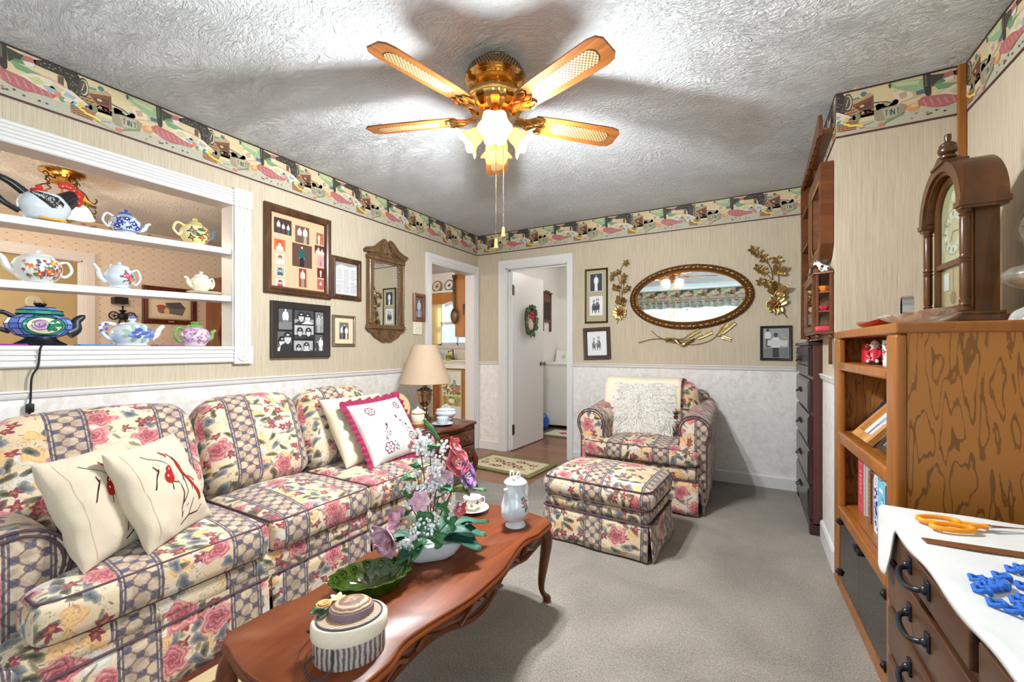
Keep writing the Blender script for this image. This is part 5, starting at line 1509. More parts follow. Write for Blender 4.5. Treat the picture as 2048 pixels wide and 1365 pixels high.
def big_leaf(root, base, d, L, wd, droop, mat, name='leaf', ivy=False, twist=0):
 d = Vector(d).normalized(); up = Vector((0, 0, 1)); s_ = d.cross(up)
 if s_.length < .05: s_ = Vector((1, 0, 0))
 s_.normalize(); n_ = s_.cross(d)
 b = MB()
 def fn(u, v):
  t = v; s = (u-.5)*2
  if ivy: wt = wd*(sin(pi*min(1, t*.9+.06))**.7)*(1+.35*cos(t*13))
  else: wt = wd*sin(pi*min(1, t*.93+.04))**.9
  p = Vector(base) + d*L*t - Vector((0, 0, 1))*droop*L*t*t + s_*s*wt + n_*(.35*abs(s)*wt + .006*sin(t*9+s*3)+twist*s*wt)
  return tuple(p)
 b.grid(fn, 6, 12); return obj(name, b, mat, root, smooth=180, solid=.0012)
leaves = [  # direction (right, away, up) about the bowl centre, length, width, droop, shade
 ((.95, .05, .10), .17, .050, .10, 2), ((.95, -.35, .05), .17, .050, .14, 2), ((-.45, -.9, .05), .15, .030, .2, 0),
 ((-.95, -.15, .15), .15, .030, .25, 0), ((-.8, -.4, .25), .17, .03, .3, 0), ((1, .5, .25), .20, .040, .15, 0), ((.9, .75, .3), .17, .040, .2, 2),
 ((.5, .9, .3), .16, .04, .2, 0), ((-.3, .9, .4), .15, .04, .2, 0), ((.85, -.2, .4), .15, .036, .3, 2), ((-.6, .7, .3), .15, .034, .2, 2), ((-.25, -.9, .12), .11, .024, .35, 1)]
RV = Vector((.872, .490, 0)); FV = Vector((-.490, .872, 0))
def rv(p): return RV*p[0]+FV*p[1]+Vector((0, 0, p[2] if len(p) > 2 else 0))
for (d, L, wd, dr, mi) in leaves:
 dd = rv(d); big_leaf(fa, Vector((0, 0, .075))+Vector((dd.x, dd.y, 0)).normalized()*.03, dd, L, wd, dr, LG[mi])
def pos(u, v, k=0.0):
 """a point above the bowl: right / up in metres, k = towards the viewer"""
 q = RV*u - FV*k + Vector((0, 0, v)); return q
STEMM = plain('brown_stem', (96, 74, 50), .7)
b = MB()
tips = [(.00, .44, .0), (.05, .40, .0), (-.03, .38, .02), (.06, .33, .0), (.10, .28, .0), (-.08, .22, .03), (.13, .20, 0), (-.05, .30, 0)]
for (u, v, k) in tips: b.tube(bez([(0, 0, .06), pos(u*.3, v*.5, k*.3), pos(u, v, k)], 12), .0022, 5)
obj('stems', b, STEMM, fa)
ivy = [(-.055, .225, .06, 2.2), (-.02, .20, .08, -1.2), (.03, .215, .07, -.4), (.02, .17, .09, -1.6), (-.06, .19, .07, -2.4), (.04, .255, .05, .3), (-.02, .32, .03, 2.6), (-.045, .285, .03, 2.9), (.0, .385, .02, .6), (.06, .17, .06, -.8), (-.015, .145, .09, -1.9), (.03, .135, .09, -1.2)]
for (u, v, k, a) in ivy:
 big_leaf(fa, pos(u, v, k), RV*cos(a)+Vector((0, 0, sin(a)))-FV*.35, .055, .026, .1, LG[1], 'ivy_leaf', True)
big_leaf(fa, pos(.03, .42, 0), RV*-.55+Vector((0, 0, .75)), .09, .009, .0, LG[1], 'blade_leaf')
big_leaf(fa, pos(.08, .235, .0), RV*.95+Vector((0, 0, .12)), .12, .016, .08, LG[1], 'blade_leaf')
def bloom(root, c, R, n, face, mat, name, cup=.5, wd=.42):
 f = Vector(face).normalized(); s_ = f.cross(Vector((0, 0, 1))).normalized(); t_ = s_.cross(f)
 M = Matrix(((s_.x, t_.x, f.x, c[0]), (s_.y, t_.y, f.y, c[1]), (s_.z, t_.z, f.z, c[2]), (0, 0, 0, 1)))
 b = MB(); b.M = M
 for k in range(n): petal_leaf(b, (0, 0, 0), 2*pi*k/n, R, R*wd, cup, .35, .002)
 for k in range(n-2): petal_leaf(b, (0, 0, .003), 2*pi*k/(n-2)+.4, R*.6, R*wd*.6, cup*1.6, .4, .004)
 o = obj(name, b, mat, root, smooth=180, solid=.001)
 m = MB(); m.M = M
 for k in range(7):
  a = k*2.4; m.tube([(0, 0, .004), (R*.22*cos(a), R*.22*sin(a), R*.5)], [.0008, .0014], 5)
 obj('stamens', m, plain('cream_stamens', (240, 230, 200), .6), o)
 return o
def petalmat(name, c0, c1):
 t = NT(name); f = t.noise(t.coord(), 22, 2); t.bsdf(t.ramp(f, [(.38, K(*c0)), (.62, K(*c1))]), .6, 0, None, Sheen_Weight=.3); return t.mat
PK = petalmat('pink_silk_petals', (216, 96, 110), (240, 190, 196)); PL = petalmat('lilac_pink_petals', (220, 160, 190), (242, 214, 220)); PU = petalmat('purple_silk_petals', (104, 66, 128), (160, 110, 170)); MV = petalmat('mauve_silk_petals', (150, 84, 104), (214, 168, 190)); RD = petalmat('coral_silk_petals', (196, 66, 80), (224, 120, 126))
TC = -FV
bloom(fa, pos(-.015, .232, .085), .036, 6, TC+Vector((0, 0, .2)), PL, 'pink_flower')
bloom(fa, pos(.085, .335, .0), .052, 5, TC*.5+RV*.5+Vector((0, 0, .3)), RD, 'coral_flower', .4, .6)
bloom(fa, pos(.115, .285, .0), .056, 5, TC*.3+RV*.8+Vector((0, 0, .3)), PU, 'purple_flower', .35, .65)
bloom(fa, pos(.045, .300, .02), .045, 5, TC*.8+RV*.1+Vector((0, 0, -.3)), PL, 'pink_flower', .5, .6)
bloom(fa, pos(.075, .395, .0), .034, 5, TC*.4+RV*.7+Vector((0, 0, .3)), RD, 'coral_flower')
bloom(fa, pos(-.055, .395, .0), .024, 5, TC*.7-RV*.6+Vector((0, 0, .1)), PK, 'pink_flower')
bloom(fa, pos(-.105, .125, .10), .060, 6, TC*.8-RV*.5+Vector((0, 0, -.2)), MV, 'mauve_flower', .7, .5)
bloom(fa, pos(-.080, .165, .09), .044, 6, TC*.6-RV*.5+Vector((0, 0, .5)), MV, 'mauve_flower', .6, .5)
bloom(fa, pos(-.125, .085, .08), .040, 6, TC*.6-RV*.5+Vector((0, 0, -.6)), PL, 'pink_flower', .8, .45)
bloom(fa, pos(.100, .185, .03), .030, 5, TC*.6+RV*.6, RD, 'coral_flower')
big_leaf(fa, pos(.075, .255, .03), RV*.8+Vector((0, 0, -.1)), .07, .024, .2, LG[3], 'calla_leaf')
WB = plain('white_berries', (238, 240, 242), .35, var=.03)
q = random.Random(31)
sprays = [((-.010, .40, .03), (-.03, .445, .02), .026, 46), ((.0, .37, .03), (-.04, .40, .03), .024, 34), ((.045, .37, .02), (.055, .41, .01), .018, 26), ((.02, .31, .05), (.035, .345, .04), .030, 46), ((-.03, .26, .06), (.045, .275, .05), .028, 60), ((-.055, .245, .06), (-.065, .275, .05), .012, 14), ((-.085, .175, .07), (-.075, .21, .05), .020, 26),
  ((-.10, .085, .12), (-.02, .125, .11), .014, 46), ((-.035, .125, .12), (-.015, .165, .10), .020, 30), ((.005, .13, .11), (.045, .175, .09), .028, 48), ((.11, .205, .03), (.07, .165, .04), .018, 26), ((-.04, .30, .04), (-.05, .33, .03), .012, 12), ((.07, .28, .03), (.075, .25, .03), .010, 10)]
for (p, e, rad, n) in sprays:
 b = MB()
 for i in range(n):
  t_ = q.random(); c_ = pos(*[p[j]+(e[j]-p[j])*t_ for j in range(3)]) + Vector((q.gauss(0, .5), q.gauss(0, .5), q.gauss(0, .5)))*rad
  b.ball(c_, q.uniform(.0044, .0064), 8, 5)
 obj('berry_sprig', b, WB, fa, smooth=180)
b = MB()
for (cc, R_, tl) in ((pos(-.058, .175, .115), .024, .3), (pos(-.05, .172, .115), .020, .5), (pos(-.085, .205, .09), .020, .2)):
 b.tube([cc + RV*R_*cos(a) + Vector((0, 0, R_*.62*sin(a))) - FV*R_*.4*sin(a) for a in [2*pi*k/20 for k in range(20)]], .0042, 6, closed=True, flat=.5)
obj('curled_ribbon', b, plain('tan_curl', (190, 150, 118), .6), fa)
et = thing('end_table', 'cherry end table with two drawers and curved legs beside the sofa', 'end table', (-2.265, 2.64, 0))
EZ = .55
def et_loop(off, n=30):
 pts = []
 hx, hy = .335+off, .292+off
 for i in range(n+1):
  y = -hy+2*hy*i/n; a = abs(y)/hy
  pts.append((hx - .022 + .022*cos(a*pi*1.5)*(1-a*.3) - (.05*max(0, (a-.88)/.12)**2), y))
 pts += [(-hx, hy), (-hx, -hy)]
 return pts
b = MB(); loft(b, [(et_loop(-.02), EZ-.03), (et_loop(-.004), EZ-.024), (et_loop(0), EZ-.015), (et_loop(-.003), EZ-.006), (et_loop(-.010), EZ)]); obj('tabletop', b, MAHOG, et, smooth=45)
b = MB(); b.box(-.31, .275, -.255, .255, .245, EZ-.029)
sc_ = [(.275, .50), (.283, .50)]
ap = [(-.255, .26), (.255, .26), (.255, .235), (.20, .215), (.16, .235), (.10, .245), (.05, .225), (0, .240), (-.05, .225), (-.10, .245), (-.16, .235), (-.20, .215), (-.255, .235)]
b.prism(ap, .262, .288, 'yz'); b.box(.272, .288, -.255, -.232, .25, .52); b.box(.272, .288, .232, .255, .25, .52); b.box(.272, .288, -.25, .25, .49, .52)
obj('carcass', b, MAHOG, et, smooth=0, bevel=.003)
for (z0, z1) in ((.378, .488), (.264, .368)):
 b = MB(); b.rbox((.288, 0, (z0+z1)/2), (.022, .456, z1-z0), .006, 2, 4); d = obj('drawer', b, MAHOG, et, smooth=40)
 for s in (-.12, .12):
  b = MB()
  for e in (-.032, .032): b.lathe([(.009, 0), (.010, .002), (.005, .004), (.003, .014), (0, .015)], 12, f=lambda p, a, s=s, e=e, z=(z0+z1)/2+.006: (.299+p[2], s+e+p[0], z+p[1]))
  b.tube(bez([(.312, s-.032, (z0+z1)/2+.006), (.316, s-.018, (z0+z1)/2-.008), (.316, s+.018, (z0+z1)/2-.008), (.312, s+.032, (z0+z1)/2+.006)], 16), .0028, 6)
  b.cbox((.3005, s, (z0+z1)/2+.004), (.002, .04, .014))
  obj('drawer_pull', b, BRASSD, d)
for sx in (-1, 1):
 for sy in (-1, 1):
  X_ = .275 if sx > 0 else -.29
  b = MB(); cabriole(b, (X_-.004*sx, sy*.245, .30), (X_+.018*sx, sy*.258, .22), (X_-.012*sx, sy*.248, .06), (X_+.016*sx, sy*.268, .012), .026, .024, .012); obj('leg', b, MAHOG, et, smooth=60)
lp = thing('table_lamp', 'brass urn table lamp with a tan fabric shade on the end table', 'lamp', (-2.395, 2.765, EZ))
b = MB()
b.lathe([(.072, 0), (.072, .022), (.066, .026)], 8); b.lathe(dense([(.060, .026), (.045, .04), (.028, .055), (.022, .075), (.030, .088), (.036, .092)], 20) + dense([(.024, .094), (.020, .105), (.032, .120), (.050, .145), (.056, .175), (.058, .20)], 20) + [(.066, .204), (.066, .212), (.060, .214), (.062, .236), (.070, .240), (.070, .246)] + dense([(.056, .250), (.036, .262), (.020, .272), (.022, .290), (.016, .300), (.012, .330)], 20), 36)
obj('urn_base', b, BRASSD, lp, smooth=40)
b = MB(); b.tube([(0, 0, .33), (0, 0, .60)], .005, 8); b.lathe([(.016, .34), (.018, .36), (.014, .40)], 16); obj('stem', b, BRASSD, lp)
SHADE = NT('tan_lamp_shade'); s0 = SHADE.bsdf(SHADE.mix(SHADE.noise(SHADE.mapv(SHADE.coord(), (300, 300, 6)), 1, 2), K(182, 156, 130), K(206, 180, 152)), .8)
b = MB(); b.lathe([(.217, .305), (.216, .311), (.101, .622), (.100, .626)], 56, cap0=False, cap1=False); obj('lamp_shade', b, SHADE.mat, lp, smooth=40, solid=.003)
b = MB()
for zz, rr_ in ((.308, .217), (.624, .100)): b.tube([(rr_*cos(a), rr_*sin(a), zz) for a in [2*pi*k/48 for k in range(48)]], .003, 6, closed=True)
for k in range(3): b.tube([(0, 0, .60), (.1*cos(2.1*k), .1*sin(2.1*k), .622)], .002, 5)
obj('shade_ring', b, plain('tan_trim', (190, 160, 130), .7), lp)
j = thing('lidded_jar', 'cream lidded jar with gold bands in front of the brass lamp', 'jar', (-2.265, 2.535, EZ))
b = MB(); b.lathe([(.046, 0), (.048, .004), (.047, .014)] + dense([(.044, .016), (.051, .04), (.050, .075), (.044, .088)], 14), 32); obj('body', b, CREAMP, j, smooth=50)
b = MB(); b.lathe(dense([(.048, .092), (.050, .098), (.042, .112), (.020, .126), (.006, .130)], 14) + dense([(.006, .131), (.009, .137), (.004, .143), (0, .144)], 8), 32); obj('lid', b, CREAMP, j, smooth=50)
b = MB(); b.lathe([(.0485, .002), (.0495, .008), (.0485, .016)], 32, cap0=False, cap1=False); b.lathe([(.046, .086), (.0495, .090), (.0495, .096), (.047, .098)], 32, cap0=False, cap1=False); obj('gold_band', b, plain('gold_enamel', (206, 150, 52), .3, .3), j)
cup_saucer('teacup', 'pale blue and white teacup on a saucer at the front of the end table', (-2.085, 2.615, EZ), .082, .048, .055, PORCB, deco2, 2.0)
t_ = thing('sugar_tureen', 'small white and blue lidded porcelain tureen on the end table', 'tureen', (-2.235, 2.845, EZ), rz=radians(30))
b = MB(); b.lathe(dense([(.55, 0), (.60, .008), (.62, .014), (.95, .040), (1.0, .058), (.88, .076)], 24), 48, sx=.085, sy=.058, rib=lambda a, z: 1+.03*abs(cos(9*a))*(1 if z > .012 else 0)); obj('body', b, PORCB, t_, smooth=50)
b = MB(); b.lathe(dense([(.95, .078), (.97, .083), (.80, .092), (.35, .100), (0, .103)], 16), 48, sx=.085, sy=.058); obj('lid', b, PORC, t_, smooth=60)
b = MB()
for k in range(6): b.ball((.03*cos(k), .018*sin(k*1.3), .106+.006*(k % 3)), .007, 8, 6)
b.ball((0, 0, .122), .008, 8, 6); b.tube([(0, 0, .10), (0, 0, .12)], .003, 6); obj('flower_finial', b, plain('grey_blue_porcelain', (206, 212, 216), .2), t_)
pl = thing('ribbed_plate', 'amber and cream ribbed glass plate standing behind the lidded jar', 'plate', M=axes_M((-2.505, 2.545, EZ+.117), (.25, .95, 0), (-.20, .05, .95)))
b = MB(); b.lathe([(0, .004), (.060, .004), (.068, .006), (.112, .020), (.116, .022), (.110, .023), (.066, .010), (0, .008)], 96, rib=lambda a, z: 1+.012*cos(40*a), cap0=False); obj('plate', b, plain('amber_cream_glass', (232, 204, 150), .2, var=.12, scale=20), pl, smooth=60)
def rugmat(name, field, bord, bord2, hw, hh, bw):
 t = NT(name); v = t.coord(); x, y, z = t.sep(v)
 ex = t.math('SUBTRACT', hw, t.math('ABSOLUTE', x)); ey = t.math('SUBTRACT', hh, t.math('ABSOLUTE', y))
 e = t.math('MINIMUM', ex, ey)
 e = t.math('ADD', e, t.math('MULTIPLY', t.math('SUBTRACT', t.noise(v, 60, 2), .5), .012))
 col = t.mix(t.math('LESS_THAN', e, bw), K(*field), K(*bord))
 col = t.mix(t.math('MULTIPLY', t.math('LESS_THAN', e, bw*1.28), t.math('GREATER_THAN', e, bw)), col, K(*bord2))
 f = t.noise(v, 320, 2)
 col = t.mix(.25, col, t.mix(f, (0.1, .1, .1, 1), (1, 1, 1, 1)), 'OVERLAY')
 t.bsdf(col, 1, 0, t.bump(f, .5, .004)); return t.mat
def rug(label, loc, w, h, rz, m, motifs):
 r = thing('rug', label, 'rug', loc, rz)
 b = MB(); b.rbox((0, 0, .006), (w, h, .012), .005, 2, 4); obj('pile', b, m, r, smooth=60)
 if motifs: obj('woven_pattern', motifs, ARTC, r, smooth=0)
 return r
b = MB(); q = random.Random(6)
def rugflower(b, x, y, s, c):
 for k in range(6):
  a = 2*pi*k/6; b.disc(x+s*cos(a), y+s*.7*sin(a), s*.42, s*.35, c, .0126, 8)
 b.disc(x, y, s*.3, s*.3, K(196, 160, 120), .0130, 8)
for (x, y, s) in ((0, 0, .058), (-.13, .04, .042), (.13, -.04, .042), (-.06, -.11, .036), (.07, .115, .036), (-.24, -.07, .034), (.24, .07, .034), (-.20, .09, .026), (.21, -.09, .026), (-.28, .02, .02), (.28, -.02, .02), (.14, .10, .02), (-.13, -.11, .02)):
 rugflower(b, x, y, s, K(*q.choice([(136, 60, 66), (120, 52, 58), (150, 84, 84)])))
for k in range(26):
 x, y = q.uniform(-.3, .3), q.uniform(-.15, .15); b.disc(x, y, .016, .007, K(126, 124, 88), .0123, 6)
rug('floral rug with an olive border on the wood floor by the doorways', (-2.075, 3.63, 0), .80, .52, radians(-5), rugmat('olive_border_rug', (216, 200, 164), (124, 122, 78), (206, 190, 150), .40, .26, .055), b)
b = MB()
for k in range(5):
 b.poly([(-.26+k*.11, -.28), (-.22+k*.11, -.28), (-.22+k*.11, .28), (-.26+k*.11, .28)], K(92, 46, 34), .0126)
rug('beige and brown striped rug between the sofa and the coffee table', (-1.45, .62, 0), .54, .62, 0, rugmat('striped_rug', (196, 172, 128), (110, 70, 44), (160, 130, 90), .27, .31, .03), b)
FX, FY = -1.007, 1.642
fan = thing('ceiling_fan', 'brass ceiling fan with five oak and cane blades and a four-light kit', 'ceiling fan', (FX, FY, 0))
b = MB(); b.lathe([(.075, 2.4385), (.080, 2.432), (.072, 2.418), (.090, 2.412)], 40); obj('canopy', b, plain('dark_brass', (90, 78, 50), .3, 1), fan, smooth=50)
b = MB(); b.lathe([(.090, 2.416), (.104, 2.410), (.118, 2.398), (.138, 2.352), (.128, 2.344), (.132, 2.338), (.122, 2.330), (.090, 2.318)], 64)
b.lathe([(.086, 2.318), (.104, 2.300), (.128, 2.276), (.137, 2.256), (.132, 2.236), (.110, 2.214), (.070, 2.200), (.052, 2.196)], 96, rib=lambda a, z: 1+.025*abs(sin(12*a))*(1 if 2.21 < z < 2.31 else 0))
obj('motor_housing', b, BRASS, fan, smooth=40)
b = MB()
for row in range(4):
 for k in range(56):
  a = 2*pi*(k+.5*(row % 2))/56; r_ = .1375-row*.0046; z = 2.356+row*.0112
  t_ = Vector((-sin(a), cos(a), 0)); c_ = Vector((r_*cos(a), r_*sin(a), z)); n_ = Vector((cos(a), sin(a), 0))*.0012
  vs = [c_+n_+t_*.0048, c_+n_+Vector((0, 0, .0052)), c_+n_-t_*.0048, c_+n_-Vector((0, 0, .0052))]; b.add(vs, [(0, 1, 2, 3)])
obj('vent_holes', b, plain('vent_dark', (46, 34, 22), .7), fan, smooth=0)
b = MB(); b.lathe([(.050, 2.198), (.050, 2.190), (.044, 2.185), (.044, 2.135), (.050, 2.130), (.046, 2.112), (.022, 2.096), (.0, 2.094)], 36); obj('switch_housing', b, BRASSD, fan, smooth=40)
CANEB = CANE
for ang in (-101.7, -19.4, 47.3, 120.8, -161.3):
 a = radians(ang)
 M = Matrix.Rotation(a, 4, 'Z') @ T((0, 0, 2.188)) @ Matrix.Rotation(radians(-12.5), 4, 'X')
 out = [(.185, -.052), (.30, -.060), (.565, -.066), (.60, -.058), (.618, -.036), (.618, .036), (.60, .058), (.565, .066), (.30, .060), (.185, .052), (.172, .02), (.172, -.02)]
 b = MB(); b.prism(out, -.0035, .0035); bl = obj('blade', b, FANW, fan, smooth=0, bevel=.0015); bl.matrix_local = M
 b = MB(); st = []
 for (cx, a0) in ((.535, -90), (.300, 90)):
  for k in range(9): q_ = radians(a0+180*k/8); st.append((cx+.032*cos(q_), .034*sin(q_)))
 b.prism(st, -.0046, -.0030); obj('cane_inset', b, CANE, bl, smooth=0)
 b = MB()
 for s in (-1, 1):
  b.tube(bez([(.095, s*.010, .004), (.14, s*.022, -.006), (.185, s*.048, -.008), (.222, s*.040, -.008), (.215, s*.022, -.008), (.19, s*.020, -.008)], 24), [.006, .004], 6)
  b.tube(bez([(.15, s*.018, -.007), (.18, s*.004, -.008), (.215, s*.014, -.008), (.235, 0, -.008)], 16), [.005, .003], 6)
 b.prism([(.09, -.016), (.14, -.026), (.20, -.040), (.222, -.03), (.206, -.012), (.226, 0), (.206, .012), (.222, .03), (.20, .040), (.14, .026), (.09, .016)], -.0075, -.0045)
 obj('blade_iron', b, BRASS, bl, smooth=40)
SHADEGL = shadeglow('frosted_tulip_glass', (246, 196, 146), .35, .35)
BULB = emit('lit_bulb', (255, 226, 186), 14)
FANL = []
for k, ang in enumerate((-60, 30, 120, 210)):
 a = radians(ang); D = Vector((cos(a)*.80, sin(a)*.80, -.60)).normalized()
 s_ = Vector((-sin(a), cos(a), 0)); t_ = s_.cross(D)
 base = Vector((.046*cos(a), .046*sin(a), 2.138))
 b = MB(); b.tube(bez([(.03*cos(a), .03*sin(a), 2.165), (.048*cos(a), .048*sin(a), 2.158), tuple(base), tuple(base+D*.03)], 12), .009, 8)
 fit = obj('lamp_arm', b, BRASS, fan)
 M = Matrix(((s_.x, t_.x, D.x, base.x), (s_.y, t_.y, D.y, base.y), (s_.z, t_.z, D.z, base.z), (0, 0, 0, 1))) @ Matrix.Scale(.80, 4)
 b = MB(); b.lathe([(.020, .016), (.024, .020), (.024, .036), (.018, .040)], 24); f_ = obj('socket', b, BRASS, fit, smooth=40); f_.matrix_local = M
 b = MB()
 def rf(aa, z): return 1 + .10*sstep(.09, .135, z)*cos(6*aa)
 b.lathe([(.022, .028), (.034, .040), (.042, .062), (.045, .085), (.052, .105), (.068, .122), (.082, .132), (.088, .134)], 72, rib=rf, cap0=False, cap1=False)
 for i, v in enumerate(b.v):
  if v[2] > .12: b.v[i] = (v[0], v[1], v[2]+.008*cos(6*atan2(v[1], v[0])))
 sh = obj('tulip_shade', b, SHADEGL, fit, smooth=180, solid=.0022); sh.matrix_local = M
 b = MB(); b.lathe(dense([(.010, .038), (.018, .055), (.024, .078), (.018, .098), (.0, .106)], 14), 20); bu = obj('bulb', b, BULB, fit, smooth=180); bu.matrix_local = M
 FANL.append(Vector((FX, FY, 0)) + base + D*.098)
for (dx, dy, zb) in ((-.020, .035, 1.600), (.034, .010, 1.640)):
 b = MB(); zt = 2.10; n = int((zt-zb-.05)/.0042)
 b.tube([(dx, dy, zt), (dx, dy, zb+.05)], .0011, 5)
 for i in range(0, n, 2): b.ball((dx, dy, zt-.0042*i), .0018, 6, 4)
 ch = obj('pull_chain', b, plain('chain_brass', (120, 96, 60), .4, .9), fan, smooth=180)
 b = MB(); b.lathe(dense([(.003, .052), (.006, .046), (.0075, .022), (.0095, .010), (.006, .001), (0, 0)], 16), 14, c=(dx, dy, zb)); obj('wooden_pull', b, plain('maple_pull', (206, 146, 74), .4), ch, smooth=180)
BO = Vector((.390, 1.743, 0)); BR = radians(2.1)
BM = T(BO) @ Matrix.Rotation(BR, 4, 'Z')
def bk(x, y, z=0): return tuple(BM @ Vector((x, y, z)))
BW, BD, BH = .890, .415, 1.227
bc = thing('bookcase', 'tall oak bookcase with smoked glass doors beside the cloth-covered chest', 'bookcase', BO, rz=BR)
PW = .092
b = MB(); b.box(.03, BD, .002, .022, .0, BH-.034); obj('side_panel', b, OAKSIDE, bc, smooth=0)
b = MB(); b.box(.03, BD, BW-.022, BW-.002, .0, BH-.034); obj('side_panel', b, OAKSIDE, bc, smooth=0)
b = MB(); b.box(BD-.012, BD-.002, .02, BW-.02, .0, BH-.034); obj('back_panel', b, OAK, bc, smooth=0)
for (y0, y1) in ((0, PW), (BW-PW, BW)):
 b = MB(); b.rbox((.016, (y0+y1)/2, (BH-.036)/2), (.032, y1-y0, BH-.036), .011, 3, 4); obj('front_post', b, OAKTRIM, bc, smooth=50)
b = MB(); b.box(.0, BD, -.004, BW+.004, BH-.034, BH); obj('top_panel', b, OAKTRIM, bc, smooth=0, bevel=.006)
for (z0, z1) in ((1.042, 1.080), (.700, .753), (.348, .397)):
 b = MB(); b.box(.034, BD-.012, .022, BW-.022, z1-.022, z1); b.rbox((.017, BW/2, (z0+z1)/2), (.036, BW-2*PW+.004, z1-z0), .008, 2, 4); obj('shelf', b, OAKTRIM, bc, smooth=40)
b = MB(); b.box(.004, .03, PW, BW-PW, 0, .056); b.box(.03, BD-.012, .022, BW-.022, .03, .056); obj('bottom_rail', b, OAKTRIM, bc, smooth=0)
for (y0, y1) in ((PW+.002, BW/2-.001), (BW/2+.001, BW-PW-.002)):
 b = MB(); b.box(.006, .011, y0, y1, .060, .344); d = obj('glass_door', b, SMOKED, bc, smooth=0)
 yh = y0+.012 if y0 < .3 else y1-.012
 for zz in (.085, .325):
  b = MB(); b.box(-.004, .018, yh-.016, yh+.010, zz-.012, zz+.012); b.ball((.0, yh, zz), .012, 8, 6); obj('hinge', b, BLACKI, d, smooth=40)
 yk = y1-.02 if y0 < .3 else y0+.02
 b = MB(); b.box(-.008, .014, yk-.014, yk+.014, .318, .340); obj('pull', b, BLACKI, d, smooth=0, bevel=.003)
NAVY = (40, 64, 120)
books = [('pink', .795, .700, .245, (206, 84, 96), 'tall pink hardback, first book at the far end of the row', .03), ('white', .697, .682, .240, (232, 226, 218), 'thin white book next to the tall pink hardback', .03),
  ('black', .679, .630, .247, (36, 40, 42), 'black book with a pale mottled spine next to the thin white book', .045), ('brown', .627, .585, .215, (140, 92, 62), 'short brown paperback next to the black mottled book', .03), ('tan', .582, .553, .195, (186, 150, 118), 'short tan paperback between the brown and the grey books', .035),
  ('grey', .550, .510, .213, (150, 160, 180), 'slim grey-blue book beside the white magazine', .03), ('magazine', .507, .455, .232, (222, 230, 240), 'white and navy patterned magazine beside the light blue book', .022), ('blue', .452, .352, .225, (120, 190, 214), 'thick light blue book with a pink panel on its spine', .02),
  ('charcoal', .349, .300, .222, (52, 52, 60), 'charcoal hardback beside the light blue book', .03), ('maroon', .297, .255, .215, (96, 58, 72), 'maroon book between the charcoal and the royal blue books', .03), ('royal', .252, .205, .212, (52, 96, 168), 'royal blue hardback near the near end of the row', .03), ('denim', .202, .160, .205, (36, 84, 170), 'denim blue book at the near end of the row', .03)]
for (nm, y1, y0, h, c_, lab, dx) in books:
 cen = bk(.045+dx, (y0+y1)/2, .398)
 r = thing('book', lab, 'book', cen, rz=BR, group='books on the third shelf')
 th = (y1-y0)*.94; dp = .17
 b = MB(); b.box(0, dp, -th/2, -th/2+.003, 0, h); b.box(0, dp, th/2-.003, th/2, 0, h); b.box(0, .004, -th/2, th/2, 0, h)
 obj('cover', b, plain('book_'+nm, c_, .5, var=.08), r, smooth=0)
 b = MB(); b.box(.004, dp-.006, -th/2+.003, th/2-.003, .004, h-.006); obj('pages', b, plain('book_pages', (232, 224, 206), .9), r, smooth=0)
 b = MB(); w_ = th*.5
 Q = random.Random(nm)
 def sp(yc, zc, wy, wz, col, e=0): b.col = col; b.add([(-.0006-e, yc-wy/2, zc-wz/2), (-.0006-e, yc-wy/2, zc+wz/2), (-.0006-e, yc+wy/2, zc+wz/2), (-.0006-e, yc+wy/2, zc-wz/2)], [(0, 1, 2, 3)]); b.col = None
 if nm == 'blue':
  sp(0, h*.42, th*.9, h*.22, K(206, 84, 140)); sp(0, h*.86, th*.5, h*.06, K(230, 240, 240), .0003)
  for k in range(9): sp(Q.uniform(-.3, .3)*th, Q.uniform(.1, .95)*h, .012, .014, K(*Q.choice([(80, 150, 190), (170, 220, 230), (60, 120, 170)])), .0004)
 elif nm in ('magazine', 'black'):
  for k in range(34): sp(Q.uniform(-.36, .36)*th, Q.uniform(.05, .95)*h, Q.uniform(.004, .012), Q.uniform(.006, .02), K(*(NAVY if nm == 'magazine' else (206, 200, 180))), .0002*k*.1)
 else:
  for k in range(6): sp(0, h*(.35+.08*k), th*.34, h*.045, tuple(min(1, x*2.4+.03) for x in K(*c_)[:3])+(1,))
  sp(0, h*.90, th*.8, h*.012, K(210, 180, 120)); sp(0, h*.12, th*.8, h*.012, K(210, 180, 120))
 obj('spine_print', b, ART, r, smooth=0)
def lean_frame(label, y1, w, h, x0, tilt, fm, fw, art_cols, dp=.014, z=.7545):
 M = T(bk(x0, y1-w/2, z)) @ Matrix.Rotation(BR, 4, 'Z') @ Matrix(((0, 0, -1, 0), (-1, 0, 0, 0), (0, 1, 0, 0), (0, 0, 0, 1))) @ Matrix.Rotation(-tilt, 4, 'X') @ T((0, h/2, .002))
 r = thing('photo_frame', label, 'photo frame', M=M)
 obj('frame', rect_frame(w, h, [(0, 0), (0, dp), (.003, dp+.002), (fw-.003, dp), (fw, .004)]), fm, r, smooth=30)
 obj('photograph', art_cols(w-2*fw, h-2*fw), ART, r, smooth=0)
 bb = MB(); bb.box(-w/2+.003, w/2-.003, -h/2+.003, h/2-.003, .0, .003); obj('backing', bb, plain('frame_backing', (60, 50, 44), .8), r, smooth=0)
def a1(w, h):
 b = photo_art(-w/2, -h/2, w, h, K(188, 160, 156), [], .0052); b.poly([(-w/2, -h/2), (w*.4, -h/2), (w*.5, h*.1), (w*.2, h*.36), (-w*.1, h*.2), (-w*.2, -h*.2)], K(84, 60, 58), .0056); b.disc(-w*.28, -h*.3, w*.2, h*.14, K(206, 150, 140), .0060); b.disc(.0, .0, w*.12, h*.15, K(222, 180, 160), .0064); return b
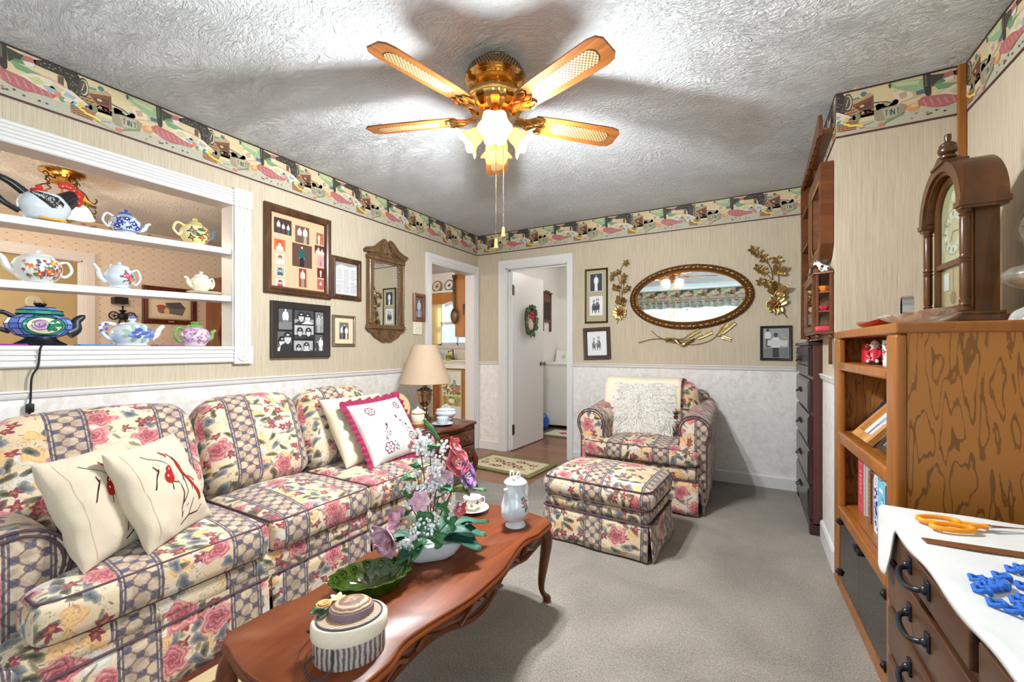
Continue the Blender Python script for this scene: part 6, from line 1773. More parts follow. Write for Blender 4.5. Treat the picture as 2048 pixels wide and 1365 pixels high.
def a2(w, h):
 b = photo_art(-w/2, -h/2, w, h, K(226, 220, 216), [(.35, 0, .8, (SK, DKH, K(150, 160, 190), K(120, 110, 120))), (.65, 0, .9, (SK, DKH, K(220, 206, 200), K(180, 160, 150)))], .0052); return b
def a3(w, h): return photo_art(-w/2, -h/2, w, h, K(150, 160, 170), [(.5, 0, .9, (SK, DKH, K(90, 90, 100), K(60, 60, 70)), True)], .0052)
lean_frame('dark blue framed photo leaning back at the far side of the second shelf', .850, .40, .285, .098, radians(36), plain('navy_gold_frame', (36, 44, 66), .35, .2), .014, a1)
lean_frame('striped light wood photo frame leaning in front of the dark blue one', .655, .235, .225, .042, radians(41), woodmat('striped_frame_wood', (176, 112, 52), (226, 172, 104), 'y', 22, .4), .036, a2, .022)
lean_frame('small dark metal photo frame leaning nearest the near post of the bookcase', .395, .145, .170, .060, radians(34), plain('dark_pewter_frame', (84, 74, 66), .35, .7), .018, a3)
SZ = 1.0805
r = thing('ribbon_spool', 'glittery red spool of ribbon beside the angel figurine', 'ribbon spool', bk(.125, .760, SZ))
b = MB(); b.lathe([(.043, 0), (.043, .086)], 36); obj('ribbon', b, plain('red_glitter', (196, 26, 38), .3, .2, var=.5, scale=420, bump=.6), r, smooth=40)
b = MB(); b.lathe([(.020, .084), (.041, .084), (.041, .088), (.020, .088), (.014, .087)], 30); obj('spool_end', b, plain('red_card', (150, 22, 30), .6), r, smooth=40)
r = thing('angel_figurine', 'small seated angel figurine in a red dress on a dark base', 'figurine', bk(.075, .520, SZ), rz=radians(-112)); r.scale = (.86, .86, .92)
b = MB(); b.lathe([(.050, 0), (.052, .004), (.048, .009), (0, .009)], 32, sx=1, sy=.8); obj('base', b, plain('dark_walnut_base', (58, 36, 26), .3), r, smooth=40)
b = MB(); b.lathe(dense([(.040, .009), (.043, .018), (.034, .040), (.024, .058), (.013, .067), (.008, .072)], 24), 28, rib=lambda a, z: 1+.05*cos(7*a)*(1 if z < .03 else 0)); 
b.tube(bez([(.010, .020, .056), (.030, .024, .040), (.040, .010, .026)], 12), [.010, .007], 8); b.tube(bez([(.010, -.020, .056), (.030, -.024, .040), (.040, -.010, .026)], 12), [.010, .007], 8)
obj('red_dress', b, plain('red_glazed_dress', (178, 44, 54), .3, var=.2, scale=90), r, smooth=80)
FLESH = plain('pale_figurine_skin', (232, 212, 202), .35)
b = MB(); b.ball((.004, 0, .088), .0185, 20, 14, sz=1.08); b.tube([(0, 0, .066), (.002, 0, .078)], .007, 10)
for s in (-1, 1): b.ball((.002, s*.0185, .086), .005, 8, 6); b.tube([(.030, s*.012, .018), (.052, s*.016, .015)], [.009, .006], 8); b.ball((.054, s*.017, .014), .0075, 8, 6)
b.ball((.0225, 0, .085), .003, 6, 5); obj('body', b, FLESH, r, smooth=80)
b = MB()
for s in (-1, 1): b.ball((.0205, s*.007, .091), .0022, 6, 5)
b.tube([(.021, -.004, .079), (.0222, 0, .078), (.021, .004, .079)], .0008, 5); obj('face_paint', b, plain('face_paint', (90, 40, 40), .4), r)
b = MB(); b.ball((-.003, 0, .092), .0185, 16, 10)
for s in (-1, 1):
 for k in range(3): b.ball((-.002, s*(.024+.004*k), .086+.008*k-.006*k*k), .007, 8, 6)
obj('hair', b, plain('red_brown_hair', (132, 54, 34), .5), r, smooth=80)
for s in (-1, 1):
 b = MB(); b.M = T((-.014, s*.010, .055)) @ Matrix.Rotation(pi/2, 4, 'Y') @ Matrix.Rotation(s*.55, 4, 'Z'); petal_leaf(b, (-.040, 0, 0), 0, .066, .017, .0, .3, 0); b.M = None
 wg = obj('wing', b, plain('white_wing', (226, 222, 212), .4), r, smooth=80, solid=.003)
r = thing('decorated_mug', 'white mug printed with red poinsettias at the near end of the shelf', 'mug', bk(.095, .345, SZ), rz=radians(170))
pf = dense([(.036, 0), (.039, .004), (.040, .05), (.041, .092), (.040, .096)], 16)
b = MB(); b.lathe(pf+[(.037, .096), (.036, .010), (0, .008)], 36); obj('body', b, PORC, r, smooth=50)
b = MB(); b.tube(bez([(-.038, 0, .078), (-.062, 0, .072), (-.062, 0, .036), (-.039, 0, .022)], 16), .005, 8); obj('handle', b, PORC, r)
b = MB(); S = scaled(lathe_S(pf), .04); q = random.Random(3)
for k in range(20): decal_flower(b, S, -.12+.24*k/19, .03+.045*((k*7) % 5)/4, .007, (K(176, 40, 46), K(214, 170, 80), K(86, 110, 70)), ang=k)
obj('poinsettia_print', b, ARTG, r, smooth=180)
TZ = BH+.0005
REDG = plain('red_art_glass', (196, 30, 48), .08, Coat_Weight=.8, Transmission_Weight=.25)
def boat_dish(name, label, loc, rz, L, W, h, mat, lobes=0, M=None):
 r = thing(name, label, 'dish', loc, rz)
 b = MB()
 b.lathe([(0, .002), (.42, .002), (.55, .006), (.85, .6*h), (1.0, h), (.97, h+.001), (.82, .62*h), (.5, .010), (0, .007)], 72, sx=L/2, sy=W/2, rib=(lambda a, z: 1+.06*cos(lobes*a)*min(1, z/h)) if lobes else None, cap0=False,
   f=lambda p, a: (p[0], p[1], p[2] - loc[2]*0 + (.25*h*cos(2*a)*min(1, max(0, p[2])/h))))
 obj('bowl', b, mat, r, smooth=60); return r
boat_dish('glass_dish', 'red glass boat-shaped dish on the bookcase top', bk(.08, .56, TZ), radians(95), .30, .10, .030, REDG)
boat_dish('glass_dish', 'clear cut-glass dish in front of the wooden clock', bk(.110, .215, TZ), radians(100), .28, .18, .036, PRESSED, 14)
r = thing('napkin_ring_stand', 'upright polished chrome band standing by the clear glass dish', 'ornament', bk(.160, .470, TZ))
b = MB(); b.M = T((0, 0, .066)) @ Matrix.Rotation(radians(-10), 4, 'Z') @ Matrix.Rotation(pi/2, 4, 'Y')
b.lathe([(.055, -.017), (.060, -.017), (.060, .017), (.055, .017), (.055, -.017)], 40, cap0=False, cap1=False); b.M = None
obj('chrome_band', b, CHROME, r, smooth=40)
b = MB(); b.box(-.02, .02, -.016, .016, 0, .008); obj('base', b, plain('dark_walnut_base', (58, 36, 26), .3), r, smooth=0, bevel=.002)
cl = thing('mantel_clock', 'arched wooden mantel clock with turned columns and a glazed door', 'clock', (.612, 2.132, TZ+.008), rz=radians(1))
hw_, dp_ = .155, .088
b = MB(); b.box(-.018, dp_+.012, -hw_-.028, hw_+.028, 0, .022); b.box(-.010, dp_+.008, -hw_-.020, hw_+.020, .022, .034); obj('plinth', b, CLOCKW, cl, smooth=0, bevel=.003)
zs, R_ = .400, .150
b = MB(); arch = [(-hw_, .034), (hw_, .034), (hw_, zs)] + [(hw_*cos(radians(a)), zs+hw_*.98*sin(radians(a))) for a in range(6, 180, 6)] + [(-hw_, zs)]
b.prism(arch, .030, dp_, 'yz'); obj('case', b, CLOCKW, cl, smooth=30)
b = MB()
for (r0, r1, x0, x1) in ((hw_-.004, hw_+.030, -.016, dp_+.012), (hw_-.018, hw_+.012, -.006, .03)):
 n = 36; vs = []
 for k in range(n+1):
  a = pi*k/n; c_, s_ = cos(a), sin(a)
  vs += [(x0, r0*c_, zs+r0*s_), (x0, r1*c_, zs+r1*s_), (x1, r1*c_, zs+r1*s_), (x1, r0*c_, zs+r0*s_)]
 fs = [(k*4+i, k*4+(i+1) % 4, k*4+4+(i+1) % 4, k*4+4+i) for k in range(n) for i in range(4)] + [(0, 1, 2, 3), (n*4+3, n*4+2, n*4+1, n*4)]
 b.add(vs, fs)
for s in (-1, 1):
 y0, y1 = sorted((s*(hw_-.012), s*(hw_+.034))); b.box(-.020, dp_+.016, y0, y1, zs-.018, zs); b.box(-.014, dp_+.010, y0+.004, y1-.004, zs-.028, zs-.018)
obj('arched_bonnet', b, CLOCKW, cl, smooth=30)
for s in (-1, 1):
 b = MB(); cy = s*(hw_+.004); cx = .004
 pr = [(.016, .036), (.017, .046), (.013, .050), (.016, .056), (.013, .062), (.016, .070), (.011, .078)]
 pr += [(.0135, .084), (.0135, .190), (.0125, .196), (.016, .202), (.012, .208), (.016, .214), (.012, .222), (.0135, .228), (.0135, .345), (.012, .350), (.016, .356), (.012, .361), (.016, .366), (.017, .374)]
 b.lathe(pr, 28, (cx, cy, 0), rib=lambda a, z: 1-.07*(abs(cos(6*a)) < .35)*((.09 < z < .185) or (.232 < z < .340))); obj('column', b, CLOCKW, cl, smooth=50)
dw = .108
b = MB(); zt = zs+.002
n = 30
outer = [(-dw-.022, .040), (dw+.022, .040), (dw+.022, zt)] + [((dw+.022)*cos(pi*k/n), zt+(dw+.022)*sin(pi*k/n)) for k in range(1, n)] + [(-dw-.022, zt)]
inner = [(-dw, .062), (dw, .062), (dw, zt)] + [(dw*cos(pi*k/n), zt+dw*sin(pi*k/n)) for k in range(1, n)] + [(-dw, zt)]
m = len(outer)
for x in (.012, .030): pass
vs = [(.014, y, z) for y, z in outer] + [(.014, y, z) for y, z in inner] + [(.030, y, z) for y, z in outer] + [(.030, y, z) for y, z in inner]
b.add(vs, [(i, (i+1) % m, m+(i+1) % m, m+i) for i in range(m)] + [(i, (i+1) % m, 2*m+(i+1) % m, 2*m+i) for i in range(m)] + [(m+i, m+(i+1) % m, 3*m+(i+1) % m, 3*m+i) for i in range(m)])
b.box(.012, .028, -dw, dw, .208, .226)
dr = obj('glazed_door', b, CLOCKW, cl, smooth=40)
b = MB(); b.prism(inner, .021, .023, 'yz'); obj('glass', b, PANE, dr, smooth=0)
for z in (.10, .36): 
 b = MB(); b.cbox((.012, -dw-.021, z), (.006, .008, .030)); obj('hinge', b, BRASS, dr, smooth=0)
b = MB(); b.prism([(y*.97, z) for y, z in inner], .0275, .029, 'yz'); obj('dial_backing', b, plain('clock_interior', (190, 160, 110), .5), cl, smooth=0)
b = MB(); dz = .335
def dl(pts, col, e): b.col = col; b.add([(.0272-e, y, z) for y, z in pts], [tuple(range(len(pts)))]); b.col = None
ap_ = [(-dw*.96, .232), (dw*.96, .232), (dw*.96, zt)] + [(dw*.96*cos(pi*k/n), zt+dw*.96*sin(pi*k/n)) for k in range(1, n)] + [(-dw*.96, zt)]
dl(ap_, K(214, 198, 150), 0); dl(ell(0, dz, .086, .086, 40), K(176, 158, 118), .0003); dl(ell(0, dz, .078, .078, 40), K(232, 224, 200), .0006); dl(ell(0, dz, .050, .050, 36), K(206, 188, 140), .0009); dl(ell(0, zt+.062, .026, .026, 30), K(180, 168, 130), .0004); dl(ell(0, zt+.062, .020, .020, 30), K(226, 214, 180), .0007)
rom = ['XII', 'I', 'II', 'III', 'IIII', 'V', 'VI', 'VII', 'VIII', 'IX', 'X', 'XI']
for h_ in range(12):
 a = radians(h_*30); cy_, cz_ = -sin(a)*.065, dz+cos(a)*.065
 tw = {'I': 1, 'V': 2, 'X': 2}; tot = sum(tw[c_] for c_ in rom[h_]); o_ = -tot/2
 def tp(x, y): 
  return (cy_ - (x*cos(a)) - y*sin(a)*1.0, cz_ - x*sin(a)*1.0*1 + y*cos(a))
 for ch in rom[h_]:
  w = tw[ch]; u0 = (o_+.15)*.0042; u1 = (o_+w-.15)*.0042; um = (u0+u1)/2; H_ = .0085
  segs = {'I': [((um, -H_), (um, H_))], 'V': [((u0, H_), (um, -H_)), ((um, -H_), (u1, H_))], 'X': [((u0, -H_), (u1, H_)), ((u0, H_), (u1, -H_))]}[ch]
  for p, q_ in segs:
   for qd in strokepoly([tp(*p), tp(*q_)], .0018): dl(qd, K(40, 34, 30), .0012)
  o_ += w
for (a, L, w) in ((radians(95), .060, .004), (radians(215), .042, .005)):
 for qd in strokepoly([(0, dz), (-L*sin(a), dz+L*cos(a))], w): dl(qd, K(36, 30, 26), .0016)
obj('dial', b, ART, cl, smooth=0)
b = MB(); b.box(.024, .026, .030, .075, .125, .190); obj('paper_tag', b, plain('paper_tag', (226, 226, 214), .8), cl, smooth=0)
b = MB(); b.tube([(.027, 0, .232), (.027, 0, .11)], .002, 6); b.M = T((.0265, 0, .095)) @ Matrix.Rotation(pi/2, 4, 'Y'); b.lathe([(0, -.0015), (.024, -.0015), (.024, .0015), (0, .0015)], 30); b.M = None; obj('pendulum', b, BRASS, cl, smooth=30)
b = MB(); zt2 = zs+hw_+.030
b.prism([(-.052, zt2-.018), (.052, zt2-.018), (.052, zt2-.006), (0, zt2+.024), (-.052, zt2-.006)], -.016, .045, 'yz'); b.box(-.020, .050, -.056, .056, zt2-.010, zt2-.002)
b.lathe(dense([(.010, 0), (.022, .006), (.024, .014)], 8) + dense([(.016, .018), (.026, .026), (.028, .038), (.026, .044)], 10) + dense([(.022, .047), (.024, .054), (.014, .064), (.008, .068)], 10) + [(.008, .070), (.010, .076), (.010, .092), (.007, .094)], 24, (.012, 0, zt2+.012))
obj('finial', b, CLOCKW, cl, smooth=50)
ol = thing('oil_lamp', 'clear glass oil lamp with a tall chimney beside the mantel clock', 'oil lamp', (.749, 1.860, TZ+.001))
b = MB(); b.lathe(dense([(.066, 0), (.068, .006), (.056, .030), (.030, .046), (.020, .052)], 24) + [(.0, .052)], 36, rib=lambda a, z: 1+.02*cos(14*a)); obj('glass_foot', b, PRESSED, ol, smooth=60)
b = MB(); b.lathe([(.022, .050), (.024, .056), (.024, .084), (.020, .090)], 24); obj('wooden_stem', b, CHERRYD, ol, smooth=40)
b = MB(); b.lathe(dense([(.020, .090), (.050, .100), (.078, .120), (.082, .142), (.066, .160), (.034, .170), (.024, .174)], 30), 40); obj('oil_font', b, pressedglass('lamp_font_glass', (250, 246, 236), .5, .6), ol, smooth=60)
b = MB(); b.lathe(dense([(.05, .104), (.074, .122), (.078, .138), (0, .139)], 14), 32); obj('lamp_oil', b, thinglass('lamp_oil', (250, 240, 210), .1), ol, smooth=60)
b = MB(); b.lathe([(.024, .172), (.026, .180), (.034, .186), (.036, .196), (.030, .200), (.012, .206), (.008, .222)], 30); b.tube([(.03, 0, .192), (.055, 0, .192)], .002, 6); b.ball((.058, 0, .192), .008, 8, 6, sx=.4); obj('burner', b, BRASSD, ol, smooth=50)
b = MB(); b.lathe(dense([(.030, .198), (.031, .215), (.044, .245), (.052, .275), (.046, .310), (.031, .350), (.026, .385), (.030, .410), (.036, .420)], 40), 40, cap0=False, cap1=False); obj('glass_chimney', b, CLEARG, ol, smooth=180, solid=.0018)
ch = thing('chest_of_drawers', 'tall narrow dark wood chest of drawers set against the far right wall', 'chest', (.318, 3.18, 0))
CW, CD, CH = .865, .50, 1.187
b = MB(); b.box(.012, CD, .0, CW, .06, CH-.022); obj('carcass', b, CHESTSIDE, ch, smooth=0, bevel=.003)
b = MB(); b.box(-.016, CD, -.002, CW+.002, CH-.022, CH); obj('top_panel', b, DARKCHEST, ch, smooth=0, bevel=.005)
b = MB(); b.box(.002, CD-.01, .002, CW-.002, 0, .062); 
for y0, y1 in ((.0, .07), (CW-.07, CW)): b.box(-.006, .05, y0, y1, .0, .075)
b.prism([(.07, .075), (CW-.07, .075), (CW-.07, .030), (CW-.16, .045), (CW/2, .06), (.16, .045), (.07, .030)], -.004, .01, 'yz'); obj('base', b, DARKCHEST, ch, smooth=0, bevel=.003)
zz = [(.085, .285), (.300, .515), (.530, .730), (.748, .950), (.970, 1.160)]
for i, (z0, z1) in enumerate(zz):
 b = MB()
 if i < 4:
  o_ = [(0.020, .03, z0, CW-.03, z1), (-.004, .03, z0, CW-.03, z1), (-.012, .055, z0+.024, CW-.055, z1-.024)]
  vs = []
  for (x, y0, a0, y1, a1_) in o_: vs += [(x, y0, a0), (x, y1, a0), (x, y1, a1_), (x, y0, a1_)]
  b.add(vs, [(j*4+k, j*4+(k+1) % 4, j*4+4+(k+1) % 4, j*4+4+k) for j in range(2) for k in range(4)] + [(8, 9, 10, 11)])
 else:
  b.box(.0, .020, .03, CW-.03, z0, z1)
  for c_ in range(6):
   for r_ in range(3):
    y0 = .036+c_*.133; a0 = z0+.006+r_*.062; b.box(-.012, .0, y0, y0+.124, a0, a0+.056)
 d = obj('drawer', b, DARKCHEST, ch, smooth=0, bevel=.0015)
 for y in (.47,):
  b = MB(); zc = (z0+z1)/2
  b.tube(bez([(-.014, y-.034, zc+.012), (-.036, y-.022, zc-.004), (-.038, y+.022, zc-.004), (-.014, y+.034, zc+.012)], 16), .0035, 6)
  for s in (-1, 1): b.cbox((-.014, y+s*.034, zc+.008), (.006, .020, .034)); b.ball((-.016, y+s*.034, zc+.012), .009, 8, 6)
  b.cbox((-.013, y, zc+.004), (.003, .05, .02)); obj('drawer_pull', b, BLACKI, d, smooth=40)
XW = XR-.002
sb = thing('shadow_box_frame', 'deep brown shadow-box frame high on the far right wall', 'picture frame', (XW, 3.00, 1.875), M=MRIGHT)
sw, sh = .50, .50
o8 = [(-sw/2+.07, -sh/2), (sw/2-.07, -sh/2), (sw/2, -sh/2+.07), (sw/2, sh/2), (-sw/2, sh/2), (-sw/2, -sh/2+.07)]
def ins(P_, k): return [(x*(1-k/(sw/2)), y*(1-k/(sh/2))) for x, y in P_]
b = MB(); lv = [(0, .001), (0, .055), (.012, .062), (.040, .058), (.055, .045), (.060, .050), (.075, .044), (.080, .016)]
n = 6; vs = []
for (k, d_) in lv: vs += [(x, y, d_) for x, y in ins(o8, k)]
b.add(vs, [(j*n+i, j*n+(i+1) % n, (j+1)*n+(i+1) % n, (j+1)*n+i) for j in range(len(lv)-1) for i in range(n)])
obj('frame', b, CURIO, sb, smooth=20)
b = MB(); b.poly(ins(o8, .079), K(226, 206, 170), .012); b.poly(ins(o8, .13), K(206, 176, 130), .0124); obj('mat_board', b, ART, sb, smooth=0)
b = MB(); l2 = [(.060, .050), (.068, .056), (.076, .050)]; vs = []
for (k, d_) in l2: vs += [(x, y, d_) for x, y in ins(o8, k)]
b.add(vs, [(j*n+i, j*n+(i+1) % n, (j+1)*n+(i+1) % n, (j+1)*n+i) for j in range(2) for i in range(n)]); obj('gilt_liner', b, plain('gilt_liner', (196, 140, 70), .3, .8), sb, smooth=30)
wn = thing('wall_shelf_rack', 'tall dark wooden wall shelf rack with a scalloped crown above the dark chest', 'wall shelf', (XW, 3.60, 1.21), M=MRIGHT)
b = MB(); b.box(-.03, -.002, 0, 1.06, .001, .070); b.box(.30, .322, 0, 1.06, .001, .030); b.box(-.03, .32, 0, 1.06, .001, .008); obj('case', b, CURIO, wn, smooth=0, bevel=.002)
b = MB()
cr = [(-.045, 1.02), (-.045, 1.075), (.05, 1.09), (.20, 1.10), (.60, 1.125), (.86, 1.16), (.885, 1.115), (.87, 1.05)]
for k in range(8): 
 x0 = .84-k*.105; cr += [(x0, 1.035+.010*(1-k/8)), (x0-.03, 1.055+.01*(1-k/8)), (x0-.075, 1.055+.01*(1-k/8))]
b.prism(cr, .050, .066, 'xy'); b.box(-.045, .87, 1.06, 1.075, .001, .056); obj('scalloped_crown', b, CURIO, wn, smooth=30)
for z in (.36, .60, .84):
 b = MB(); b.box(-.005, .30, z, z+.014, .008, .062); obj('shelf', b, CURIO, wn, smooth=0)
pp = thing('painted_plate', 'small plate painted with red and yellow flowers on the tall wall rack', 'plate', M=T((XW-.020, 3.45, 1.21+.375+.075)) @ MRIGHT @ Matrix.Rotation(radians(-8), 4, 'X'))
b = MB(); b.lathe([(0, .002), (.045, .002), (.078, .010), (.080, .012), (.045, .006), (0, .005)], 40, cap0=False); obj('plate', b, PORC, pp, smooth=60)
b = MB(); q = random.Random(8)
for k in range(26): 
 a, rr_ = q.random()*6.28, q.random()*.06; b.disc(rr_*cos(a), rr_*sin(a), .012, .012, K(*q.choice([(190, 50, 50), (220, 180, 60), (80, 120, 70), (80, 90, 150)])), .0075+rr_*.09+k*.00005, 8)
obj('flower_print', b, ARTG, pp, smooth=0)
cu = thing('curio_cabinet', 'small wooden curio cabinet with glass door and open side shelves, hung above the dark chest', 'curio cabinet', (XW, 2.755, 1.222), M=MRIGHT)
plan = [(0, .001), (-.030, .072), (-.46, .072), (-.49, .001)]
def plank(z0, z1, e=.0):
 b = MB(); P_ = [(plan[0][0]+e, plan[0][1]), (plan[1][0]+e*.7, plan[1][1]+e), (plan[2][0]-e*.7, plan[2][1]+e), (plan[3][0]-e, plan[3][1])]
 b.prism(P_, z0, z1, 'xz'); return b
for nm, z0, z1, e in (('bottom_board', 0, .014, .010), ('top_board', .318, .330, .014)): obj(nm, plank(z0, z1, e), CURIO, cu, smooth=0, bevel=.002)
for z in (.118, .220): obj('shelf', plank(z, z+.007, -.003), CURIO, cu, smooth=0)
b = MB(); b.box(-.485, -.002, .014, .318, .001, .006); obj('back_board', b, OAK, cu, smooth=0)
for (x, d_) in ((-.006, .010), (-.034, .066), (-.456, .066), (-.484, .010)):
 b = MB(); b.box(x-.008, x+.008, .014, .318, d_-.007, d_+.007); obj('post', b, CURIO, cu, smooth=0, bevel=.002)
for (x, d_) in ((-.010, .012), (-.036, .064), (-.454, .064)):
 b = MB(); b.lathe(dense([(.010, 0), (.013, .006), (.008, .014), (.006, .017)], 10), 16, f=lambda p, a, x=x, d_=d_: (x+p[0], .330+p[2], d_+p[1])); b.lathe(dense([(.006, 0), (.012, .008), (.013, .016), (.005, .028), (0, .030)], 10), 16, f=lambda p, a, x=x, d_=d_: (x+p[0], -p[2], d_+p[1])); obj('finial', b, CURIO, cu, smooth=60)
b = MB(); b.M = T((-.245, .166, .074)); fr = rect_frame(.40, .30, [(0, 0), (0, .012), (.004, .014), (.030, .012), (.032, .002)]); b.add(fr.v, fr.f); b.M = None
d = obj('glass_door', b, CURIO, cu, smooth=30)
b = MB(); b.box(-.42, -.07, .035, .30, .076, .078); obj('glass', b, PANE, d, smooth=0)
b = MB(); b.box(-.020, -.006, -.16, 0, .004, .02); obj('tail_board', b, CURIO, cu, smooth=0, bevel=.003)
def onCu(x, d_, z): return tuple(T((XW, 2.755, 1.222)) @ MRIGHT @ Vector((x, z, d_)))
ORG = plain('amber_glass', (226, 132, 40), .1, Coat_Weight=.8)
def scal_dish(label, loc, L, W, h, mat, lob):
 r = thing('glass_dish', label, 'dish', loc, radians(8)); b = MB()
 b.lathe([(0, 0), (.5, 0), (.6, .004), (.85, h*.6), (1, h), (.95, h), (.8, h*.6), (.5, .006), (0, .005)], 60, sx=L/2, sy=W/2, rib=lambda a, z: 1+.07*cos(lob*a)*min(1, z/h), cap0=False); obj('bowl', b, mat, r, smooth=60)
scal_dish('scalloped amber glass dish on the upper open shelf of the curio cabinet', onCu(-.040, .036, .2280), .064, .044, .028, ORG, 8)
scal_dish('pink-red glass dish on the middle shelf of the curio cabinet', onCu(-.040, .036, .1260), .064, .044, .024, plain('cranberry_glass', (206, 44, 80), .1, Coat_Weight=.8), 6)
r = thing('soap_bar', 'pink-red rectangular soap on the bottom shelf of the curio cabinet', 'soap', onCu(-.040, .038, .0145), radians(4))
b = MB(); b.rbox((0, 0, .014), (.072, .034, .027), .006, 3, 4); obj('bar', b, plain('pink_soap', (216, 70, 92), .4), r, smooth=60)
def critter(label, loc, s, rz, body, spots):
 r = thing('animal_figurine', label, 'figurine', loc, rz)
 b = MB()
 b.tube(bez([(-.42*s, 0, .30*s), (-.2*s, 0, .42*s), (.15*s, 0, .62*s), (.30*s, 0, .80*s)], 16), [.20*s, .27*s, .26*s, .24*s, .22*s, .20*s, .18*s, .17*s, .16*s, .15*s, .14*s, .14*s, .13*s, .13*s, .12*s, .12*s][:len(bez([(-.42*s, 0, .30*s), (-.2*s, 0, .42*s), (.15*s, 0, .62*s), (.30*s, 0, .80*s)], 16))] if False else .2*s, 14)
 b.ball((-.30*s, 0, .26*s), .26*s, 14, 10); b.ball((.42*s, 0, .90*s), .19*s, 14, 10, sx=1.25); b.ball((.62*s, 0, .84*s), .11*s, 10, 8)
 for sy in (-1, 1):
  b.tube(bez([(.16*s, sy*.14*s, .50*s), (.22*s, sy*.15*s, .25*s), (.26*s, sy*.15*s, .03*s)], 10), [.09*s, .06*s], 8)
  b.tube(bez([(-.25*s, sy*.22*s, .2*s), (.0*s, sy*.26*s, .08*s), (.15*s, sy*.26*s, .05*s)], 10), [.11*s, .06*s], 8)
  b.ball((.34*s, sy*.20*s, 1.02*s), .08*s, 8, 6, sx=.6)
 b.tube(bez([(-.5*s, 0, .2*s), (-.62*s, .05*s, .12*s), (-.60*s, .15*s, .04*s)], 8), .03*s, 6)
 obj('body', b, body, r, smooth=80)
 m = MB()
 for (x, y, z, rr_) in ((-.05, .17, .52, .15), (.10, -.16, .62, .13), (-.38, -.16, .36, .15), (.42, .1, 1.0, .12), (.36, -.12, .96, .11), (-.45, .12, .30, .13)): m.ball((x*s, y*s, z*s), rr_*s*.85, 10, 8)
 for sy in (-1, 1): m.ball((.56*s, sy*.11*s, .95*s), .025*s, 6, 5)
 obj('patches', m, spots, r, smooth=80)
WHG = plain('white_figurine_glaze', (236, 232, 226), .25); BKG = plain('black_figurine_glaze', (28, 26, 28), .25); BRG = plain('brown_figurine_glaze', (110, 64, 46), .3)
critter('black and white cow figurine on top of the curio cabinet', onCu(-.055, .040, .3305), .062, radians(150), WHG, BKG)
critter('tiny brown animal figurine on the curio cabinet behind the cow', onCu(-.150, .045, .3305), .042, radians(140), BRG, BKG)
critter('tiny brown and white animal figurine at the far end of the curio cabinet top', onCu(-.380, .055, .3305), .046, radians(120), BRG, WHG)
DT = .692
dk = thing('drawer_cabinet', 'wooden drawer cabinet under a white cloth in front of the bookcase', 'cabinet', (.338, .45, 0))
DL = 1.115
b = MB(); b.box(.012, .50, 0, DL, .05, DT-.024); obj('carcass', b, DESKW, dk, smooth=0, bevel=.003)
b = MB(); b.box(-.006, .51, -.01, DL+.006, DT-.024, DT-.001); obj('top_panel', b, DESKW, dk, smooth=0, bevel=.004)
b = MB(); b.box(.02, .49, .01, DL-.01, 0, .052); obj('plinth', b, DESKW, dk, smooth=0)
b = MB()
for y0, y1 in ((0, .035), (DL-.035, DL), (DL/2-.012, DL/2+.012)): b.box(0, .014, y0, y1, .05, DT-.024)
for z0 in (.05, .17, .315, .445, .575): b.box(0, .014, 0, DL, z0, z0+.014)
obj('face_frame', b, DESKW, dk, smooth=0, bevel=.002)
for (z0, z1) in ((.590, .664), (.462, .572), (.332, .442), (.187, .312), (.067, .167)):
 for (y0, y1) in ((.040, DL/2-.016), (DL/2+.016, DL-.040)):
  b = MB(); b.rbox((-.001, (y0+y1)/2, (z0+z1)/2), (.022, y1-y0, z1-z0), .005, 2, 3); d = obj('drawer', b, DESKW, dk, smooth=40)
  b = MB(); yc, zc = (y0+y1)/2, (z0+z1)/2+.006
  b.tube(bez([(-.014, yc-.060, zc), (-.034, yc-.050, zc-.006), (-.040, yc-.022, zc-.014), (-.040, yc+.022, zc-.014), (-.034, yc+.050, zc-.006), (-.014, yc+.060, zc)], 24), [.006, .0045, .005, .006, .005, .0045, .006], 8)
  for s in (-1, 1): b.rbox((-.014, yc+s*.060, zc+.002), (.008, .024, .040), .004, 2, 2); b.ball((-.018, yc+s*.060, zc), .010, 8, 6)
  obj('drawer_pull', b, plain('dark_pewter_pull', (58, 62, 70), .3, .8), d, smooth=60)
cz = DT+.001
r = thing('table_cloth', 'white woven cloth laid over the drawer cabinet top and hanging at its far corner', 'cloth', (0, 0, 0))
b = MB()
def clo(u, v):
 y = .40 + 1.182*v
 hang = .022 + .140*sstep(.865, .905, v) + .006*sin(v*26)*(v < .86)
 tot = .49 + hang; s = tot*u
 if s < .49:
  x = .815-s; z = cz+.006+.0022*sin(v*31+x*9)*sin(x*23)
 else:
  e = s-.49; rr_ = .010
  x = .325 - min(e, rr_)*.6 - .012*sstep(.03, .16, e)*abs(sin(v*22)) ; z = cz+.006 - max(0, e-rr_*.4)
 if y > 1.572: z -= (y-1.572)*.3
 return (x, y, z)
b.grid(clo, 60, 70); obj('cloth', b, CLOTHW, r, smooth=60, solid=.004)
TOP = cz+.012
sc = thing('scissors', 'orange-handled scissors lying on the white cloth', 'scissors', (.505, 1.475, TOP), rz=radians(18))
OR_ = plain('orange_plastic_handle', (238, 150, 30), .35)
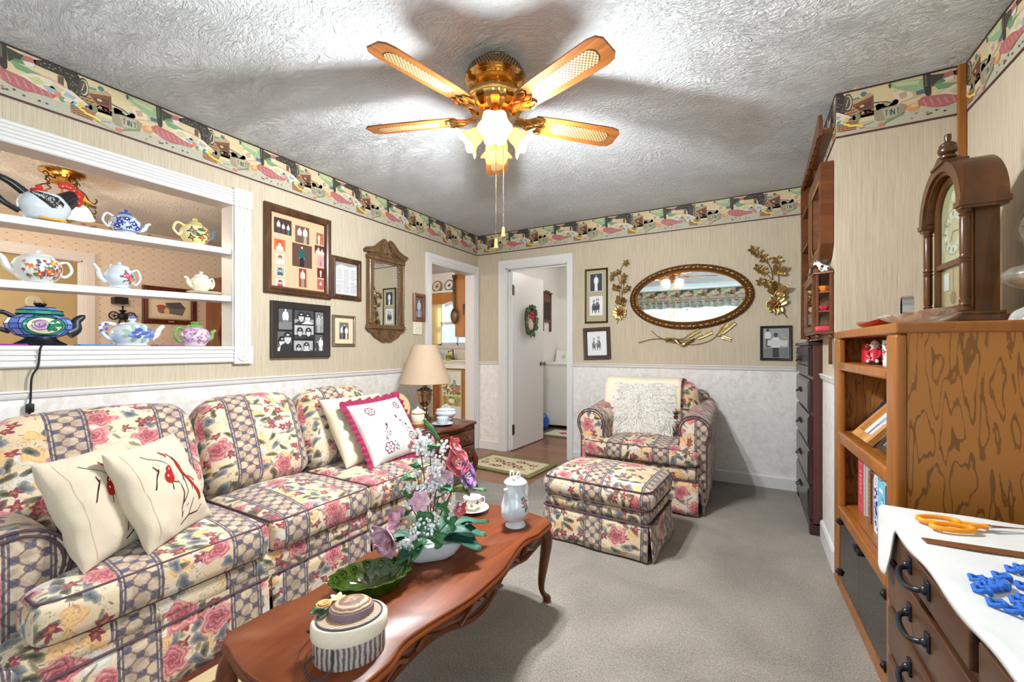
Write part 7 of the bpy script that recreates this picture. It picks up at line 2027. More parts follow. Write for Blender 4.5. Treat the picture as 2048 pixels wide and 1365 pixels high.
for s in (-1, 1):
 b = MB(); cx, cy, rx, ry = -.090, s*.022, .042, .024 if s > 0 else .020
 b.tube([(cx+rx*cos(a), cy+ry*sin(a), .006) for a in [2*pi*k/24 for k in range(24)]], .0062, 8, closed=True); b.tube(bez([(cx+rx*.8, cy-s*ry*.4, .006), (-.035, s*.006, .006), (-.005, -s*.004, .006)], 10), [.0062, .006], 8); obj('handle', b, OR_, sc, smooth=60)
 b = MB(); b.prism([(-.01, -s*.009-.003), (.11, s*.001), (.11, s*.002), (-.01, -s*.009+.007)][::1], .004+.002*(s > 0), .006+.002*(s > 0), 'xy'); obj('blade', b, CHROME, sc, smooth=0)
b = MB(); b.lathe([(.006, .003), (.006, .010), (.004, .0105), (0, .0105)], 16); obj('pivot_screw', b, CHROME, sc, smooth=40)
r = thing('ruler', 'thin brown wooden ruler lying on the white cloth', 'ruler', (.475, 1.325, TOP-.002), rz=radians(4))
b = MB(); b.box(-.13, .30, -.014, .014, 0, .004); obj('strip', b, woodmat('ruler_wood', (110, 66, 40), (150, 96, 60), 'x', 14, .4), r, smooth=0, bevel=.001)
r = thing('crochet_doily', 'bright blue crocheted flower motif lying on the white cloth', 'doily', (.430, 1.075, TOP+.001), rz=0)
BL_ = plain('blue_yarn', (46, 108, 200), .85, var=.3, scale=200, bump=.8)
b = MB(); q = random.Random(12)
for k in range(34):
 a = q.random()*6.28; rr_ = .11*sqrt(q.random()); x, y = rr_*cos(a)*.75, rr_*sin(a)
 b.tube([(x+.011*cos(t), y+.011*sin(t), .003+.003*sin(3*t)) for t in [2*pi*j/9 for j in range(9)]], .0042, 6, closed=True)
obj('yarn_loops', b, BL_, r, smooth=180)
r = thing('crochet_doily', 'small second blue crocheted piece at the edge of the frame on the white cloth', 'doily', (.488, 1.22, TOP-.001), rz=0)
b = MB()
for k in range(10):
 a = q.random()*6.28; rr_ = .035*sqrt(q.random()); x, y = rr_*cos(a), rr_*sin(a)
 b.tube([(x+.010*cos(t), y+.010*sin(t), .003+.003*sin(3*t)) for t in [2*pi*j/9 for j in range(9)]], .004, 6, closed=True)
obj('yarn_loops', b, BL_, r, smooth=180)
def shelf_z(k, y): return (1.698+.0395*y, 1.424+.0297*y)[k]
for k, lab in ((0, 'upper white display shelf across the pass-through'), (1, 'lower white display shelf across the pass-through')):
 r = thing('display_shelf', lab, 'shelf', (0, 0, 0))
 b = MB()
 y0, y1 = PT[0]+.001, PT[1]-.005
 vs = [(x, y, shelf_z(k, y)-dz) for x in (-2.915, -2.768) for y in (y0, y1) for dz in (.034, 0)]
 b.add(vs, [(0, 1, 3, 2), (4, 6, 7, 5), (0, 4, 5, 1), (2, 3, 7, 6), (0, 2, 6, 4), (1, 5, 7, 3)]); obj('board', b, WHITE, r, smooth=0, bevel=.003)
def teapot(label, y, z, side, R, prof, spout, sr, handle, hr, lid, mats, deco=None, sx=1, sy=1, rib=None, x=-2.828, extra=None, kw=None):
 """side=+1: spout towards +y"""
 r = thing('teapot', label, 'teapot', (x, y, z+.0025), rz=side*pi/2, group=None)
 mb_, ms, mh, ml = mats
 pf = dense(prof, 36)
 b = MB(); b.lathe(pf, 40, sx=sx, sy=sy, rib=rib); obj('body', b, mb_, r, smooth=70)
 P_ = bez(spout, 20); b = MB(); b.tube(P_, [sr[0]+(sr[1]-sr[0])*(i/(len(P_)-1))**.7 for i in range(len(P_))], 12); obj('spout', b, ms, r, smooth=70)
 b = MB(); b.tube(bez(handle, 26), hr, 10); obj('handle', b, mh, r, smooth=70)
 if lid: b = MB(); b.lathe(dense(lid, 28), 32, sx=sx, sy=sy, rib=rib); obj('lid', b, ml, r, smooth=70)
 if deco:
  b = MB(); S0 = lathe_S(pf, sx, sy); S = lambda a, zz, off: S0(a/R, zz, off)
  deco(b, S, R, -side*pi/2*R)   # centre of the face seen from the room
  obj('painted_decoration', b, ARTG, r, smooth=180)
 return r
def ring_h(x0, z0, x1, z1, out): return [(-x0, 0, z0), (-x0-out*.7, 0, z0+.010), (-x0-out, 0, (z0+z1)/2), (-x0-out*.6, 0, z1-.002), (-x1, 0, z1)]
q8 = random.Random(77)
GREYB = plain('slate_blue_glaze', (96, 116, 136), .15)
NB = K(30, 58, 150)
def dblue(b, S, R, c0):
 for k in range(70):
  a = c0+q8.uniform(-1.9, 1.9)*R; z = q8.uniform(.018, .080)
  t = q8.random()*6; l = q8.uniform(.006, .013)
  b.stroke(S, [(a, z), (a+l*cos(t), z+l*sin(t)*.8), (a+l*cos(t+1)*1.4, z+l*sin(t+1))], [.004, .0045, .001], NB, .0010, .004)
 for (da, z) in ((-.042, .050), (.012, .048), (.060, .046), (-.015, .070), (.035, .028), (-.055, .030)):
  for k in range(8): b.blob(S, c0+da+.010*cos(k*.785), z+.008*sin(k*.785), .006, .0035, NB, .0013, k*.785)
  b.blob(S, c0+da, z, .004, .004, K(230, 236, 246), .0016)
 for z in (.012, .088): b.stroke(S, [(c0+R*t*.2, z) for t in range(-9, 10)], .003, NB, .001, .01)
teapot('blue and white floral teapot in the middle of the upper shelf', .945, shelf_z(0, .945), 1, .062,
 [(.036, 0), (.038, .004), (.054, .022), (.064, .046), (.056, .074), (.034, .094), (.026, .098)], [(.050, 0, .030), (.078, 0, .044), (.088, 0, .068), (.104, 0, .078)], (.014, .006),
 ring_h(.045, .080, .056, .030, .045), .0055, [(.028, .098), (.024, .108), (.008, .114), (.007, .118), (.010, .124), (.0, .130)], (PORCB, PORCB, PORCB, plain('cobalt_lid', (66, 90, 166), .12)), dblue)
def dyel(b, S, R, c0):
 for (da, z, s, c) in ((-.045, .068, .014, (120, 80, 130)), (.035, .060, .015, (170, 60, 44)), (.005, .035, .012, (190, 80, 50)), (-.050, .030, .012, (120, 96, 50)), (.055, .026, .013, (196, 70, 50)), (.015, .085, .010, (150, 60, 50))):
  decal_flower(b, S, c0+da, z, s, (K(*c), K(216, 170, 80), K(70, 100, 50)))
 for (da, z) in ((.0, .078), (.05, .078), (-.02, .050), (.06, .050)): b.blob(S, c0+da, z, .020, .010, K(66, 96, 52), .0011, da*20)
teapot('cream yellow teapot with painted fruit and leaves at the end of the upper shelf', 1.262, shelf_z(0, 1.262), 1, .072,
 [(.042, 0), (.044, .004), (.062, .024), (.073, .056), (.066, .090), (.040, .112), (.030, .116)], [(.056, 0, .040), (.088, 0, .060), (.090, 0, .090), (.108, 0, .100)], (.014, .007),
 ring_h(.052, .100, .064, .045, .055), .0065, [(.034, .116), (.030, .128), (.012, .136), (.010, .140), (.012, .150), (.0, .156)], (plain('pale_yellow_glaze', (238, 222, 160), .14, Coat_Weight=.5), GREYB, plain('pale_yellow_glaze2', (232, 214, 150), .14), plain('olive_knob_glaze', (196, 182, 110), .14)), dyel)
def dwild(b, S, R, c0):
 for k in range(44):
  a = c0+q8.uniform(-.062, .075); z = .02+.075*q8.random()**1.0
  c = q8.choice([(220, 120, 50), (226, 150, 60), (60, 90, 110), (180, 60, 60), (130, 80, 120), (90, 120, 70)])
  b.stroke(S, [(a, z), (a+q8.uniform(-.006, .006), z-.014)], .0016, K(84, 110, 70), .0009, .004)
  for j in range(5): b.blob(S, a+.004*cos(j*1.256), z+.004*sin(j*1.256), .0032, .0028, K(*c), .0012, 0, 8)
 for (da, z, s, c) in ((.02, .045, .013, (224, 100, 60)), (.05, .035, .012, (170, 120, 170)), (-.01, .030, .011, (214, 84, 60)), (.035, .085, .011, (230, 150, 60)), (.06, .055, .010, (224, 120, 70))): decal_flower(b, S, c0+da, z, s, (K(*c), K(240, 190, 90), K(80, 116, 70)), .0014)
teapot('large white teapot painted with wildflowers at the near end of the lower shelf', .632, shelf_z(1, .632), -1, .078,
 [(.048, 0), (.050, .005), (.070, .026), (.080, .058), (.074, .094), (.054, .114), (.046, .117)], [(.064, 0, .040), (.092, 0, .062), (.104, 0, .095), (.128, 0, .120)], (.018, .008),
 ring_h(.062, .095, .072, .040, .050), .0060, [(.050, .117), (.044, .124), (.020, .132), (.008, .135), (.010, .144), (.0, .150)], (PORC, PORC, PORC, PORC), dwild)
def drose(b, S, R, c0):
 decal_flower(b, S, c0+.012, .062, .017, (K(196, 60, 110), K(224, 120, 160), K(86, 116, 70)), .0013); decal_flower(b, S, c0+.032, .042, .013, (K(216, 90, 60), K(240, 170, 90), K(86, 116, 70)), .0013); decal_flower(b, S, c0+.045, .055, .009, (K(90, 100, 170), K(200, 200, 230), K(86, 116, 70)), .0012)
 for k in range(7): b.blob(S, c0+.02+.03*cos(k), .052+.024*sin(k), .008, .004, K(80, 110, 66), .0010, k)
teapot('white ribbed teapot with a pink rose in the middle of the lower shelf', .920, shelf_z(1, .920), -1, .060,
 [(.040, 0), (.043, .004), (.036, .010), (.055, .030), (.062, .058), (.052, .086), (.040, .104), (.042, .108)], [(.050, 0, .030), (.074, 0, .050), (.082, 0, .085), (.100, 0, .112)], (.015, .006),
 ring_h(.046, .092, .056, .030, .040), .0050, [(.042, .108), (.036, .114), (.012, .122), (.007, .125), (.010, .132), (.0, .136)], (PORCB, PORCB, PORCB, PORCB), drose, rib=lambda a, z: 1+.018*cos(16*a))
zc_ = shelf_z(1, 1.292)
pl2 = thing('serving_plate', 'scalloped cream plate under the small cream teapot on the lower shelf', 'plate', (-2.822, 1.312, zc_+.001))
b = MB(); b.lathe([(0, .002), (.05, .002), (.058, .004), (.088, .013), (.090, .015), (.056, .009), (0, .007)], 60, rib=lambda a, z: 1+.03*cos(10*a)*(z > .005), cap0=False); obj('plate', b, CREAMP, pl2, smooth=60)
teapot('small cream embossed teapot standing on a plate on the lower shelf', 1.292, zc_+.0095, -1, .050,
 [(.036, 0), (.038, .004), (.030, .012), (.050, .034), (.056, .056), (.046, .078), (.034, .088)], [(.044, 0, .034), (.064, 0, .050), (.068, 0, .074), (.084, 0, .084)], (.013, .006),
 ring_h(.040, .078, .050, .034, .030), .0050, [(.038, .088), (.030, .102), (.012, .110), (.008, .114), (.010, .122), (.0, .127)], (plain('cream_embossed', (246, 238, 212), .2, bump=1.0, scale=150, Coat_Weight=.4),)*4, rib=lambda a, z: 1+.03*cos(12*a))
SILL = PT[2]+.002
def dgrape(b, S, R, c0):
 for k in range(26):
  a = c0+.012+q8.uniform(-.048, .062); z = q8.uniform(.045, .085); b.blob(S, a, z, .010, .009, K(*q8.choice([(92, 110, 180), (110, 128, 196), (76, 92, 164)])), .0020+q8.random()*.002)
 for k in range(9): b.blob(S, c0+.01+.060*cos(k*.7), .062+.032*sin(k*.7), .020, .010, K(*q8.choice([(140, 176, 160), (160, 190, 170)])), .0014, k*.7)
blue_t = teapot('white teapot with raised blue berries and leaves in the middle of the sill', .972, SILL, 1, .082,
 [(.060, 0), (.064, .005), (.062, .010), (.082, .034), (.088, .060), (.078, .086), (.060, .104), (.064, .110)], [(.076, 0, .040), (.104, 0, .058), (.116, 0, .088), (.138, 0, .108)], (.020, .009),
 [(-.068, 0, .108), (-.11, 0, .112), (-.125, 0, .085), (-.105, 0, .045), (-.080, 0, .028)], .0085, [(.060, .110), (.040, .118), (.014, .124), (.010, .128), (.016, .134), (.014, .144), (.0, .150)], (PORCB, PORCB, PORCB, PORCB), dgrape)
b = MB(); b.ball((0, 0, .142), .0165, 14, 10); 
for k in range(7): b.ball((-.115+.012*cos(k*2), .009*sin(k*1.9), .060+.008*k), .008, 8, 6)
obj('blue_berries', b, plain('periwinkle_glaze', (96, 112, 180), .15), blue_t, smooth=80)
def dpink(b, S, R, c0):
 for i in range(9):
  for k in range(26):
   a = 2*pi*R*(k+.5*(i % 2))/26; z = .016+i*.0105; c = q8.choice([(206, 150, 196), (232, 200, 226), (240, 226, 238), (190, 120, 176)])
   for j in range(4): b.blob(S, a+.0040*cos(j*pi/2+.5), z+.0040*sin(j*pi/2+.5), .0040, .0030, K(*c), .0022, j*pi/2+.5, 8)
   b.blob(S, a, z, .0016, .0016, K(150, 90, 140), .0030, 0, 6)
 for (da, z) in ((-.03, .07), (.04, .03), (-.01, .03)): b.blob(S, c0+da, z, .008, .007, K(96, 150, 90), .0034)
GL = plain('leaf_green_glaze', (110, 156, 82), .2, var=.25, scale=70, bump=.5)
teapot('round teapot covered in small pink flowers with green leaf handle and spout', 1.262, SILL, 1, .066,
 [(.044, 0), (.050, .006), (.066, .034), (.070, .060), (.058, .092), (.036, .108)], [(.056, 0, .034), (.084, 0, .050), (.090, 0, .080), (.106, 0, .094)], (.015, .009),
 ring_h(.054, .092, .062, .030, .046), .0085, [(.040, .108), (.034, .120), (.018, .126), (.024, .134), (.016, .140), (.0, .142)], (plain('pale_lilac_glaze', (232, 214, 230), .2), GL, GL, GL), dpink)
rt = thing('rooster_teapot', 'black and white rooster shaped teapot on the upper shelf', 'teapot', (-2.83, .655, shelf_z(0, .655)+.006), rz=pi/2)
BLKG = plain('glossy_black_glaze', (22, 22, 24), .1, Coat_Weight=.6)
b = MB(); b.lathe(dense([(.030, 0), (.050, .006), (.068, .040), (.074, .070), (.064, .104), (.040, .128), (.0, .136)], 36), 40, sx=1.18, sy=.92, f=lambda p, a: (p[0]+.10*(p[2]-.06)*.4, p[1], p[2])); obj('body', b, PORCB, rt, smooth=80)
b = MB(); b.tube(bez([(.045, 0, .088), (.075, 0, .120), (.092, 0, .140), (.102, 0, .148)], 16), [.046, .022], 14); 
obj('neck', b, BLKG, rt, smooth=80)
b = MB(); b.ball((.108, 0, .144), .024, 18, 12, sx=.95, sz=1.1); b.ball((.112, 0, .116), .014, 12, 8, sz=1.5); obj('face', b, plain('red_glaze', (196, 44, 36), .15, var=.15), rt, smooth=80)
b = MB()
for k in range(6): b.ball((.055+.013*k, 0, .182+.009*sin(k*1.0)-.0035*k), .016, 10, 8, sx=.9, sy=.45)
obj('comb', b, plain('red_glaze_comb', (206, 46, 38), .15), rt, smooth=80)
b = MB(); b.tube([(.128, 0, .142), (.158, 0, .130)], [.012, .002], 8); obj('beak', b, plain('yellow_glaze', (232, 168, 40), .2), rt, smooth=60)
b = MB(); b.tube(bez([(-.066, 0, .110), (-.110, 0, .150), (-.150, 0, .160), (-.165, 0, .115), (-.135, 0, .060), (-.085, 0, .030)], 40), [.02], 12) if False else b.tube(bez([(-.060, 0, .112), (-.110, 0, .150), (-.150, 0, .158), (-.163, 0, .115), (-.130, 0, .060), (-.078, 0, .026)], 40), [.018-.006*sstep(0, .4, i/40) for i in range(len(bez([(-.060, 0, .112), (-.110, 0, .150), (-.150, 0, .158), (-.163, 0, .115), (-.130, 0, .060), (-.078, 0, .026)], 40)))], 12)
obj('tail_handle', b, BLKG, rt, smooth=80)
def Wg(a, z, off):
 x = a; k = max(0, 1-((x-.01)/.092)**2-((z-.072)/.072)**2); return (x, -(.066*sqrt(k)+.004+off), z)
b = MB(); 
b.stroke(Wg, [(-.052, .118), (-.02, .100), (.018, .080), (.046, .072)], [.012, .036, .058, .020], K(26, 26, 28), .001, .008)
for k in range(44):
 t = q8.random(); x, z = -.045+.088*t, .112-.042*t+q8.uniform(-.5, .5)*(.012+.038*t); rr_ = q8.uniform(.002, .0045)
 b.stroke(Wg, [(x+rr_*cos(j*.9), z+rr_*sin(j*.9)) for j in range(7)], .0011, K(232, 230, 222), .0022, .003)
obj('wing_painting', b, ARTG, rt, smooth=180)
b = MB(); b.tube(bez([(-.03, -.050, .006), (.0, -.056, .004), (.03, -.054, .006), (.058, -.044, .004)], 12), .006, 8); obj('feet', b, plain('yellow_glaze', (232, 168, 40), .2), rt, smooth=60)
b = MB(); b.ball((-.018, 0, .150), .013, 12, 8); b.lathe([(.030, .128), (.028, .138), (.006, .140)], 20, (-.018, 0, 0)); obj('lid', b, plain('red_glaze_comb', (206, 46, 38), .15), rt, smooth=60)
tl = thing('stained_glass_lamp', 'teapot shaped stained glass lamp with a rose on a black base, standing on the sill', 'lamp', (-2.826, .640, SILL+.0008), rz=pi/2)
LEAD = plain('dark_lead_came', (40, 40, 44), .4, .6)
pfT = [(.048, .036), (.078, .048), (.104, .075), (.110, .098), (.098, .124), (.066, .140)]
b = MB()
for j in range(len(pfT)-1):
 for k in range(16):
  a0, a1_ = 2*pi*k/16, 2*pi*(k+1)/16
  c_ = [(100, 132, 214), (140, 160, 226), (118, 142, 218), (84, 116, 200)][(k+j) % 4]
  b.col = K(*c_)
  (r0, z0), (r1, z1) = pfT[j], pfT[j+1]
  b.add([(r0*cos(a0), r0*.62*sin(a0), z0), (r0*cos(a1_), r0*.62*sin(a1_), z0), (r1*cos(a1_), r1*.62*sin(a1_), z1), (r1*cos(a0), r1*.62*sin(a0), z1)], [(0, 1, 2, 3)])
b.col = None
obj('glass_body', b, ARTG, tl, smooth=0)
b = MB()
for j, (r_, z) in enumerate(pfT): b.tube([(r_*cos(2*pi*k/48), r_*.62*sin(2*pi*k/48), z) for k in range(48)], .0014, 5, closed=True)
for k in range(16): b.tube([(r_*cos(2*pi*k/16)*1.002, r_*.62*sin(2*pi*k/16)*1.002, z) for r_, z in pfT], .0014, 5)
obj('lead_lines', b, LEAD, tl)
def ST(a, z, off):
 k = 1
 for i in range(len(pfT)-1):
  if pfT[i][1] <= z <= pfT[i+1][1]:
   t = (z-pfT[i][1])/(pfT[i+1][1]-pfT[i][1]); r_ = pfT[i][0]+(pfT[i+1][0]-pfT[i][0])*t; break
 else: r_ = pfT[-1][0]
 x = a; s = max(.0, 1-(x/r_)**2); return (x, -(r_*.62*sqrt(s)+off+.002), z)
b = MB(); g1, g2 = K(46, 150, 120), K(30, 120, 90)
b.blob(ST, 0, .090, .068, .046, g1, .0012, 0, 24); b.blob(ST, 0, .090, .056, .037, K(226, 214, 180), .0022, 0, 24)
for (x, z, rr_) in ((-.014, .092, .026), (-.022, .100, .014), (-.006, .098, .012), (-.012, .084, .013)): b.blob(ST, x, z, rr_, rr_*.85, K(*q8.choice([(206, 170, 206), (190, 150, 196), (220, 190, 216)])), .0032)
for (x, z, a) in ((.024, .104, .8), (.026, .078, -.7), (.014, .082, -1.6), (.040, .094, .0)): b.blob(ST, x, z, .018, .009, g2, .0036, a)
for (x, z, rr_) in ((-.014, .092, .027), (-.016, .096, .017), (-.012, .094, .008)): b.stroke(ST, [(x+rr_*cos(2*pi*k/18), z+rr_*.85*sin(2*pi*k/18)) for k in range(19)], .0018, K(36, 34, 40), .0046, .004)
for rr_ in (.068, .056): b.stroke(ST, [(rr_*cos(2*pi*k/30), .090+rr_*.67*sin(2*pi*k/30)) for k in range(31)], .0024, K(36, 34, 40), .0046, .006)
obj('rose_panel', b, ARTG, tl, smooth=180)
b = MB()
for j, ((r0, z0, r1, z1), cols) in enumerate((((.078, .142, .074, .160), [(40, 130, 110), (60, 150, 120)]), ((.074, .160, .050, .174), [(120, 150, 210), (90, 120, 190)]))):
 for k in range(10):
  a0, a1_ = 2*pi*k/10, 2*pi*(k+1)/10; b.col = K(*cols[k % 2]); b.add([(r0*cos(a0), r0*.6*sin(a0), z0), (r0*cos(a1_), r0*.6*sin(a1_), z0), (r1*cos(a1_), r1*.6*sin(a1_), z1), (r1*cos(a0), r1*.6*sin(a0), z1)], [(0, 1, 2, 3)])
b.col = None; obj('glass_lid', b, ARTG, tl, smooth=0)
b = MB()
for r_, z in ((.078, .142), (.074, .160), (.050, .174)): b.tube([(r_*cos(2*pi*k/40), r_*.6*sin(2*pi*k/40), z) for k in range(40)], .0018, 5, closed=True)
b.lathe([(.05, .174), (.0, .178)], 24, sy=.6); b.ball((0, 0, .186), .020, 14, 8, sz=.55)
for k in range(8): b.ball((.016*cos(k*.785), .016*sin(k*.785), .190), .006, 6, 5)
obj('lid_mount', b, LEAD, tl)
b = MB(); b.tube(bez([(-.085, 0, .130), (-.115, 0, .146), (-.148, 0, .125), (-.150, 0, .085), (-.115, 0, .070), (-.092, 0, .060)], 26), .010, 10); obj('handle', b, plain('dark_bronze_metal', (52, 54, 60), .4, .6), tl, smooth=60)
b = MB(); P_ = bez([(.088, 0, .060), (.115, 0, .080), (.118, 0, .115), (.140, 0, .138), (.150, 0, .140)], 22); b.tube(P_, [.030-.022*(i/(len(P_)-1)) for i in range(len(P_))], 12); obj('spout', b, plain('dark_bronze_metal', (52, 54, 60), .4, .6), tl, smooth=60)
b = MB(); b.lathe([(.080, 0), (.084, .006), (.072, .014), (.060, .022), (.052, .034), (.05, .040)], 48, sy=.72, rib=lambda a, z: 1+.05*cos(24*a)*(z < .03)); obj('base', b, plain('black_ribbed_base', (34, 34, 40), .4, .5), tl, smooth=50)
cd = thing('power_cord', 'black lamp cord with an inline switch hanging from the sill behind the sofa', 'cord', (0, 0, 0))
b = MB(); P_ = bez([(-2.770, .632, SILL+.006), (-2.748, .628, SILL+.003), (-2.733, .618, SILL-.02), (-2.732, .612, SILL-.09), (-2.738, .595, 1.02), (-2.742, .592, .93), (-2.742, .590, .90)], 40); b.tube(P_, .0038, 6); b.tube(bez([(-2.742, .590, .87), (-2.744, .586, .83), (-2.748, .580, .74), (-2.750, .580, .50)], 16), .0038, 6); obj('cable', b, BLACKI, cd)
b = MB(); b.rbox((-2.742, .590, .885), (.018, .026, .040), .006, 2, 2); b.ball((-2.731, .590, .885), .006, 8, 6); obj('inline_switch', b, BLACKI, cd, smooth=60)
for (y0, y1, c_, lab) in ((.50, .60, (150, 60, 140), 'magenta cloth runner on the sill beside the stained glass lamp'), (.76, .90, (70, 130, 200), 'blue cloth runner on the sill between the lamp and the berry teapot'), (1.065, 1.19, (150, 130, 200), 'lilac cloth runner on the sill before the pink flowered teapot')):
 r = thing('cloth_runner', lab, 'cloth', (-2.828, (y0+y1)/2, SILL+.0005))
 b = MB(); b.rbox((0, 0, .004), (.10, y1-y0, .007), .003, 2, 3); obj('cloth', b, plain('runner_%d' % c_[0], c_, .85, var=.2, scale=120), r, smooth=60)
cdl = thing('chandelier', 'brass chandelier with a white glass bell shade in the dining room', 'chandelier', (-4.41, 1.11, 2.44))
b = MB(); b.lathe([(.118, -.002), (.122, -.012), (.112, -.022), (.080, -.034), (.060, -.050), (.052, -.075), (.056, -.090), (.0, -.10)], 64, rib=lambda a, z: 1+.03*cos(24*a)*(z < -.02)); obj('canopy', b, BRASS, cdl, smooth=50)
b = MB(); b.tube([(0, 0, -.09), (0, 0, -.22)], .008, 8); b.lathe(dense([(.0, -.30), (.022, -.28), (.030, -.255), (.012, -.22)], 14), 20); obj('stem', b, BRASS, cdl)
SHW = shadeglow('white_bell_glass', (255, 236, 208), 2.0, .5)
RV2 = Vector((.872, .490, 0))
for k in range(4):
 a = radians(29.3+90*k); d_ = Vector((cos(a), sin(a), 0))
 def P3(r_, z): return (d_.x*r_, d_.y*r_, z)
 b = MB(); b.tube(bez([P3(.04, -.07), P3(.09, -.06), P3(.11, -.09), P3(.085, -.115), P3(.13, -.135), P3(.17, -.17), P3(.20, -.215), P3(.235, -.235), P3(.255, -.215), P3(.245, -.200)], 40), .005, 6)
 for s in (0, 1): b.tube([P3(.11+.018*cos(t), -.055+.018*sin(t)) for t in [j*.5 for j in range(11)]], .004, 5)
 for j in range(7): b.tube(bez([P3(.165+.012*j, -.225-.004*j), P3(.172+.012*j, -.245-.004*j), P3(.176+.012*j, -.228-.004*j)], 6), .004, 5)
 obj('scroll_arm', b, plain('aged_brass_scroll', (120, 92, 50), .35, .9), cdl)
b = MB(); b.lathe([(.026, -.245), (.048, -.258), (.066, -.290), (.080, -.330), (.086, -.338)], 48, (.105, .058, 0), rib=lambda a, z: 1+.02*cos(18*a), cap0=False, cap1=False); obj('glass_shade', b, SHW, cdl, smooth=180, solid=.003)
b = MB(); b.ball((.105, .058, -.29), .022, 12, 8); obj('bulb', b, emit('dining_bulb', (255, 226, 184), 30), cdl)
b = MB(); b.lathe([(.022, -.205), (.032, -.215), (.034, -.245)], 20, (.105, .058, 0)); obj('socket', b, BRASS, cdl, smooth=40)
b = MB()
for (p, z) in (((-.13, -.06), -.285),): b.lathe([(.030, z+.04), (.060, z+.02), (.085, z-.02), (.105, z-.07), (.112, z-.08)], 40, (p[0], p[1], 0), cap0=False, cap1=False)
obj('glass_shade', b, SHW, cdl, smooth=180, solid=.003)
r = thing('framed_print', 'dark wood framed still-life print on the trellis wallpaper beyond the pass-through', 'picture frame', (XK+.002, 2.375, 1.640), M=MLEFT)
b = MB(); b.poly([(-.20, -.145), (.20, -.145), (.20, .145), (-.20, .145)], K(222, 206, 176), .0052); b.poly([(-.175, -.12), (.175, -.12), (.175, .12), (-.175, .12)], K(230, 216, 192), .0054)
b.poly([(-.02, -.09), (.12, -.11), (.155, -.02), (.10, .05), (-.05, .03)], K(120, 116, 116), .0058); b.poly([(-.05, .03), (.10, .05), (.155, -.02), (.01, -.035)], K(90, 92, 98), .0060); b.disc(-.08, -.05, .045, .045, K(150, 110, 90), .0060); b.disc(-.085, -.015, .05, .022, K(190, 84, 70), .0063); b.disc(-.035, -.065, .026, .040, K(226, 196, 160), .0064)
for k in range(5): b.disc(-.05+.05*k, .085+.01*sin(k*2), .012, .008, K(140, 140, 120), .006)
b.poly([(-.03, -.19), (.03, -.19), (.03, -.178), (-.03, -.178)], K(190, 150, 70), .0265)
picture(r, .53, .425, scale_prof(.055, .026), woodmat('mahogany_frame', (76, 30, 18), (118, 56, 34), 'y', 14, .3), [('print', b)], K(196, 176, 140))
r = thing('iron_wall_bracket', 'black cast iron bracket base mounted on the trellis wallpaper', 'wall ornament', (XK+.001, 1.905, 1.695)); r.scale = (.75, .75, .75)
b = MB(); b.box(0, .13, -.075, .075, -.10, -.02); b.box(0, .13, -.075, .075, -.02, -.012); b.lathe([(.03, -.02), (.035, 0), (.055, .02), (.06, .03), (.03, .04), (.03, .10)], 16, (.065, 0, 0)); obj('bracket', b, BLACKI, r, smooth=30)
r = thing('hanging_coffee_mill', 'black cast iron coffee mill ornament with two wheels on the trellis wallpaper', 'wall ornament', (XK+.001, 1.93, 1.50)); r.scale = (.68, .68, .68)
b = MB(); b.lathe(dense([(.0, -.075), (.05, -.06), (.062, -.02), (.05, .02), (.015, .04)], 20), 20, (.07, 0, 0)); b.lathe([(.012, .04), (.05, .07), (.052, .076), (.012, .085), (.010, .12), (.018, .13), (.0, .15)], 14, (.07, 0, 0)); b.box(.02, .12, -.04, .04, -.20, -.19); b.tube(bez([(.07, -.02, -.06), (.07, -.05, -.13), (.07, -.03, -.19)], 8), .012, 6); b.tube(bez([(.07, .02, -.06), (.07, .05, -.13), (.07, .03, -.19)], 8), .012, 6); b.box(0, .06, -.012, .012, -.03, -.01); b.tube([(.07, .13, -.01), (.07, .19, -.01)], .006, 6); obj('mill_body', b, BLACKI, r, smooth=40)
for s in (-1, 1):
 b = MB(); cy = s*.105
 b.tube([(.07, cy+.058*cos(t), -.012+.058*sin(t)) for t in [2*pi*k/24 for k in range(24)]], .009, 6, closed=True)
 for k in range(5): t = 2*pi*k/5; b.tube([(.07, cy, -.012), (.07, cy+.056*cos(t), -.012+.056*sin(t))], .005, 5)
 b.ball((.07, cy, -.012), .014, 8, 6); b.tube([(.07, cy, -.012), (.07, cy*.4, -.012)], .008, 6); obj('flywheel', b, BLACKI, r, smooth=60)
hu = thing('hutch', 'brown wooden hutch with curved side brackets at the far end of the dining room', 'hutch', (XK+.003, 3.06, 0))
HW = woodmat('hutch_wood', (124, 78, 54), (160, 108, 78), 'z', 8, .4)
b = MB(); sd = [(0, .9), (.48, .9), (.48, 1.02), (.30, 1.16), (.26, 1.30), (.33, 1.45), (.32, 1.60), (.32, 1.97), (0, 1.97)]
b.M = None
for y in (-.30, .62):
 b = MB(); b.prism(sd, y-.012, y+.012, 'xz'); obj('side_panel', b, HW, hu, smooth=20)
b = MB(); b.box(0, .36, -.32, .64, 1.97, 2.0); b.box(0, .02, -.30, .62, .9, 1.97); b.box(.02, .30, -.29, .61, 1.50, 1.52); obj('upper_case', b, HW, hu, smooth=0)
b = MB(); b.box(0, .50, -.32, .64, 0, .9); obj('lower_cabinet', b, HW, hu, smooth=0, bevel=.004)
trim(door_casing('x', DD[0], DD[1], DD[3], .09, XK, 1), smooth=0)
b = MB(); b.box(XK-.102, XK+.001, DD[1]-.010, DD[1]+.002, 0, DD[3]); b.box(XK-.102, XK+.001, DD[0], DD[1], DD[3]-.010, DD[3]+.002); trim(b, smooth=0)
r = thing('smoke_detector', 'round white smoke detector on the beige wall of the far hall', 'smoke detector', (-7.999, 1.755, 1.745), M=MLEFT)
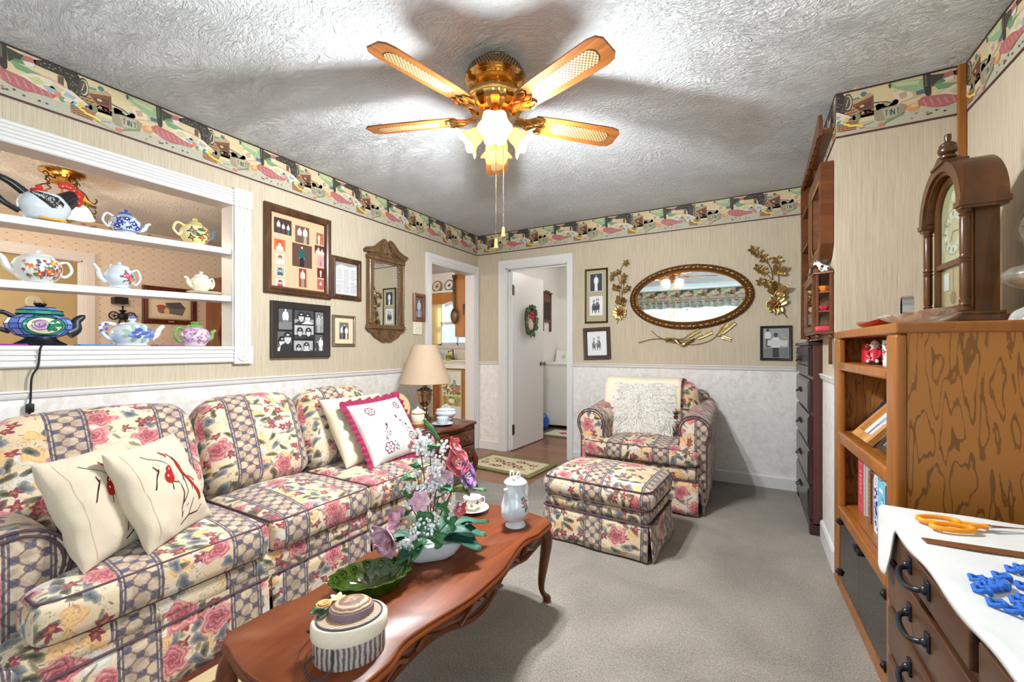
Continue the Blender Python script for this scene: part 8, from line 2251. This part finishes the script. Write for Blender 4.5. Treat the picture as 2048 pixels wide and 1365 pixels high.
b = MB(); b.lathe([(.075, 0), (.076, .016), (.066, .028), (.0, .030)], 32); obj('housing', b, plain('ivory_plastic', (240, 234, 216), .4), r, smooth=40)
b = MB(); b.lathe([(.010, .030), (.010, .034), (0, .034)], 12); obj('test_button', b, plain('grey_plastic', (160, 156, 146), .4), r, smooth=40)
b = MB(); b.box(-7.999, -7.975, 2.03, 2.19, 0, 1.20); trim(b, smooth=0)
uc = thing('upper_cabinet', 'upper kitchen cabinet seen end-on with a wooden spoon hung on it', 'cabinet', (-2.882, 4.16, 0))
b = MB(); b.box(-.235, 0, .0, .90, 1.285, 2.075); obj('carcass', b, KITCHW, uc, smooth=0, bevel=.002)
b = MB(); b.box(-.262, -.004, -.02, .92, 2.075, 2.10); obj('crown', b, KITCHW, uc, smooth=0, bevel=.006)
b = MB(); b.box(-.255, -.236, .01, .89, 1.29, 2.07); obj('door', b, KITCHW, uc, smooth=0, bevel=.003)
SPW = woodmat('dark_spoon_wood', (74, 44, 26), (120, 78, 48), 'z', 18, .35)
r = thing('wooden_spoon', 'giant carved wooden spoon hanging on the end of the kitchen cabinet', 'wall ornament', (-3.062, 4.134, 1.56))
b = MB(); P_ = [(-.065, 0, .44), (-.062, 0, .30), (-.060, 0, .16), (-.052, 0, .06)]
b.tube(bez(P_, 20), [.024, .020, .016, .013, .016], 10) if False else b.tube(bez(P_, 20), .017, 10); b.cbox((-.065, 0, .455), (.046, .014, .035))
for z in (.25, .29, .33): b.ball((-.062, 0, z), .021, 10, 6, sz=.7)
b.lathe(dense([(.0, -.125), (.040, -.09), (.058, -.03), (.052, .02), (.020, .07)], 24), 24, (-.052, -.004, 0), sy=.32); obj('spoon', b, SPW, r, smooth=60)
b = MB(); b.lathe(dense([(.0, -.105), (.032, -.075), (.046, -.03), (.040, .015), (.0, .045)], 20), 24, (-.052, -.0135, 0), sy=.24); obj('bowl_hollow', b, plain('spoon_bowl_inner', (120, 84, 62), .3), r, smooth=60)
r = thing('wooden_fork', 'giant carved wooden fork hanging beside the wooden spoon in the kitchen', 'wall ornament', (-2.945, 4.138, 1.62))
b = MB(); b.tube([(0, 0, .42), (0, 0, .05)], .014, 8); b.cbox((0, 0, .03), (.10, .014, .05))
for k in range(4): b.tube([(-.042+.028*k, 0, .02), (-.042+.028*k, 0, -.075)], [.009, .005], 6)
obj('fork', b, SPW, r, smooth=40)
lc = thing('base_cabinet', 'orange-brown kitchen base cabinet end panel seen through the doorway', 'cabinet', (-2.882, 4.16, 0))
b = MB(); b.box(-.575, 0, .0, 1.0, .0, .90); obj('carcass', b, KITCHW, lc, smooth=0, bevel=.002)
b = MB(); b.box(-.58, -.49, -.014, .0, .0, .90); obj('end_stile', b, woodmat('kitchen_stile', (136, 76, 36), (168, 100, 52), 'z', 8, .4), lc, smooth=0, bevel=.002)
wt = thing('worktop', 'white kitchen worktop on the base cabinet beyond the doorway', 'worktop', (-2.882, 4.13, .9015))
b = MB(); b.box(-.60, -.001, 0, 1.04, 0, .048); obj('slab', b, WHITE2, wt, smooth=0, bevel=.006)
cal = thing('hanging_calendar', 'hanging cloth calendar with garden pictures on the end of the kitchen base cabinet', 'calendar', M=T((-3.168, 4.143, .555)) @ MBACK)
b = MB(); b.box(-.150, .150, -.34, .330, .0, .003); obj('cloth', b, plain('calendar_cloth', (230, 224, 214), .8), cal, smooth=0)
b = MB(); b.poly([(-.150, -.34), (.150, -.34), (.150, .33), (-.150, .33)], K(190, 196, 160), .0034); b.poly([(-.135, .02), (.135, .02), (.135, .31), (-.135, .31)], K(226, 222, 214), .0036)
q = random.Random(14)
for k in range(90):
 x, y = q.uniform(-.125, .125), q.uniform(.03, .15); b.disc(x, y, q.uniform(.008, .02), q.uniform(.008, .018), K(*q.choice([(90, 120, 70), (70, 104, 60), (210, 180, 70), (200, 120, 80), (150, 90, 120), (120, 150, 90)])), .0038+k*.000004, 7)
b.poly([(.02, .10), (.07, .10), (.065, .21), (.025, .21)], K(150, 158, 160), .0044); b.poly([(.07, .06), (.12, .06), (.125, .13), (.065, .13)], K(196, 120, 84), .0046)
for s in (-.05, .03): 
 for qd in strokepoly([(s, .21), (s+.02, .29), (s+.05, .21)], .004): b.poly(qd, K(150, 158, 160), .0042)
b.poly([(-.135, -.10), (.135, -.10), (.135, .01), (-.135, .01)], K(180, 170, 110), .0037)
for k in range(30): b.disc(q.uniform(-.125, .125), q.uniform(-.09, 0), .014, .012, K(*q.choice([(120, 140, 80), (200, 160, 80), (190, 110, 80)])), .0039+k*.000004, 7)
b.disc(0, -.045, .045, .028, K(236, 230, 220), .0046); b.poly([(-.135, -.32), (.135, -.32), (.135, -.11), (-.135, -.11)], K(224, 214, 214), .0037)
obj('garden_print', b, ART, cal, smooth=0)
sw_ = thing('sink_counter', 'kitchen sink counter with white cabinets under the kitchen window', 'counter', (0, YK, 0))
b = MB(); b.box(-5.88, -2.9, -.60, -.002, 0, .91); obj('cabinets', b, WHITE2, sw_, smooth=0)
b = MB(); b.box(-5.88, -2.9, -.63, -.002, .91, .955); b.box(-5.88, -2.9, -.02, -.002, .955, 1.06); obj('countertop', b, plain('kitchen_counter', (232, 222, 204), .3), sw_, smooth=0, bevel=.006)
b = MB(); b.tube(bez([(-4.33, -.10, .955), (-4.33, -.10, 1.10), (-4.30, -.16, 1.13), (-4.24, -.28, 1.10)], 14), .012, 8); b.lathe([(.03, .955), (.026, .99), (.02, 1.0)], 16, (-4.33, -.10, 0)); obj('faucet', b, plain('dark_nickel', (110, 106, 100), .25, 1), sw_)
b = MB(); gx0, gx1, gz0, gz1 = KW
for (x0, x1, z0, z1) in ((gx0, gx1, gz0, gz0+.045), (gx0, gx1, gz1-.045, gz1), (gx0, gx0+.05, gz0, gz1), (gx1-.05, gx1, gz0, gz1), (gx0, gx1, 1.555, 1.60), ((gx0+gx1)/2-.012, (gx0+gx1)/2+.012, gz0, 1.555)): b.box(x0, x1, YK+.03, YK+.07, z0, z1)
b.box(gx0-.08, gx1+.08, YK-.03, YK+.02, gz0-.05, gz0); b.box(gx0-.08, gx0, YK-.016, YK, gz0, gz1+.08); b.box(gx1, gx1+.08, YK-.016, YK, gz0, gz1+.08); b.box(gx0-.08, gx1+.08, YK-.016, YK, gz1, gz1+.08)
w1 = struct('window_2', b, WHITE, smooth=0)
b = MB(); b.box(gx0+.04, gx1-.04, YK+.048, YK+.052, gz0+.04, gz1-.04); obj('pane', b, PANE, w1, smooth=0)
r = thing('window_curtain', 'cream cafe curtain at the side of the kitchen window', 'curtain', (-4.78, YK-.06, 1.22))
CUR = NT('sheer_yellow_curtain'); t1 = CUR.node('BsdfTranslucent'); t1.inputs[0].default_value = K(250, 226, 160); t2 = CUR.node('BsdfDiffuse'); t2.inputs[0].default_value = K(250, 230, 180); mx_ = CUR.node('MixShader'); mx_.inputs[0].default_value = .5
CUR.t.links.new(t1.outputs[0], mx_.inputs[1]); CUR.t.links.new(t2.outputs[0], mx_.inputs[2]); CUR.t.links.new(mx_.outputs[0], CUR.out.inputs[0])
b = MB(); b.grid(lambda u, v: (-.16+.32*u, .012*sin(u*34), .80*v), 60, 6); obj('cloth', b, CUR.mat, r, smooth=180)
va = thing('window_valance', 'brown wooden scalloped valance with white scalloped fabric over the kitchen window', 'valance', (-4.40, YK-.09, 1.86))
pts = [(-.62, .22), (.60, .22)]
low = []
for k in range(49):
 x = .60-1.22*k/48; low.append((x, .085-.035*abs(sin(x*6.5))))
b = MB(); b.prism([(-.62, .22), (.60, .22)][::-1] + low[::-1], -.01, .01, 'xz'); obj('board', b, KITCHW, va, smooth=0)
b = MB(); low2 = [(.50-.62*k/30, .03-.05*abs(sin((.50-.62*k/30)*11))) for k in range(31)]
b.prism([(-.12, .10), (.50, .10)][::-1] + low2[::-1], .015, .022, 'xz'); obj('white_scallop', b, WHITE2, va, smooth=0)
ps = thing('plate_rail', 'white plate rail shelf above the kitchen window', 'shelf', (-4.42, YK-.002, 2.085))
b = MB(); b.box(-.70, .72, -.11, 0, 0, .022); b.box(-.70, .72, -.11, -.10, .022, .034); obj('board', b, WHITE2, ps, smooth=0)
for (px_, c1, c2, lab) in ((-4.915, (226, 214, 196), (90, 80, 76), 'cream plate with a dark rim pattern at the start of the kitchen plate rail'), (-4.70, (226, 206, 170), (150, 100, 60), 'brown-rimmed round plate in the middle of the kitchen plate rail'), (-4.44, (236, 228, 216), (84, 80, 84), 'white plate with a bird picture at the end of the kitchen plate rail')):
 r = thing('display_plate', lab, 'plate', M=T((px_, YK-.055, 2.085+.022+.103)) @ MBACK @ Matrix.Rotation(radians(-10), 4, 'X'))
 b = MB(); b.lathe([(0, 0), (.06, 0), (.098, .012), (.100, .014), (.062, .006), (0, .004)], 40, cap0=False); obj('plate', b, PORC, r, smooth=60)
 b = MB(); 
 for k in range(24): a = 2*pi*k/24; b.disc(.088*cos(a), .088*sin(a), .012, .012, K(*c2), .0135, 8)
 b.disc(0, 0, .060, .060, K(*c1), .0072, 24); b.disc(0, -.005, .028, .022, K(*c2), .0078); b.disc(.02, .018, .012, .012, K(*c2), .0080); obj('painted_rim', b, ARTG, r, smooth=0)
r = thing('dish_rack', 'grey dish rack holding a tilted platter on the kitchen sink counter', 'dish rack', (-4.50, 5.36, .956))
b = MB(); b.rbox((0, 0, .06), (.34, .26, .11), .02, 2, 3)
obj('tub', b, plain('grey_rack_plastic', (186, 184, 190), .4), r, smooth=50)
b = MB(); b.M = T((-.10, 0, .26)) @ Matrix.Rotation(radians(-22), 4, 'Y'); b.rbox((0, 0, 0), (.03, .22, .32), .012, 2, 3); b.M = None; obj('platter', b, plain('pewter_platter', (150, 146, 150), .3, .6), r, smooth=50)
b = MB()
for k in range(5): b.ball((.02+.05*k % .16, -.05+.03*k, .125), .035, 8, 6)
obj('dish_cloth', b, plain('pale_blue_cloth', (176, 190, 206), .8), r, smooth=80)
def bottle(label, loc, prof, mat, capm=None, cat='bottle', label_m=None):
 r = thing('bottle', label, cat, loc); b = MB(); b.lathe(dense(prof, 30), 24); obj('body', b, mat, r, smooth=60)
 if capm: b = MB(); z = prof[-1][1]; b.lathe([(.010, z), (.012, z+.005), (.010, z+.024), (0, z+.026)], 14); obj('cap', b, capm, r, smooth=40)
 if label_m: b = MB(); b.lathe([(prof[1][0]+.004, .03), (prof[1][0]+.004, .08)], 24, cap0=False, cap1=False); obj('paper_label', b, label_m, r)
bottle('small yellow-green soap bottle on the kitchen sink counter', (-4.14, 5.34, .956), [(.040, 0), (.042, .01), (.042, .075), (.03, .10), (.012, .115), (.012, .13)], plain('yellow_green_soap', (190, 186, 60), .15), plain('dark_cap', (60, 60, 40), .4), label_m=plain('soap_label', (120, 120, 50), .5))
bottle('tall dark green glass bottle on the white kitchen worktop', (-2.985, 4.30, .9505), [(.030, 0), (.032, .01), (.032, .13), (.024, .16), (.011, .19), (.011, .225)], plain('dark_green_bottle', (32, 92, 44), .08, Coat_Weight=.5), plain('dark_cap', (60, 60, 40), .4))
dl_ = MB(); DW, DH = .735, 2.015
dl_.box(0, DW, -.036, 0, .008, DH)
door = struct('door_1', dl_, WHITE, smooth=0, loc=(LD[0]+.016, YB+.064, 0), rot=(0, 0, radians(87.5)), bevel=.002)
b = MB(); zk = .955
for s in (-1, 1): b.lathe([(.028, 0), (.028, .004), (.012, .008), (.010, .030), (.020, .036), (.026, .048), (.022, .060), (0, .064)], 24, f=lambda p, a, s=s: (DW-.065+p[0], (-.036 if s < 0 else 0)+s*p[2], zk+p[1]))
obj('door_knob', b, plain('satin_nickel', (150, 142, 132), .25, 1), door, smooth=50)
for z in (.235, 1.80):
 b = MB(); b.box(-.012, .034, -.040, -.036, z-.055, z+.055); b.tube([(-.004, -.042, z-.058), (-.004, -.042, z+.058)], .007, 8); obj('hinge', b, plain('dark_hinge', (84, 76, 66), .4, .8), door, smooth=40)
wr = thing('wreath', 'ivy and grapevine wreath with a bonneted goose hanging on the open white door', 'wreath')
FACE = Matrix.Rotation(radians(87.5), 4, 'Z')
M_ = T((LD[0]+.016, YB+.064, 0)) @ FACE @ T((.335, -.041, 1.475)) @ Matrix(((1, 0, 0, 0), (0, 0, -1, 0), (0, 1, 0, 0), (0, 0, 0, 1)))
wr.matrix_world = M_
b = MB(); q = random.Random(19)
for k in range(14):
 o1, o2, o3 = q.uniform(-.016, .016), q.uniform(-.016, .016), q.uniform(0, 6)
 b.tube([((.100+o1+.008*sin(5*t+o3))*cos(t), (.150+o2+.010*sin(4*t+o3))*sin(t), .030+.018*sin(3*t+o3)) for t in [2*pi*j/40 for j in range(40)]], .0045, 5, closed=True)
obj('grapevine', b, plain('grapevine_twig', (92, 62, 44), .8, var=.3, scale=40), wr, smooth=180)
for k in range(30):
 t = 2*pi*k/30+q.uniform(-.1, .1); 
 if 5.2 < t < 5.5 or 1.3 < t < 1.9 and q.random() < .3: continue
 b = MB(); a = t+q.uniform(-1.2, 1.2); petal_leaf(b, (.105*cos(t), .155*sin(t), .045), a, q.uniform(.045, .065), q.uniform(.020, .028), .25, .25, 0)
 for s in (-.8, .8): petal_leaf(b, (.105*cos(t), .155*sin(t), .045), a+s, .036, .014, .25, .25, 0)
 obj('ivy_leaf', b, LG[k % 2 if k % 3 else 1], wr, smooth=180, solid=.001)
b = MB(); b.lathe(dense([(.0, -.110), (.040, -.09), (.052, -.05), (.040, .0), (.022, .035), (.018, .06), (.024, .080), (.018, .10), (0, .108)], 30), 20, f=lambda p, a: (p[0]*.9+.010, p[2]-.01, .035+p[1]*.45)); obj('goose', b, plain('goose_cream', (206, 192, 170), .7), wr, smooth=80)
b = MB(); b.ball((.008, .085, .040), .028, 12, 8, sx=.9); 
for s in (-1, 1): b.ball((.010+s*.022, .040, .050), .020, 10, 6, sx=1.2)
b.tube([(.014, .040, .055), (.020, .0, .058)], [.010, .014], 6); obj('red_bonnet', b, plain('red_bonnet_cloth', (190, 40, 44), .7), wr, smooth=80)
wbd = thing('washboard', 'old wooden washboard with a dark metal panel hung on the laundry wall', 'washboard', (-2.699, 5.84, 1.70), M=MLEFT)
WBW = woodmat('washboard_wood', (84, 48, 30), (120, 74, 48), 'y', 14, .45)
b = MB()
for s in (-1, 1): b.box(s*.135-.018, s*.135+.018, -.30, .27, .001, .030)
b.box(-.12, .12, .14, .26, .006, .024); b.box(-.12, .12, -.16, -.12, .004, .026); b.box(-.165, .165, .27, .292, .001, .040); obj('frame', b, WBW, wbd, smooth=0, bevel=.003)
b = MB()
for k in range(24): b.tube([(-.118, -.115+.0108*k, .016), (.118, -.115+.0108*k, .016)], .0055, 6)
obj('metal_rub_panel', b, plain('dull_zinc', (90, 86, 84), .45, .8), wbd, smooth=60)
b = MB()
for k in range(5): b.ball((-.04+.03*k, .302, .020), .014, 8, 6)
obj('top_ornament', b, GOLDD, wbd)
wm = thing('washing_machine', 'white top-loading washing machine in the laundry room', 'washing machine', (-2.33, 5.95, 0))
b = MB(); b.rbox((0, 0, .475), (.68, .62, .87), .012, 2, 3); obj('cabinet', b, plain('white_enamel', (238, 235, 228), .25, var=.01), wm, smooth=50)
b = MB(); b.rbox((0, 0, .922), (.69, .64, .034), .012, 3, 3); b.rbox((0, .0, .943), (.50, .40, .012), .005, 2, 3); obj('top_lid', b, plain('white_enamel', (238, 235, 228), .25, var=.01), wm, smooth=50)
b = MB(); b.prism([(.16, .938), (.315, .938), (.315, 1.11), (.225, 1.11)], -.335, .335, 'yz'); cp = obj('control_panel', b, plain('white_enamel', (238, 235, 228), .25, var=.01), wm, smooth=0, bevel=.004)
sl = atan2(.172, .065)
for i, (x, rr_) in enumerate(((-.20, .032), (-.06, .022), (.08, .022), (.22, .034))):
 b = MB(); b.M = T((x, .188, 1.020)) @ Matrix.Rotation(pi/2-(.36), 4, 'X'); b.lathe([(rr_, 0), (rr_*.92, .006), (rr_*.7, .007), (rr_*.62, .026), (0, .028)], 28); b.M = None
 obj('dial', b, plain('washer_dial', (206, 204, 200), .25), cp, smooth=40)
b = MB()
for sx in (-1, 1):
 for sy in (-1, 1): b.lathe([(.02, 0), (.02, .04)], 10, (sx*.29, sy*.26, 0))
obj('feet', b, BLACKI, wm)
r = thing('storage_bag', 'blue rounded plastic bag on the laundry floor beside the washing machine', 'bag', (-2.53, 5.40, 0))
b = MB(); b.grid(lambda u, v: ((.075+.02*noise.noise(Vector((u*5, v*5, 2))))*sin(pi*v)*cos(2*pi*u), (.09+.03*noise.noise(Vector((u*5, v*5, 9))))*sin(pi*v)*sin(2*pi*u), .12-.12*cos(pi*v)+.001), 24, 14, cu=True); obj('bag', b, plain('blue_plastic', (30, 92, 190), .3, var=.15, scale=20), r, smooth=180)
b = MB()
for (x, y) in ((0, 0),):
 for s in (-1, 1): b.disc(.0+s*.10, .0, .07, .07, K(186, 50, 54), .0126); b.disc(s*.10, .0, .035, .035, K(222, 212, 200), .0130)
 b.poly([(-.2, -.015), (.2, -.015), (.2, .015), (-.2, .015)], K(186, 50, 54), .0134)
rug('cream and green laundry rug with a red pattern in front of the washing machine', (-2.06, 5.30, 0), .78, .46, radians(-2), rugmat('laundry_rug', (222, 214, 200), (120, 130, 110), (206, 196, 180), .39, .23, .05), b)
b = MB(); x0, x1, z0, z1 = WIN
for (a, c_, d_, e) in ((x0, x1, z0, z0+.05), (x0, x1, z1-.05, z1), (x0, x0+.05, z0, z1), (x1-.05, x1, z0, z1), ((x0+x1)/2-.03, (x0+x1)/2+.03, z0, z1), (x0, x1, (z0+z1)/2-.02, (z0+z1)/2+.02)): b.box(a, c_, YR-.07, YR-.03, d_, e)
for (a, c_, d_, e) in ((x0-.08, x1+.08, z0-.08, z0), (x0-.08, x1+.08, z1, z1+.08), (x0-.08, x0, z0, z1), (x1, x1+.08, z0, z1)): b.box(a, c_, YR, YR+.018, d_, e)
w0 = struct('window_1', b, WHITE, smooth=0)
b = MB(); b.box(x0+.04, x1-.04, YR-.052, YR-.048, z0+.04, z1-.04); obj('pane', b, PANE, w0, smooth=0)
SHEER = NT('sheer_white_curtain'); sa = SHEER.node('BsdfTransparent'); sb_ = SHEER.node('BsdfTranslucent'); sb_.inputs[0].default_value = K(250, 250, 246); sm = SHEER.node('MixShader')
ff = SHEER.noise(SHEER.mapv(SHEER.coord(), (9, 1, 3)), 1.5, 3); SHEER.t.links.new(SHEER.ramp(ff, [(.35, (.18, .18, .18)), (.65, (.45, .45, .45))]), sm.inputs[0])
SHEER.t.links.new(sa.outputs[0], sm.inputs[1]); SHEER.t.links.new(sb_.outputs[0], sm.inputs[2]); SHEER.t.links.new(sm.outputs[0], SHEER.out.inputs[0])
r = thing('sheer_curtain', 'white sheer curtain across the window behind the camera, seen in the oval mirror', 'curtain', (-1.25, YR+.05, .80))
b = MB(); b.grid(lambda u, v: (-1.18+2.36*u, .018*sin(u*90), 1.27*v), 240, 4); obj('cloth', b, SHEER.mat, r, smooth=180)
VAL = NT('grey_green_floral_valance'); f1 = VAL.noise(VAL.coord(), 22, 3, .6, 1.0); VAL.bsdf(VAL.ramp(f1, [(.38, K(96, 106, 92)), (.5, K(196, 198, 186)), (.62, K(130, 120, 110))]), .9)
r = thing('curtain_valance', 'gathered grey-green floral valance over the window behind the camera', 'valance', (-1.25, YR+.115, 2.035))
b = MB(); b.grid(lambda u, v: (-1.22+2.44*u, .022*sin(u*110)*(1.2-v*.6), .155*v+.012*sin(u*40)*(1-v)), 300, 4); obj('cloth', b, VAL.mat, r, smooth=180)
b = MB(); b.tube([(-1.24, 0, .13), (1.24, 0, .13)], .012, 8); obj('rod', b, BRASSD, r)
b = MB(); y0, y1, z0, z1 = WIN_ADDED
for (a, c_, d_, e) in ((y0, y1, z0, z0+.05), (y0, y1, z1-.05, z1), (y0, y0+.05, z0, z1), (y1-.05, y1, z0, z1), ((y0+y1)/2-.03, (y0+y1)/2+.03, z0, z1)): b.box(XR2+.04, XR2+.08, a, c_, d_, e)
for (a, c_, d_, e) in ((y0-.08, y1+.08, z0-.08, z0), (y0-.08, y1+.08, z1, z1+.08), (y0-.08, y0, z0, z1), (y1, y1+.08, z0, z1)): b.box(XR2-.018, XR2, a, c_, d_, e)
w3 = struct('added_window_3', b, WHITE, smooth=0)  # added window, out of view, made only to light the room
b = MB(); b.box(XR2+.055, XR2+.06, y0+.04, y1-.04, z0+.04, z1-.04); obj('pane', b, PANE, w3, smooth=0)
def area(name, loc, rot, sx, sy, power, col):
 l = bpy.data.lights.new(name, 'AREA'); l.shape = 'RECTANGLE'; l.size = sx; l.size_y = sy; l.energy = power; l.color = col
 o = bpy.data.objects.new(name, l); COL.objects.link(o); o.location = loc; o.rotation_euler = rot; return o
def point(name, loc, power, col, rad=.03):
 l = bpy.data.lights.new(name, 'POINT'); l.energy = power; l.color = col; l.shadow_soft_size = rad
 o = bpy.data.objects.new(name, l); COL.objects.link(o); o.location = loc; return o
WARM = (1.0, .80, .58); DAY = (.80, .91, 1.0)
area('daylight_rear_window', ((WIN[0]+WIN[1])/2, YR-.16, 1.46), (pi/2, 0, pi), 2.1, 1.15, 50, DAY)
area('ceiling_fill_rear', ((WIN[0]+WIN[1])/2, YR-.55, .62), (radians(132), 0, pi), 2.2, .9, 640, (.82, .92, 1))  # added upward fill lamp to brighten the ceiling, imitates ground bounce
area('fill_added_window', (XR2+.18, (WIN_ADDED[0]+WIN_ADDED[1])/2, 1.3), (0, pi/2, 0), 1.4, 1.7, 30, DAY)  # added fill lamp outside the made-up side window
area('daylight_kitchen_window', (-4.33, YK+.75, 2.75), (radians(-55), 0, 0), .9, .9, 110, DAY)
for i, p in enumerate(FANL): point('fan_bulb_light', p, 44, (.88, .955, 1.0), .03)
point('dining_bulb_light', (-4.29, 1.18, 2.05), 22, WARM, .05)
point('dining_room_light', (-4.6, -.6, 1.9), 42, (1, .95, .84), .3)
point('kitchen_ceiling_light', (-4.2, 4.6, 2.25), 9, (1, .94, .82), .12)
point('laundry_ceiling_light', (-1.5, 5.3, 2.25), 11, (1, .97, .9), .12)
point('hall_light', (-7.2, .6, 2.2), 12, (1, .90, .68), .12)
W = bpy.data.worlds.new('World'); SC.world = W; W.use_nodes = True
bg = W.node_tree.nodes['Background']; bg.inputs[0].default_value = (.80, .90, 1.0, 1); bg.inputs[1].default_value = .8
cam = bpy.data.cameras.new('Camera'); co = bpy.data.objects.new('Camera', cam); COL.objects.link(co)
co.location = (0, 0, 1.146); co.rotation_euler = (pi/2, 0, radians(29.33))
cam.sensor_fit = 'HORIZONTAL'; cam.sensor_width = 36; cam.lens = 852.3/2048*36; cam.shift_y = 14.8/2048; cam.clip_start = .02
SC.camera = co
GR = {'teapot': 'teapots on the pass-through shelves', 'rooster_teapot': 'teapots on the pass-through shelves', 'cloth_runner': 'cloth runners on the pass-through sill', 'display_plate': 'plates on the kitchen plate rail', 'photo_frame': 'framed photos on the second bookcase shelf', 'display_shelf': 'display shelves in the pass-through', 'animal_figurine': 'animal figurines on the curio cabinet', 'crochet_doily': 'blue crochet pieces on the white cloth', 'metal_flower_sculpture': 'gilded flower sprays beside the oval mirror'}
for o in SC.objects:
 k = o.name.split('.')[0]
 if k in GR and o.parent is None and 'group' not in o: o['group'] = GR[k]
vs_ = SC.view_settings
vs_.view_transform = 'Standard'; vs_.look = 'None'; vs_.exposure = 0.90; vs_.gamma = 1.0; vs_.use_curve_mapping = False
